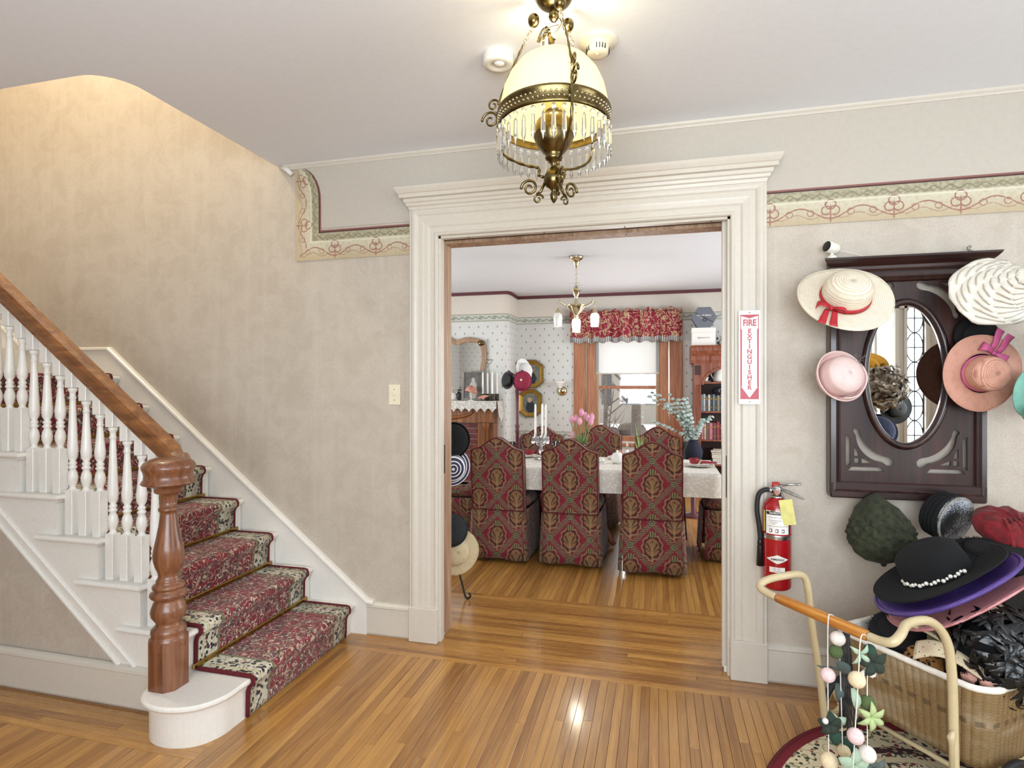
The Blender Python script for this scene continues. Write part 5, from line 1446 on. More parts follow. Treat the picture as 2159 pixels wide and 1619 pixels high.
for k in range(40):
    an = random.uniform(0, TAU); r_ = random.uniform(.0, .09); z = random.uniform(.02, .15); n_ = Vector((random.uniform(-1, 1), random.uniform(-1, 0), random.uniform(-.3, 1))).normalized()
    MB().lathe([(.0005, .002), (.012, .001), (.018, 0)], (0, 0, 0), 6, sx=1.2, M=Matrix.Translation((r_*cos(an), r_*sin(an), z)) @ n_.to_track_quat('Z', 'Y').to_matrix().to_4x4()).build('leaf', 'leaf_deep', iv)
MB().lathe([(0, 0), (.04, 0), (.05, .06), (.045, .06)], (0, 0, 0), 14).build('pot', 'porcelain', iv)

# ---- dining chandelier
dc = thing('dining_chandelier', 'polished brass pan chandelier with white glass shades over the dining table', 'chandelier', (-.795, 5.76, 0))
lathe_part([(0, ZC), (.072, ZC), (.074, ZC-.01), (.06, ZC-.03), (.034, ZC-.045), (.03, ZC-.08), (.016, ZC-.105), (.008, ZC-.12)], 'bright_brass', 'canopy', dc, 24)
for k in range(7):
    z = ZC-.13-k*.024; a = PI/2*(k % 2)
    MB().tube([(.008*cos(b)*cos(a), .008*cos(b)*sin(a), z+.016*sin(b)) for b in [TAU*i/10 for i in range(10)]], .0025, 5, True).build('chain_link', 'bright_brass', dc)
MB().tube([(.07*cos(b), .07*sin(b), 2.44) for b in [TAU*i/24 for i in range(24)]], .002, 5, True).build('wire_ring', 'steel', dc)
lathe_part([(.005, 2.43), (.012, 2.42), (.03, 2.40), (.05, 2.385), (.045, 2.378), (.036, 2.37), (.03, 2.33), (.018, 2.31), (.015, 2.28), (.025, 2.265), (.022, 2.245), (.05, 2.235), (.10, 2.23), (.105, 2.222), (.085, 2.21), (.06, 2.17), (.03, 2.14), (.022, 2.12), (.026, 2.10), (.02, 2.085)], 'bright_brass', 'pan', dc, 28)
shp = [(.028, 0), (.04, -.012), (.046, -.04), (.044, -.08), (.038, -.115), (.040, -.135), (.037, -.135), (.034, -.11), (.04, -.05), (.02, -.004)]
F2 = (cos(R(14.3)), sin(R(14.3)))
for s, lit in ((-1, False), (1, True), (0, True)):
    x, y = F2[0]*s*.187, F2[1]*s*.187
    if s:
        MB().tube(catmull([(x*.45, y*.45, 2.215), (x*.75, y*.75, 2.245), (x*.93, y*.93, 2.275), (x, y, 2.27)], 4), [.011]*8+[.007]*5, 8).build('arm', 'bright_brass', dc)
        MB().tube([(x, y, 2.27), (x, y, 2.19)], .003, 6).build('hanger', 'bright_brass', dc)
        MB().lathe([(.006, .03), (.018, .015), (.024, -.0), (.03, -.02), (.028, -.025)], (x, y, 2.165), 14).build('socket', 'bright_brass', dc); zt = 2.145
    else: zt = 2.09
    MB().lathe(shp, (x, y, zt), 18).build('glass_shade', 'shade_lit' if lit else 'porcelain', dc)
point('dining_chandelier_light', (-.795, 5.76, 1.93), 10, (1, .9, .72), .04)
# ================================================================ foyer objects
# ---- hanging parlour lamp
LX, LY = -.334, 1.876
lp = thing('parlour_lamp', 'antique brass hanging oil lamp with cream glass dome and crystal prisms in the foyer', 'lamp', (LX, LY, 0))
MB().lathe([(0, ZC), (.060, ZC), (.064, ZC-.006), (.062, ZC-.014), (.052, ZC-.028), (.036, ZC-.038), (.018, ZC-.044), (0, ZC-.046)], (0, 0, 0), 28).build('canopy', 'old_brass', lp)
MB().lathe([(.0, 2.632), (.010, 2.634), (.018, 2.646), (.017, 2.662), (.008, 2.676)], (0, 0, 0), 16).build('canopy_ball', 'old_brass', lp)
dome = [(.178, 2.300), (.180, 2.325), (.177, 2.36), (.167, 2.405), (.148, 2.447), (.12, 2.482), (.085, 2.506), (.055, 2.516)]
MB().lathe(dome+[(r-.006, z-.003) for r, z in dome[::-1]], (0, 0, 0), 40).build('dome_shade', 'lamp_shade', lp)
# pierced band and fringe ring
band = MB().lathe([(.184, 2.276), (.188, 2.279), (.186, 2.286), (.186, 2.318), (.190, 2.322), (.188, 2.33), (.180, 2.331), (.180, 2.276)], (0, 0, 0), 56).build('rim_band', 'old_brass', lp)
m = MB()
for k in range(72):
    a = TAU*k/72
    for z in (2.294, 2.308): m.ball((.1865*cos(a+(z-2.294)*3), .1865*sin(a+(z-2.294)*3), z), .0042, 6, 4)
m.build('pierced_gallery', 'bright_brass', band)
pris = None
for k in range(36):
    a = TAU*k/36
    if pris is None:
        pris = MB().lathe([(.0004, -.112), (.0078, -.088), (.0060, -.034), (.0008, -.024)], (0, 0, 0), 6, smooth=False).build('crystal_prism', 'crystal', lp)
        bd_ = MB().ball((0, 0, -.013), .0085, 8, 6).build('crystal_bead', 'crystal', pris)
        p = pris
    else: p = copy_tree(pris, lp)
    p.location = (.184*cos(a), .184*sin(a), 2.276)
# oil font, burner, chimney
MB().lathe([(.0, 2.165), (.024, 2.166), (.030, 2.176), (.026, 2.184), (.034, 2.192), (.055, 2.215), (.067, 2.245), (.068, 2.27), (.060, 2.295), (.045, 2.312), (.034, 2.318), (.03, 2.325)], (0, 0, 0), 32).build('oil_font', 'old_brass', lp)
MB().lathe([(.03, 2.325), (.034, 2.33), (.034, 2.36), (.028, 2.366), (.03, 2.385), (.026, 2.40)], (0, 0, 0), 20).build('burner', 'bright_brass', lp)
MB().lathe([(.024, 2.40), (.026, 2.43), (.02, 2.46), (.02, 2.50)], (0, 0, 0), 18).build('chimney_bulb', 'bulb_glow', lp)
MB().lathe([(.020, 2.166), (.010, 2.155), (.010, 2.146), (.02, 2.138), (.033, 2.115), (.034, 2.10), (.026, 2.082), (.012, 2.072), (.008, 2.066), (.013, 2.055), (.011, 2.04), (.004, 2.028), (0, 2.025)], (0, 0, 0), 24).build('finial_ball', 'old_brass', lp)
def rope(pts, r, name, parent, turns=60):
    # twisted rope rod
    P = catmull(pts, 10); m = MB(); n = len(P); seg = 8; v = []
    prev = None
    for i, p in enumerate(P):
        t_ = (P[min(i+1, n-1)]-P[max(i-1, 0)]).normalized()
        if prev is None: N = t_.orthogonal().normalized()
        else: N = (prev-t_*prev.dot(t_)).normalized()
        prev = N; B = t_.cross(N)
        for k in range(seg):
            a = TAU*k/seg; rr_ = r*(1+.22*cos(2*a-i*1.1)); v.append(p+(N*cos(a)+B*sin(a))*rr_)
    m._add(v, [(i*seg+k, i*seg+(k+1) % seg, (i+1)*seg+(k+1) % seg, (i+1)*seg+k) for i in range(n-1) for k in range(seg)], True)
    return m.build(name, 'old_brass', parent)
def scroll(c, ax, ay, r0, turns, m, rad=.0045, flip=1):
    pts = []
    for i in range(int(26*turns)+1):
        th = TAU*i/26; r_ = r0*(1-.80*i/(26*turns)); pts.append(Vector(c)+Vector(ax)*(r_*cos(th)*flip)+Vector(ay)*(r_*sin(th)))
    m.tube(pts, [rad*(1-.35*i/len(pts)) for i in range(len(pts))], 7)
for k, ad in enumerate((-64, 56, 176)):
    a = R(ad); cx_, sy_ = cos(a), sin(a); ax = (cx_, sy_, 0); az = (0, 0, 1)
    def P3(r_, z): return (r_*cx_, r_*sy_, z)
    arm = rope([P3(.03, 2.115), P3(.05, 2.125), P3(.055, 2.15), P3(.10, 2.165), P3(.165, 2.20), P3(.196, 2.245), P3(.197, 2.30), P3(.199, 2.36)], .0048, 'rope_arm', lp)
    m = MB(); scroll(P3(.225, 2.335), ax, az, .032, 1.4, m); scroll(P3(.215, 2.385), ax, az, .022, 1.3, m, .004, -1); m.build('arm_scroll', 'old_brass', arm)
    m = MB(); scroll(P3(.085, 2.085), ax, az, .030, 1.5, m, .005); scroll(P3(.055, 2.045), ax, az, .018, 1.3, m, .004, -1); m.tube([P3(.03, 2.10), P3(.045, 2.07), P3(.06, 2.06)], .005, 7); m.build('foot_scroll', 'old_brass', arm)
    MB().tube([P3(.199+.012*cos(b), 2.372+.014*sin(b)) for b in [TAU*i/12 for i in range(12)]], .002, 6, True).build('hook_ring', 'bright_brass', arm)
    rope([P3(.198, 2.385), P3(.165, 2.46), P3(.125, 2.54), P3(.105, 2.575)], .0038, 'rope_rod', lp)
    for j_ in range(4):
        z = 2.585+j_*.013; r_ = .10-j_*.008
        MB().tube([Vector(P3(r_, z))+Vector((sy_*.005*cos(b), -cx_*.005*cos(b), .008*sin(b))) if j_ % 2 else Vector(P3(r_+.005*cos(b), z+.008*sin(b))) for b in [TAU*i/10 for i in range(10)]], .0017, 5, True).build('chain_link', 'bright_brass', lp)
    MB().ball(P3(.07, 2.650), .020, 14, 10, (1, 1, 1.15)).build('chain_ball', 'old_brass', lp)
MB().tube(catmull([(.02, -.03, 2.60), (-.02, -.06, 2.57), (-.03, -.05, 2.545), (0, -.045, 2.56), (.03, -.03, 2.60), (.02, .0, 2.64)], 6), .0022, 6).build('loose_wire', 'bright_brass', lp)
m = MB(); m.lathe([(.004, .0), (.02, -.02), (.03, -.045)], (-.02, -.03, 2.60), 16, fn=lambda p, a, j: (p[0]*(1+.1*cos(8*a)), p[1]*(1+.1*cos(8*a)), p[2])); m.build('smoke_bell', 'bright_brass', lp)
point('parlour_lamp_light', (LX, LY, 2.44), 7.5, (1.0, .84, .55), .03)
point('parlour_lamp_top_light', (LX, LY, 2.585), 3.0, (1.0, .86, .6), .03)

# ---- ceiling devices, light switch
sd = thing('smoke_detector', 'ivory smoke detector with slotted cone on the ceiling', 'smoke detector', (-.218, 2.171, ZC))
MB().lathe([(.072, 0), (.074, -.006), (.068, -.012), (.045, -.02), (.04, -.045), (.034, -.052), (.018, -.054), (0, -.054)], (0, 0, 0), 32).build('housing', 'ivory_plastic', sd)
for k in range(24):
    a = TAU*k/24
    if k % 6 < 4: MB().box(-.0015, .0015, -.002, .002, -.044, -.026, M=Matrix.Rotation(a, 4, 'Z') @ Matrix.Translation((0, -.0425, 0))).build('vent_slot', 'print_black', sd)
MB().box(-.004, .004, -.02, -.014, -.06, -.052).build('test_button', 'ivory_plastic', sd)
md = thing('motion_detector', 'round white motion detector left of the lamp on the ceiling', 'detector', (-.608, 2.165, ZC))
MB().lathe([(.058, 0), (.060, -.004), (.060, -.034), (.056, -.040), (.03, -.041), (.026, -.036), (0, -.036)], (0, 0, 0), 32).build('housing', 'white_plastic', md)
MB().lathe([(.022, -.036), (.02, -.043), (.01, -.047), (0, -.048)], (.008, -.012, 0), 18).build('lens', 'paper_white', md)
ls_ = thing('light_switch', 'ivory light switch on the wall between staircase and door casing', 'switch', (-1.437, YW, 1.363))
MB().box(-.035, .035, -.006, 0, -.057, .057, .004).build('cover_plate', 'ivory_plastic', ls_); MB().box(-.005, .005, -.016, -.005, -.002, .016, .002).build('toggle', 'ivory_plastic', ls_)
for z in (-.03, .03): MB().lathe([(.003, 0), (.003, .001), (0, .0015)], (0, 0, 0), 8, M=Matrix.Translation((0, -.006, z)) @ Matrix.Rotation(PI/2, 4, 'X')).build('screw', 'old_brass', ls_)

# ---- fire extinguisher sign
sg = thing('extinguisher_sign', 'tall white and red FIRE EXTINGUISHER sign with down arrow on the door casing', 'sign', (.427, YW-.043, 1.327))
def rrect(x0, x1, z0, z1, r):
    return [(x1-r+r*cos(R(a)), z1-r+r*sin(R(a))) for a in (0, 30, 60, 90)]+[(x0+r+r*cos(R(a)), z1-r+r*sin(R(a))) for a in (90, 120, 150, 180)]+[(x0+r+r*cos(R(a)), z0+r+r*sin(R(a))) for a in (180, 210, 240, 270)]+[(x1-r+r*cos(R(a)), z0+r+r*sin(R(a))) for a in (270, 300, 330, 360)]
MB().prism(rrect(-.0485, .0485, 0, .447, .006), 'y', -.0015, 0).build('plate', 'sign_white', sg)
MB().prism([(-.0415, .024), (.0415, .024), (.0415, .427), (-.0415, .427)], 'y', -.0019, -.0014).build('red_field', 'sign_red', sg)
ar = [(0, .030), (.037, .083), (.0335, .083), (.0335, .083), (.0335, .355), (.038, .362), (.038, .421), (0, .409), (-.038, .421), (-.038, .362), (-.0335, .355), (-.0335, .083), (-.037, .083)]
MB().prism(ar, 'y', -.0024, -.0018).build('arrow', 'sign_white', sg)
def stext(ch, size, z, x=0, sx=1.0, bold=.0012): text(ch, size, 'sign_red', sg, Matrix.Translation((x, -.0027, z)) @ FRONT, 'lettering', .0002, bold=bold, sx=sx)
stext('FIRE', .042, .387, 0, .78, .0014)
for i, ch in enumerate('EXTINGUISHER'): stext(ch, .0285, .348-i*.0245, 0, 1.05, .0011)
for z in (.012, .437): MB().lathe([(.003, 0), (.003, .001), (0, .0015)], (0, 0, 0), 8, M=Matrix.Translation((0, -.0015, z)) @ Matrix.Rotation(PI/2, 4, 'X')).build('screw', 'steel', sg)

# ---- fire extinguisher
fe = thing('fire_extinguisher', 'red fire extinguisher with yellow tag hanging on the wall by the door casing', 'fire extinguisher', (.540, 2.872, .475)); fe.rotation_euler = (0, 0, R(-8))
rb = .062
MB().lathe([(0, .0), (.05, .001), (.059, .008), (rb, .018), (rb, .365), (.058, .388), (.044, .41), (.026, .422), (.022, .430)], (0, 0, 0), 36).build('cylinder', 'red_enamel', fe)
MB().lathe([(.03, .421), (.032, .424), (.024, .43)], (0, 0, 0), 24).build('neck_collar', 'steel', fe)
vb = MB().lathe([(.020, .428), (.022, .436), (.022, .462), (.017, .478), (0, .48)], (0, 0, 0), 18).build('valve_body', 'steel', fe)
MB().box(-.02, .012, -.012, .012, .462, .492, .004).build('red_cap', 'red_plastic', vb)
MB().lathe([(.016, 0), (.016, .012), (.013, .014), (0, .0145)], (0, 0, 0), 20, M=Matrix.Translation((0, -.018, .45)) @ Matrix.Rotation(PI/2, 4, 'X')).build('gauge', 'steel', vb)
MB().lathe([(.0115, 0), (0, .0005)], (0, 0, 0), 16, M=Matrix.Translation((0, -.0328, .45)) @ Matrix.Rotation(PI/2, 4, 'X')).build('gauge_dial', 'coral_fabric', vb)
MB().tube([(.01, -.004, .478), (.06, -.006, .486), (.102, -.008, .49)], [.006, .006, .005], 8, flat=1.6).build('carry_handle', 'steel', fe)
MB().tube([(.015, -.008, .462), (.05, -.01, .45), (.09, -.012, .432), (.112, -.014, .422)], [.006, .008, .006, .003], 8, flat=1.4).build('discharge_lever', 'photo_grey', fe)
MB().tube(catmull([(-.02, -.006, .452), (-.05, -.012, .455), (-.078, -.015, .43), (-.085, -.015, .36), (-.075, -.015, .28), (-.070, -.014, .22)], 6), .011, 10).build('hose', 'black_rubber', fe)
MB().tube([(-.02, -.006, .452), (-.034, -.009, .455)], .0125, 10).build('hose_fitting', 'steel', fe)
MB().lathe([(.010, .222), (.0125, .21), (.0125, .20), (.011, .198), (.013, .19), (.0165, .10), (.014, .10)], (-.072, -.014, 0), 14).build('nozzle', 'black_plastic', fe)
MB().lathe([(rb+.0012, .236), (rb+.0016, .238), (rb+.0016, .254), (rb+.0012, .256)], (0, 0, 0), 36).build('strap_band', 'steel', fe)
def curved(a0, a1, z0, z1, mt, name, off=.0006):
    return MB().lathe([(rb+off, z0), (rb+off, z1)], (0, 0, 0), 14, a0=R(a0), a1=R(a1)).build(name, mt, fe)
lb = curved(222, 318, .262, .368, 'paper_white', 'instruction_label')
curved(205, 216, .268, .366, 'print_yellow', 'side_label'); curved(216, 222, .262, .368, 'print_black', 'side_band'); curved(318, 325, .262, .368, 'print_black', 'side_band')
curved(224, 316, .350, .364, 'print_black', 'title_band', .0009)
def wrap(o, ang, z, off=.0012):
    for vt in o.data.vertices:
        a = R(ang)+vt.co.x/rb; zz = z+vt.co.y; vt.co = ((rb+off+vt.co.z)*cos(a), (rb+off+vt.co.z)*sin(a), zz)
    o.data.update()
def ctext(s, size, ang, z, mt='print_black', sx=1.0, bold=0): wrap(text(s, size, mt, fe, Matrix.Identity(4), 'printed_text', .0001, bold=bold, sx=sx), ang, z)
ctext('INSTRUCTIONS', .010, 270, .357, 'paper_white', 1.0, .0002)
ctext('1. HOLD UPRIGHT - PULL RING PIN', .0052, 270, .338); ctext('2. STAND BACK 8 FEET', .0052, 262, .324); ctext('AIM AT BASE', .0052, 256, .316); ctext('OF FIRE', .0052, 254, .309); ctext('3. SQUEEZE LEVER AND SWEEP SIDE TO SIDE', .0046, 270, .298)
for k, a in enumerate((244, 268, 292)):
    curved(a-5.5, a+5.5, .270, .286, 'print_black', 'pictogram', .001); curved(a-4, a+2.5, .273, .283, 'paper_white', 'pictogram_field', .0014)
dm = MB(); n_ = 16
v = []
for i in range(n_+1):
    u_ = -1+2*i/n_; a = R(270)+u_*.050/rb; hh = .0205*(1-abs(u_)); v += [((rb+.0007)*cos(a), (rb+.0007)*sin(a), .148+hh), ((rb+.0007)*cos(a), (rb+.0007)*sin(a), .148-hh)]
dm._add(v, [(2*i, 2*i+1, 2*i+3, 2*i+2) for i in range(n_)], True); dm.build('maker_diamond', 'paper_white', fe)
ctext('AMEREX', .0125, 270, .147, 'print_black', 1.25, .0003)
curved(238, 300, .088, .112, 'paper_white', 'class_label'); ctext('FIRE  ABC', .007, 268, .104, 'sign_red'); ctext('DRY CHEMICAL', .005, 270, .095)
curved(243, 262, .372-.012, .372, 'steel', 'inspection_sticker', .001)
tg = MB().box(-.028, .028, -.0008, .0, -.118, 0, M=Matrix.Translation((.032, -.068, .425)) @ Matrix.Rotation(R(-9), 4, 'Y') @ Matrix.Rotation(R(6), 4, 'X')).build('inspection_tag', 'yellow_card', fe)
MB().tube([(.02, -.02, .45), (.03, -.05, .43), (.032, -.067, .422)], .001, 5).build('tag_wire', 'steel', fe)
MB().box(-.02, .02, .055, .081, .20, .30).build('wall_bracket', 'red_plastic', fe)

# ---- hall mirror with fretwork frame
MX, MY = 1.0755, 2.905
hm = thing('hall_mirror', 'dark mahogany hall mirror with oval glass and fretwork corners hung with hats', 'mirror', (MX, MY, .905))
HWd, HT = .3065, 1.055
def flat_panel(loops, ext, mt, name, parent, y, bev=0.0):
    cu_ = bpy.data.curves.new(name, 'CURVE'); cu_.dimensions = '2D'; cu_.fill_mode = 'BOTH'; cu_.extrude = ext; cu_.bevel_depth = bev
    for lp_ in loops:
        sp_ = cu_.splines.new('POLY'); sp_.points.add(len(lp_)-1); sp_.use_cyclic_u = True
        for pt_, (a, b) in zip(sp_.points, lp_): pt_.co = (a, b, 0, 1)
    to = bpy.data.objects.new('tmp_panel', cu_); COL.objects.link(to)
    me = bpy.data.meshes.new_from_object(to.evaluated_get(bpy.context.evaluated_depsgraph_get())); COL.objects.unlink(to); bpy.data.objects.remove(to)
    me.transform(Matrix.Translation((0, y, 0)) @ FRONT); me.materials.clear(); me.materials.append(MAT(mt)); me.name = name
    o = bpy.data.objects.new(name, me); COL.objects.link(o); o.parent = parent; return o
def sm(pts, n=4): return [(p.x, p.y) for p in catmull([(a, b, 0) for a, b in pts], n, True)]
slot = sm([(.098, .304), (.108, .318), (.122, .31), (.13, .28), (.15, .245), (.18, .215), (.215, .195), (.25, .185), (.263, .168), (.255, .148), (.235, .15), (.215, .165), (.20, .168), (.17, .18), (.14, .205), (.12, .235), (.112, .26), (.108, .285)], 3)
cells = [slot, [(.068, .29), (.086, .27), (.086, .155), (.068, .137)], [(.075, .122), (.224, .122), (.21, .141), (.092, .141)], [(.102, .235), (.102, .19), (.122, .19), (.114, .215)], [(.102, .18), (.102, .158), (.122, .158), (.122, .18)], [(.132, .18), (.132, .158), (.175, .158), (.15, .172)]]
OCZ = .562
loops = [[(-.27, .07), (.27, .07), (.27, .985), (-.27, .985)], [(.150*cos(TAU*i/48), OCZ+.308*sin(TAU*i/48)) for i in range(48)]]
for c in cells:
    loops.append([(-HWd+x, z) for x, z in c]); loops.append([(HWd-x, z) for x, z in c])
    loops.append([(-HWd+x, 2*OCZ-z+.0) for x, z in c]); loops.append([(HWd-x, 2*OCZ-z+.0) for x, z in c])
flat_panel(loops, .006, 'mahogany_z', 'fretwork_panel', hm, .0)
fr_ = MB(); fr_.sweep([(-.284, 0, .04), (-.284, 0, 1.0), (.284, 0, 1.0), (.284, 0, .04)], [(-.024, -.04), (-.024, .012), (-.020, .020), (.0, .024), (.008, .018), (.012, .022), (.018, .018), (.024, .008), (.024, -.04)], (0, -1, 0), closed=True)
fr_.build('outer_frame', 'mahogany_z', hm)
MB().box(-.3065, .3065, -.022, .04, 0, .075, .006).build('bottom_rail', 'mahogany_x', hm)
MB().box(-.3065, .3065, -.016, .04, .985, 1.03, .004).build('top_rail', 'mahogany_x', hm)
m = MB(); cv = [(.04, 1.025), (-.02, 1.025), (-.028, 1.035), (-.03, 1.048), (-.05, 1.062), (-.066, 1.078), (-.068, 1.086), (.04, 1.086)]
k = len(cv); va = [(-.3065-max(0, -b-.02)*.75, b, z) for b, z in cv]+[(.3065+max(0, -b-.02)*.75, b, z) for b, z in cv]
m._add(va, [(i, (i+1) % k, k+(i+1) % k, k+i) for i in range(k)]+[tuple(range(k)), tuple(range(k, 2*k))]); m.build('cornice', 'mahogany_x', hm)
def oval(rx, rz, n=64): return [(rx*cos(TAU*i/n), 0, OCZ+rz*sin(TAU*i/n)) for i in range(n)]
m = MB(); rings = [(.148, .306, .004), (.150, .309, -.018), (.158, .317, -.026), (.168, .327, -.027), (.176, .335, -.020), (.180, .339, -.006)]
v = []
for rx, rz, yy in rings: v += [(p[0], yy, p[2]) for p in oval(rx, rz)]
m._add(v, [(j*64+i, j*64+(i+1) % 64, (j+1)*64+(i+1) % 64, (j+1)*64+i) for j in range(len(rings)-1) for i in range(64)], True); m.build('oval_moulding', 'mahogany_z', hm)
MB().prism([(p[0], p[2]) for p in oval(.152, .31)], 'y', -.002, .004).build('mirror_glass', 'mirror', hm)
for x, z in ((-.14, .0), (.10, .0), (-.30, .88), (.29, .88), (-.30, .55), (.27, .55)):
    MB().tube(catmull([(x, -.02, z+.03), (x, -.05, z+.01), (x, -.065, z+.02), (x, -.06, z+.04)], 4), .004, 6).build('hook', 'black_iron', hm)
# camera, cable and small ornament on the cornice
sc3 = thing('security_camera', 'small white security camera on top of the hall mirror', 'camera', (.775, 2.885, 1.991))
MB().lathe([(.022, 0), (.024, .004), (.018, .016), (.008, .022), (.006, .03)], (0, 0, 0), 18).build('base', 'white_plastic', sc3)
Mc = Matrix.Translation((0, 0, .055)) @ Matrix.Rotation(R(-60), 4, 'Z') @ Matrix.Rotation(R(80), 4, 'X')
MB().lathe([(0, -.032), (.02, -.03), (.026, -.02), (.026, .026), (.024, .03)], (0, 0, 0), 22, M=Mc).build('body', 'white_plastic', sc3); MB().lathe([(.024, .029), (.02, .031), (0, .031)], (0, 0, 0), 22, M=Mc).build('lens_face', 'black_plastic', sc3)
MB().tube(catmull([(.02, .01, .045), (.09, .02, .03), (.2, .04, .0), (.4, .045, .004)], 5), .0018, 5).build('cable', 'white_plastic', sc3)
og = thing('figurine', 'tiny dark figurine on the right of the mirror cornice', 'ornament', (1.315, 2.885, 1.991))
for k in range(5): MB().ball((.008*cos(k*1.3), .006*sin(k*2), .006+.006*k), .007, 8, 5).build('petal', 'photo_grey', og)
# ================================================================ hats, carriage, rug
def hat(name, label, loc, axis, crown_r, crown_h, brim_r, mt, brim_mt=None, roll=0, crown_sy=1.0, brim_up=0.0, dome=.6, wave=0.0, band=None, band_h=.02, group=None, cat='hat', sy=1.0, seg=36, thick=.004, droop=0.0):
    t = thing(name, label, cat, loc, 0, group); t.rotation_euler = orient(axis, roll)
    k = dome; pr = [(crown_r, 0), (crown_r*.985, crown_h*.35), (crown_r*.95, crown_h*.6)]
    for i in range(1, 7): a = PI/2*i/6; pr.append((max(.0005, crown_r*.95*cos(a)**(.9)), crown_h*(.6+.4*sin(a))))
    MB().lathe(pr, (0, 0, 0), seg, sy=crown_sy*sy).build('crown', mt, t, solid=thick)
    if brim_r > crown_r:
        n = 7; bp = []
        for i in range(n+1):
            f_ = i/n; r_ = crown_r+(brim_r-crown_r)*f_; bp.append((r_, brim_up*f_*f_-droop*f_))
        def wv(p, a, j): return (p[0], p[1], p[2]+wave*(j/n)*sin(2*a+.6)+wave*.5*(j/n)*sin(3*a))
        MB().lathe(bp, (0, 0, 0), seg+12, sy=sy, fn=wv).build('brim', brim_mt or mt, t, solid=thick)
        MB().tube([tuple(wv((brim_r*cos(TAU*i/48), brim_r*sin(TAU*i/48)*sy, brim_up-droop), TAU*i/48, n)) for i in range(48)], thick*.8, 6, True).build('brim_edge', brim_mt or mt, t)
    if band: MB().lathe([(crown_r+.003, .001), (crown_r+.0045, band_h*.5), (crown_r+.001, band_h)], (0, 0, 0), seg, sy=crown_sy*sy).build('hat_band', band, t, solid=.002)
    return t
def bow(parent, mt, loc, ang, s=1.0, tails=True):
    M0 = Matrix.Translation(loc) @ Matrix.Rotation(ang, 4, 'Z') @ Matrix.Scale(s, 4)
    b = MB().ball((0, 0, .004), .009, 8, 6).xf(M0).build('bow', mt, parent)
    for sg_ in (-1, 1):
        MB().grid(lambda a, q_: (sg_*.05*sin(PI*a*.5)*(1 if a < .5 else 1), (q_-.5)*.028*(.3+a), .004+.016*sin(PI*a)), 6, 3).xf(M0).build('bow_loop', mt, b, solid=.0015)
        if tails: MB().grid(lambda a, q_: (sg_*(.015+.03*a), -.01-.075*a+(q_-.5)*.004, .006+(q_-.5)*.0+.004*sin(a*6)), 5, 1).xf(M0)._add([], []).build('bow_tail', mt, b, solid=.002) if False else MB().grid(lambda a, q_: (sg_*.012*(1-a)+(q_-.5)*.026*(.6+.5*a)+sg_*.02*a, -.008-.075*a, .005+.004*sin(a*6)), 5, 3).xf(M0).build('bow_tail', mt, b, solid=.0015)
    return b

# hats on and around the hall mirror
h = hat('straw_hat', 'wide white straw hat with red ribbon bow, upper left of the hall mirror', (.785, 2.735, 1.795), (.06, -.80, .60), .096, .105, .188, 'straw_white', band='red_ribbon', band_h=.022, wave=.008)
bow(h, 'red_ribbon', (-.075, -.078, .012), R(-20), 1.15)
h = hat('felt_hat', 'pale pink sisal hat with upturned brim at the lower left of the hall mirror', (.768, 2.80, 1.450), (.36, -.90, .24), .086, .098, .112, 'sisal_pink', brim_up=.036, band=None)
m = MB()
for k in range(3): m.tube([(.104*cos(a), .104*sin(a), .028+.012*k+.004*sin(a*5+k)) for a in [R(-100+130*i/14) for i in range(15)]], .009-.001*k, 7, flat=.6)
m.build('pleated_ribbon', 'sisal_pink', h)
m = MB(); random.seed(2)
for k in range(26):
    p = Vector((.075+random.uniform(-.02, .02), .06+random.uniform(-.02, .02), .04+random.uniform(-.01, .03))); m.tube([p, p+Vector((random.uniform(-.02, .02), random.uniform(-.02, .02), random.uniform(-.01, .02)))], .0008, 4)
m.build('veil_netting', 'photo_grey', h)
# layered ruffle hat
rf = thing('ruffle_hat', 'white hat of layered organza ruffles at the upper right of the hall mirror', 'hat', (1.352, 2.775, 1.805)); rf.rotation_euler = orient((.12, -.96, .2))
for k in range(11):
    r0 = .172*(1-k/11.5); z = .012*k+.004*k*k*.12; ph = k*1.7
    MB().lathe([(r0*.45, z+.016), (r0*.75, z+.010), (r0*.94, z+.002), (r0, z-.004)], (.010*k*.25, .004*k*.2, 0), 44, sy=.86 if k < 9 else 1, fn=lambda p, a, j: (p[0]*(1+.03*sin(5*a+ph)), p[1]*(1+.03*sin(5*a+ph)), p[2]+.006*sin(7*a+ph)*(j/3)+.004*sin(13*a+2*ph)*(j/3))).build('ruffle', 'sisal_cream', rf, solid=.002)
MB().ball((.03, .01, .135), .022, 12, 8).build('rosette', 'sisal_cream', rf)
MB().lathe([(.1, -.005), (.08, .03), (.02, .06), (0, .062)], (0, 0, 0), 24).build('lining_cap', 'sisal_cream', rf)
h = hat('straw_hat', 'pink straw hat with wide brim and magenta ribbon at the right of the hall mirror', (1.325, 2.815, 1.468), (.22, -.97, -.05), .083, .085, .160, 'straw_pink', band='pink_ribbon', band_h=.014, wave=.008, crown_sy=.88)
bow(h, 'pink_ribbon', (.035, .085, .01), R(150), 1.2)
hat('felt_hat', 'black felt hat half hidden between the ruffle hat and the pink straw hat', (1.335, 2.868, 1.625), (.05, -1, .1), .06, .022, .085, 'black_felt')
h = hat('straw_hat', 'dark teal straw hat at the right edge beside the pink straw hat', (1.462, 2.71, 1.59), (.75, -.65, .05), .07, .07, .085, 'straw_teal', band='teal_felt')
h = hat('straw_hat', 'turquoise open weave straw hat below the teal hat', (1.478, 2.735, 1.385), (.5, -.85, -.1), .065, .06, .10, 'straw_turquoise', droop=.02)
fl_ = MB()
for k in range(7): fl_.ball((-.06+.018*cos(k), -.075+.018*sin(k*1.7), .02+.006*(k % 3)), .012, 8, 5)
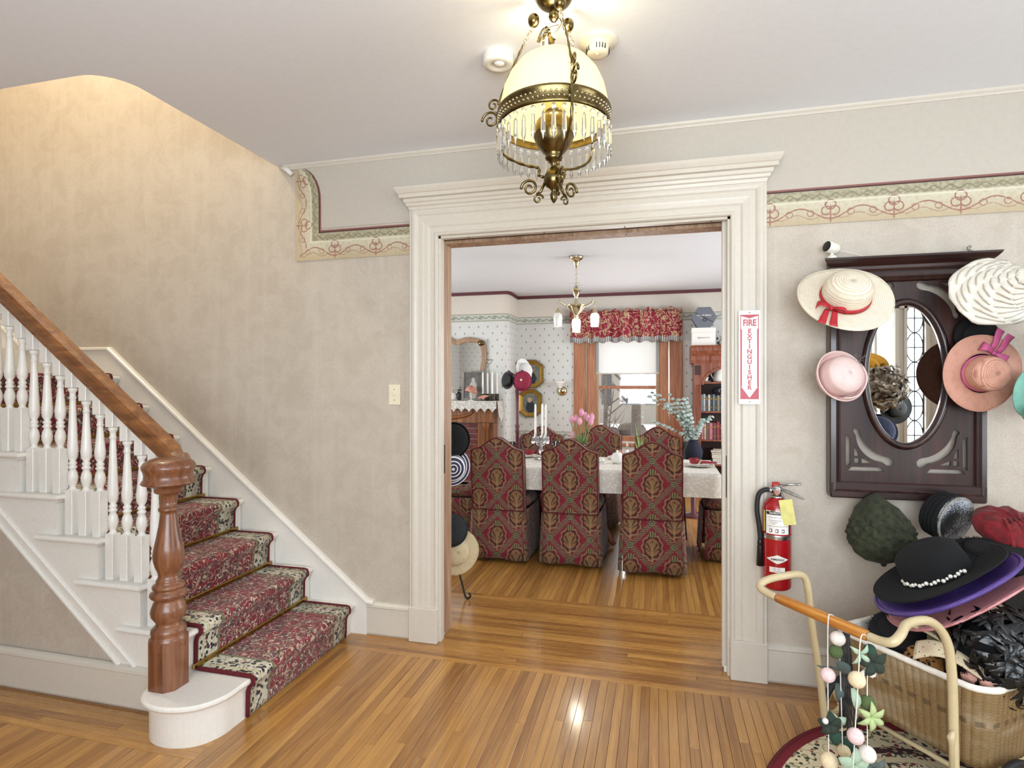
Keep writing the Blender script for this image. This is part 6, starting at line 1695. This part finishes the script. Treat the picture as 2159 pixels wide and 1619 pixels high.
fl_.build('blue_flower', 'turquoise_felt', h)
# green velvet turban
gt = thing('velvet_turban', 'dark green pleated velvet turban hanging below the hall mirror', 'hat', (.95, 2.84, .905)); gt.rotation_euler = (R(-22), 0, 0)
def gprof(f_):       # radius of the hanging turban, f_ = 0 at the hook .. 1 at the crown button
    P = [(.012, .03), (.045, .006), (.085, -.03), (.108, -.08), (.120, -.13), (.120, -.18), (.102, -.222), (.06, -.255), (.006, -.268)]
    x_ = f_*(len(P)-1); i = min(len(P)-2, int(x_)); k = x_-i; k = k*k*(3-2*k)
    return (P[i][0]+(P[i+1][0]-P[i][0])*k, P[i][1]+(P[i+1][1]-P[i][1])*k)
def gfn(a, b):
    r_, z_ = gprof(b); th = a*TAU
    mid = max(0, 1-abs(b-.52)/.24); low = max(0, min(1, (b-.70)/.1)); hi = max(0, 1-b/.32)
    k = 1+.16*mid*abs(sin(8*th+b*24))*abs(sin(8*th-b*24))+.10*low*abs(sin(13*th+b*3))-.04*low+.12*hi*sin(5*th)+.05*sin(3*th+b*5)
    return (r_*cos(th)*k-.015, r_*sin(th)*k*.8, z_)
MB().grid(gfn, 180, 60).build('smocked_crown', 'green_velvet', gt)
MB().ball((-.015, 0, -.268), .012, 10, 6).build('crown_button', 'green_velvet', gt)
# black hat with grey felt inside, black braided side
h = hat('felt_hat', 'black braided hat with silvery grey crown hooked under the hall mirror', (1.205, 2.80, .855), (.52, -.82, -.2), .098, .045, .0, 'grey_felt_print')
m = MB()
for k in range(4): m.tube([((.099-.002*k)*cos(TAU*i/44), (.094-.002*k)*sin(TAU*i/44), .002-.018*k+.003*sin(TAU*i/44*22+k)) for i in range(44)], .011, 7, True)
m.build('braided_side', 'black_felt', h); MB().tube([(.097*cos(TAU*i/40), .097*sin(TAU*i/40), .024) for i in range(40)], .006, 6, True).build('felt_edge', 'photo_grey', h)
h = thing('velvet_beret', 'crimson velvet beret resting on the pile at the right', 'hat', (1.335, 2.62, .835)); h.rotation_euler = orient((.1, -.35, .9))
MB().lathe([(.07, -.02), (.10, -.015), (.130, .01), (.135, .035), (.11, .062), (.06, .075), (.0, .07)], (0, 0, 0), 40, fn=lambda p, a, j: (p[0]*(1+.03*sin(5*a)), p[1]*(1+.02*sin(7*a)), p[2]+.006*sin(9*a+j))).build('puffed_crown', 'red_velvet', h)
m = MB()
for k in range(7): m.tube(catmull([(-.10+.03*k, -.11, .03), (-.08+.03*k, -.06, .062+.004*(k % 2)), (-.06+.02*k, .0, .078)], 4), .006, 6)
m.build('folds', 'red_velvet', h)

# ---- oval rug
rg = thing('oval_rug', 'oval Persian style rug with dark red edge under the wicker carriage', 'rug', (.95, 1.76, .001))
MB().lathe([(.0005, .009), (.9, .009), (1.0, .008), (1.0, 0)], (0, 0, 0), 72, sx=.66, sy=.92, smooth=False).build('woven_field', 'rug', rg)
MB().tube([(.66*cos(TAU*i/72), .92*sin(TAU*i/72), .007) for i in range(72)], .008, 8, True).build('edge_binding', 'runner_binding', rg)

# ---- wicker doll carriage
RZ = .010
cg = thing('wicker_carriage', 'antique wicker baby carriage with bent cream handle piled with hats', 'carriage', (.625, 2.41, RZ), math.atan2(-.8, .6))
BX0, BX1, BY0, BY1, BZ0, BZ1 = -.02, .50, .07, .74, .185, .46
def rr_path(n=92, rc=.07):      # rounded rectangle sampled evenly along its length, centred
    hx_, hy_ = (BX1-BX0)/2, (BY1-BY0)/2; P = []
    for cx_, cy_, a0 in ((hx_-rc, -hy_+rc, -90), (hx_-rc, hy_-rc, 0), (-hx_+rc, hy_-rc, 90), (-hx_+rc, -hy_+rc, 180)):
        P += [(cx_+rc*cos(R(a0+90*i/8)), cy_+rc*sin(R(a0+90*i/8))) for i in range(9)]
    P.append(P[0]); D = [0]
    for p, q_ in zip(P, P[1:]): D.append(D[-1]+math.dist(p, q_))
    def at_(t_):
        d = (t_ % 1.0)*D[-1]; i = 0
        while D[i+1] < d: i += 1
        f_ = (d-D[i])/max(1e-9, D[i+1]-D[i]); return (P[i][0]+(P[i+1][0]-P[i][0])*f_, P[i][1]+(P[i+1][1]-P[i][1])*f_)
    return at_, D[-1]
RRP, PER = rr_path()
def bask(a, b):      # tapering basket wall with a gentle bulge at each upright stake
    x_, y_ = RRP(a); k = .86+.14*b; k *= 1+.008*abs(sin(PI*a*86))
    return ((BX0+BX1)/2+x_*k, (BY0+BY1)/2+y_*k, BZ0+(BZ1-BZ0)*b)
MB().grid(bask, 86*6, 10, True, lambda a, b: (a*PER, b*.275)).build('wicker_body', 'wicker', cg, solid=.008)
MB().grid(lambda a, b: tuple(Vector(((BX0+BX1)/2, (BY0+BY1)/2, BZ0+.02)).lerp(Vector(bask(a, 0.05)), .02+.97*b)), 60, 3).build('basket_floor', 'wicker', cg)
MB().tube([bask(i/120, 1.0) for i in range(120)], .011, 8, True).build('rim_braid', 'lining_white', cg)
MB().grid(lambda a, b: ((BX0+BX1)/2+RRP(a)[0]*(.955-.03*b), (BY0+BY1)/2+RRP(a)[1]*(.965-.03*b), BZ1-.07*b), 120, 3).build('cloth_lining', 'lining_white', cg)
for X_ in (.0, .45):
    s = -1 if X_ == 0 else 1
    top = [(X_, .0, .11), (X_, -.03 if s < 0 else -.005, .30), (X_, -.075 if s < 0 else -.015, .52), (X_, -.09 if s < 0 else -.045, .63), (X_, -.12, .695), (X_, -.22, .705), (X_+s*.02, -.285, .69), (X_+s*.015, -.315, .672), (X_-s*.02, -.315, .662), (X_-s*.055, -.313, .66)]
    MB().tube(catmull(top, 6), .0135, 10).build('bent_tube', 'tube_cream', cg)
MB().lathe([(.010, 0), (.016, .006), (.0175, .04), (.018, .17), (.0175, .30), (.016, .334), (.010, .34)], (0, 0, 0), 16, M=Matrix.Translation((.055, -.313, .66)) @ Matrix.Rotation(PI/2, 4, 'Y')).build('wooden_grip', 'grip_wood', cg)
# chassis, brackets, wheels
ch_ = MB()
for X_ in (.03, .45): ch_.tube(catmull([(X_, .0, .12), (X_, .12, .14), (X_, .40, .17), (X_, .68, .14)], 5), .010, 8)
for Y_ in (.16, .62): ch_.tube([(-.045, Y_, .125), (.525, Y_, .125)], .009, 8)
ch_.build('chassis', 'tube_cream', cg)
wh0 = None
for X_ in (-.045, .525):
    for Y_ in (.16, .62):
        if wh0 is None:
            wh0 = bpy.data.objects.new('wheel', None); COL.objects.link(wh0); wh0.parent = cg
            MB().tube([(0, .112*cos(TAU*i/40), .112*sin(TAU*i/40)) for i in range(40)], .0125, 8, True).build('tyre', 'black_rubber', wh0)
            MB().tube([(0, .098*cos(TAU*i/40), .098*sin(TAU*i/40)) for i in range(40)], .006, 8, True).build('rim', 'tube_cream', wh0)
            m = MB()
            for k in range(6):
                a = TAU*k/6; m.tube(catmull([(0, .015*cos(a), .015*sin(a)), (0, .05*cos(a+.35), .05*sin(a+.35)), (0, .098*cos(a+.1), .098*sin(a+.1))], 4), .007, 6, flat=1.6)
            m.build('curved_spokes', 'tube_cream', wh0); MB().lathe([(0, -.02), (.014, -.02), (.018, 0), (.014, .02), (0, .02)], (0, 0, 0), 12, M=Matrix.Rotation(PI/2, 4, 'Y')).build('hub', 'tube_cream', wh0)
            w_ = wh0
        else: w_ = copy_tree(wh0, cg)
        w_.location = (X_, Y_, .125)
MB().tube([(.452, -.012, .12), (.452, -.02, .30), (.46, -.035, .33), (.455, -.012, .345)], [.007, .008, .012, .006], 8).build('latch_lever', 'tube_cream', cg)
MB().tube([(.452, -.012, .17), (.53, -.05, .15), (.60, -.08, .125)], [.008, .009, .013], 8).build('brake_handle', 'tube_cream', cg)

# ---- pile of hats in the carriage
AX = (-.48, .10, .86)
def up(p, d): return tuple(Vector(p)+Vector(AX).normalized()*d)
C0 = Vector((1.06, 2.43, .650))
hat('straw_hat', 'rose pink straw hat at the bottom of the tilted hat stack on the carriage', up(C0, 0), AX, .085, .07, .240, 'straw_rose', wave=.01, thick=.006)
hat('straw_hat', 'purple ribbed straw hat between the pink straw hat and the black hat', up(C0+Vector((-.004, .004, 0)), .040), AX, .085, .06, .243, 'straw_purple', wave=.006, brim_up=.012, thick=.010)
h = hat('felt_hat', 'wide brimmed black felt hat with pearl trim on top of the carriage pile', up(C0+Vector((-.008, .010, 0)), .074), AX, .114, .125, .226, 'black_felt', wave=.006, brim_up=.012)
pb = MB(); 
for k in range(22):
    a = R(-100+6.6*k); pb.ball((.117*cos(a), .117*sin(a), .012+.003*(k % 3)), .0055+.0018*(k % 2), 8, 6)
pb.build('pearl_trim', 'pearl', h)
h = hat('fur_hat', 'black hat with thick fur brim behind the pearl trimmed hat', (1.235, 2.52, .775), (-.05, -.1, 1), .10, .05, .0, 'black_felt')
def fur(name, parent, fn_c, rad, n, mt, L, seed=1):
    random.seed(seed); m = MB(); m.tube([fn_c(i/40) for i in range(40)], rad*.8, 8, True)
    for k in range(n):
        t_ = random.random(); c_ = Vector(fn_c(t_)); d_ = Vector((random.gauss(0, 1), random.gauss(0, 1), random.gauss(0, 1))).normalized(); s_ = c_+d_*rad*.7; e_ = s_+(d_+Vector((random.uniform(-.5, .5), random.uniform(-.5, .5), -.3)))*L
        sd_ = d_.orthogonal().normalized()*.002; m._add([s_-sd_, s_+sd_, e_], [(0, 1, 2)])
    o = m.build(name, mt, parent, fixn=False); o['kind'] = 'stuff'; return o
fur('fur_brim', h, lambda t_: (.125*cos(TAU*t_), .125*sin(TAU*t_), .0), .034, 2600, 'black_felt', .018)
h = thing('fur_hat', 'small shaggy black fur hat at the left corner of the carriage', 'hat', (.885, 2.44, .475)); h.rotation_euler = orient((-.3, -.4, .8))
MB().lathe([(.085, -.03), (.098, .0), (.09, .03), (.05, .05), (0, .052)], (0, 0, 0), 28).build('crown', 'black_felt', h)
fur('fur_pile', h, lambda t_: (.075*cos(TAU*t_*3)*(.6+.4*sin(t_*9)), .075*sin(TAU*t_*3), .025), .028, 1500, 'black_felt', .012, 3)
def feather_hat(name, label, loc, axis, r_, n, mt, L, seed, mt2=None, parentcat='hat'):
    t = thing(name, label, 'hat', loc); t.rotation_euler = orient(axis); random.seed(seed)
    MB().lathe([(r_*.95, -.3*r_), (r_, 0), (r_*.93, .4*r_), (r_*.6, .75*r_), (0, .9*r_)], (0, 0, 0), 28).build('crown', mt2 or mt, t)
    m = MB()
    for k in range(n):
        th = random.uniform(0, TAU); ph_ = random.uniform(-.25, 1.4); c_ = Vector((cos(th)*cos(ph_), sin(th)*cos(ph_), sin(ph_)))*r_
        tg_ = c_.cross(Vector((random.gauss(0, 1), random.gauss(0, 1), random.gauss(0, 1)))).normalized(); nm_ = c_.normalized(); sd_ = nm_.cross(tg_)
        w_ = L*.13; pts = []
        for i in range(6):
            f_ = i/5; ce = c_+tg_*L*f_+nm_*(.012+.02*sin(PI*f_*.8)-.01*f_); ww = w_*sin(PI*(.08+.9*f_)); pts += [ce-sd_*ww, ce+nm_*.003, ce+sd_*ww]
        m._add(pts, [(3*i+j, 3*i+j+1, 3*i+j+4, 3*i+j+3) for i in range(5) for j in (0, 1)], True)
    o = m.build('feathers', mt, t, fixn=False); o['kind'] = 'stuff'; return t
feather_hat('feather_hat', 'glossy black feathered hat leaning at the front of the carriage', (1.100, 2.235, .525), (.15, -.75, .6), .120, 190, 'feather_black', .10, 6, 'black_felt')
hat('straw_hat', 'ribbed black straw hat at the far right of the carriage', (1.36, 2.36, .60), (.25, -.5, .85), .10, .07, .19, 'straw_black')
hat('felt_hat', 'leopard print hat down inside the carriage beside the fur hat', (.93, 2.335, .42), (.1, -.4, .8), .07, .05, .085, 'leopard')
sh_ = thing('dotted_scarf', 'cream dotted net scarf draped inside the carriage', 'scarf', (1.01, 2.26, .46)); sh_.rotation_euler = (0, 0, R(-30))
MB().grid(lambda a, b: (-.12+.24*a, -.13+.24*b, .045*sin(a*5+b*2)*.5+.03*sin(b*7)+.04-.05*(a-.5)**2), 20, 20).build('gauze', 'dotted_cream', sh_, solid=.003)
rb_ = thing('straw_ribbon', 'cream straw ribbon curling over the carriage edge', 'ribbon', (.93, 2.29, .44))
MB().grid(lambda a, b: (-.06+.17*a+.0*b, .03-.09*a+.03*(b-.5), .13-.13*a+.03*sin(PI*a)+.012*(b-.5)), 14, 2).build('woven_strip', 'straw_natural', rb_, solid=.003)
rsx = thing('silk_roses', 'cluster of dusty pink silk roses at the front of the carriage', 'flowers', (1.03, 2.13, .455))
for k, (x, y, z, r_) in enumerate(((-.05, .02, .02, .021), (0, .03, .03, .022), (.02, -.005, .02, .024), (-.015, -.012, .018, .02), (.045, .04, .035, .02))):
    m = MB()
    for j_ in range(4): m.lathe([(r_*(.35+.2*j_), -.004*j_), (r_*(.45+.2*j_), .010-.002*j_), (r_*(.42+.2*j_), .016-.003*j_)], (x, y, z), 12, fn=lambda p, a, q_: (p[0]*(1+.12*sin(3*a+j_*2)), p[1]*(1+.12*sin(3*a+j_*2)), p[2]))
    m.build('rose', 'rose_pink', rsx, solid=.0015)

# ---- felt ball garland over the grip
gd = thing('pompom_garland', 'felt pompom and leaf garland hanging from the carriage grip', 'garland', (0, 0, 0))
for pts in ([(0.555, 2.025, 0.672), (0.525, 1.966, 0.703), (0.511, 1.941, 0.693), (0.510, 1.941, 0.559), (0.511, 1.941, 0.412), (0.514, 1.942, 0.208)],
            [(0.555, 2.025, 0.672), (0.558, 2.005, 0.639), (0.560, 1.995, 0.509), (0.566, 1.997, 0.300), (0.569, 1.997, 0.180)],
            [(0.621, 1.935, 0.649), (0.590, 1.876, 0.686), (0.572, 1.851, 0.678), (0.566, 1.849, 0.568), (0.557, 1.847, 0.416), (0.550, 1.845, 0.279)],
            [(0.621, 1.935, 0.649), (0.611, 1.912, 0.613), (0.605, 1.900, 0.477), (0.607, 1.901, 0.251)]):
    MB().tube(catmull(pts, 5), .0016, 6).build('string', 'string_white', gd)
for p, r_, c_ in (((0.552, 1.993, 0.620), 0.0224, 'pom_white'), ((0.546, 1.992, 0.578), 0.0209, 'pom_green'), ((0.510, 1.941, 0.525), 0.0219, 'pom_pink'), ((0.562, 1.848, 0.564), 0.0234, 'pom_cream'), ((0.606, 1.901, 0.475), 0.0211, 'pom_green'), ((0.558, 1.847, 0.400), 0.0227, 'pom_pink'), ((0.571, 1.998, 0.264), 0.0194, 'pom_cream'), ((0.514, 1.942, 0.260), 0.0263, 'pom_cream'), ((0.606, 1.901, 0.322), 0.0240, 'pom_white'), ((0.617, 1.914, 0.627), 0.0170, 'pom_dark_green')):
    MB().ball(p, r_, 18, 12).build('felt_ball', c_, gd)
random.seed(8)
GR, GF = Vector((.969, .247, 0)), Vector((-.247, .969, 0))       # along the garland's face / away from it
def leaf_flower(c_, s_, mt, petals, tilt, width=.32, name='felt_leaf'):
    c_ = Vector(c_); m = MB(); upv = Vector((0, 0, 1))
    for k in range(petals):
        a = tilt+TAU*k/petals; d_ = GR*cos(a)+upv*sin(a); e_ = GR*-sin(a)+upv*cos(a)
        v = []
        for i in range(6):
            f_ = i/5; ce = c_+d_*s_*f_-GF*(.012*sin(PI*f_)); ww = s_*width*sin(PI*min(1, .12+.85*f_)); v += [ce-e_*ww, ce-GF*.002, ce+e_*ww]
        m._add(v, [(3*i+j, 3*i+j+1, 3*i+j+4, 3*i+j+3) for i in range(5) for j in (0, 1)], True)
    m.build(name, mt, gd, solid=.0015, fixn=False)
for a_ in (((0.622, 1.915, 0.592), 0.0482, 'felt_leaf_dark', 5, 0.5, 0.32),
           ((0.609, 1.922, 0.563), 0.0342, 'pom_white', 3, 3.6, 0.32),
           ((0.576, 1.872, 0.630), 0.0362, 'felt_leaf_sage', 4, 0.9, 0.2),
           ((0.544, 1.970, 0.556), 0.0532, 'felt_leaf_slate', 1, -0.7, 0.32),
           ((0.528, 1.977, 0.536), 0.0446, 'felt_leaf_slate', 2, -0.1, 0.12),
           ((0.553, 2.004, 0.474), 0.0602, 'felt_leaf_slate', 1, -1.5, 0.25),
           ((0.556, 1.867, 0.530), 0.0669, 'felt_leaf_sage', 1, -1.4, 0.2),
           ((0.567, 1.880, 0.517), 0.0421, 'felt_leaf_dark', 1, -1.9, 0.2),
           ((0.511, 1.931, 0.383), 0.0378, 'felt_leaf_dark', 5, 0.3, 0.45),
           ((0.531, 1.946, 0.386), 0.0351, 'felt_leaf_sage', 3, 0.2, 0.4),
           ((0.608, 1.881, 0.446), 0.0446, 'felt_leaf_lime', 6, 0.5, 0.22),
           ((0.568, 2.007, 0.293), 0.0542, 'pom_dark_green', 2, -0.5, 0.4),
           ((0.570, 1.902, 0.284), 0.0511, 'felt_leaf_sage', 5, 0.2, 0.4),
           ((0.625, 1.916, 0.275), 0.0426, 'felt_leaf_slate', 5, 0.6, 0.3)):
    leaf_flower(*a_)
MB().ball((0.494, 1.906, 0.401), .009, 10, 8).build('flower_centre', 'pom_white', gd)
# grey yarn fringe beside the garland
yt = thing('yarn_tassel', 'long grey yarn tassel hanging behind the pompom garland', 'tassel', (0.582, 2.006, 0.641)); random.seed(12)
MB().ball((0, 0, 0), .014, 10, 8).build('tassel_knot', 'yarn_grey', yt)
m = MB()
for k in range(46):
    a = random.uniform(0, TAU); r_ = random.uniform(0, .014); x, y = r_*cos(a)*1.2, r_*sin(a)*.6
    m.tube([(x*.4, y*.4, 0), (x, y, -.08), (x*1.3+random.uniform(-.004, .004), y*1.2, -.18), (x*1.5+random.uniform(-.008, .008), y*1.4, -.29-random.uniform(0, .025))], .0016, 4)
o = m.build('yarn_strands', 'yarn_grey', yt); o['kind'] = 'stuff'

# ---- iron hat stand just inside the dining room
hs2 = thing('iron_hat_stand', 'black wrought iron hat stand just inside the left of the doorway', 'hat stand', (-1.42, 3.60, 0))
MB().tube([(0, 0, .25), (0, 0, 1.60)], .009, 8).build('pole', 'black_iron', hs2)
for k in range(3):
    a = R(-6+120*k); P = [(0, 0, .36), (.05, 0, .34), (.10, 0, .29), (.15, 0, .15), (.185, 0, .03), (.20, 0, .008), (.218, 0, .012), (.226, 0, .032), (.212, 0, .042)]
    MB().tube([(p.x*cos(a), p.x*sin(a), p.z) for p in catmull(P, 5)], .0065, 8).build('scrolled_leg', 'black_iron', hs2)
for k, z in enumerate((1.06, .90, .46, .36)):
    MB().tube([(0, 0, z-.02), (.06, -.02, z), (.10, -.03, z+.03)], .006, 6).build('arm', 'black_iron', hs2)
h = hat('felt_hat', 'black felt beret on the iron stand inside the left door jamb', (-1.315, 3.535, 1.055), (.55, -.75, -.1), .11, .05, .122, 'black_felt', brim_up=.02)
MB().ball((-.05, .10, .02), .025, 10, 6).build('bow', 'black_felt', h)
hat('striped_hat', 'navy and white striped hat below the black beret on the iron stand', (-1.32, 3.55, .875), (.5, -.8, -.05), .09, .07, .125, 'stripe_navy')
hat('felt_hat', 'charcoal felt hat above the straw hat on the iron stand', (-1.315, 3.525, .465), (.25, -.6, .35), .10, .06, .11, 'charcoal_felt')
h = hat('straw_hat', 'natural straw hat with ruffled edge at the foot of the iron stand', (-1.29, 3.56, .315), (.45, -.85, .1), .085, .06, .150, 'straw_natural', wave=.01, band='cream_cloth', band_h=.03)

# ---- hats on the coat rack
hat('straw_hat', 'black straw hat hanging on the left of the coat rack', (-1.815, 6.90, 1.475), (-.35, -.9, .1), .07, .06, .095, 'straw_black', sy=1.15)
hat('felt_hat', 'white wide brimmed hat behind the coat rack top', (-1.64, 7.05, 1.60), (.75, -.35, .15), .09, .09, .155, 'white_felt', band='white_felt')
h = hat('felt_hat', 'wine red cloche with black ribbon flower on the coat rack', (-1.625, 6.90, 1.465), (.15, -.9, .15), .10, .075, .115, 'wine_felt', sy=1.1)
for a in (0.4, 1.6, 2.7, 4.0): MB().grid(lambda q_, b: (-.01+.07*q_*cos(a)+(b-.5)*.03*-sin(a), .0+.07*q_*sin(a)+(b-.5)*.03*cos(a), .075-.02*q_*q_), 4, 2).build('ribbon_petal', 'black_felt', h, solid=.002)
MB().ball((-.01, 0, .08), .016, 10, 6).build('flower_centre', 'pom_cream', h)

# ---- hat tree beside the entrance (seen in the hall mirror)
ht2 = thing('entry_hat_tree', 'dark wooden hat tree by the entrance seen reflected in the oval mirror', 'hat stand', (1.66, .62, 0))
MB().lathe([(.16, 0), (.16, .02), (.03, .05), (.022, .3), (.02, 1.5), (.03, 1.55), (0, 1.6)], (0, 0, 0), 16).build('post', 'mahogany_z', ht2)
for k in range(4):
    a = R(90*k+70); z = (1.48, 1.22, 1.36, 1.15)[k]; MB().tube([(0, 0, z-.04), (.08*cos(a), .08*sin(a), z), (.1*cos(a), .1*sin(a), z+.03)], .008, 6).build('peg', 'mahogany_z', ht2)
feather_hat('feather_hat', 'tan feathered hat reflected at the left of the oval mirror', (1.68, .80, 1.40), (0, 1, .2), .13, 120, 'feather_tan', .15, 15, 'feather_tan')
h = hat('felt_hat', 'mustard yellow felt hat above the feathers in the mirror reflection', (1.60, .80, 1.545), (-.2, .9, .3), .08, .05, .14, 'mustard_felt', wave=.02)
hat('straw_hat', 'black straw hat below the feathers in the mirror reflection', (1.80, .78, 1.235), (.2, .9, -.1), .07, .04, .12, 'straw_black')
hat('velvet_hat', 'blue velvet hat lowest in the mirror reflection', (1.67, .80, 1.06), (0, .9, .3), .11, .07, .135, 'blue_velvet')
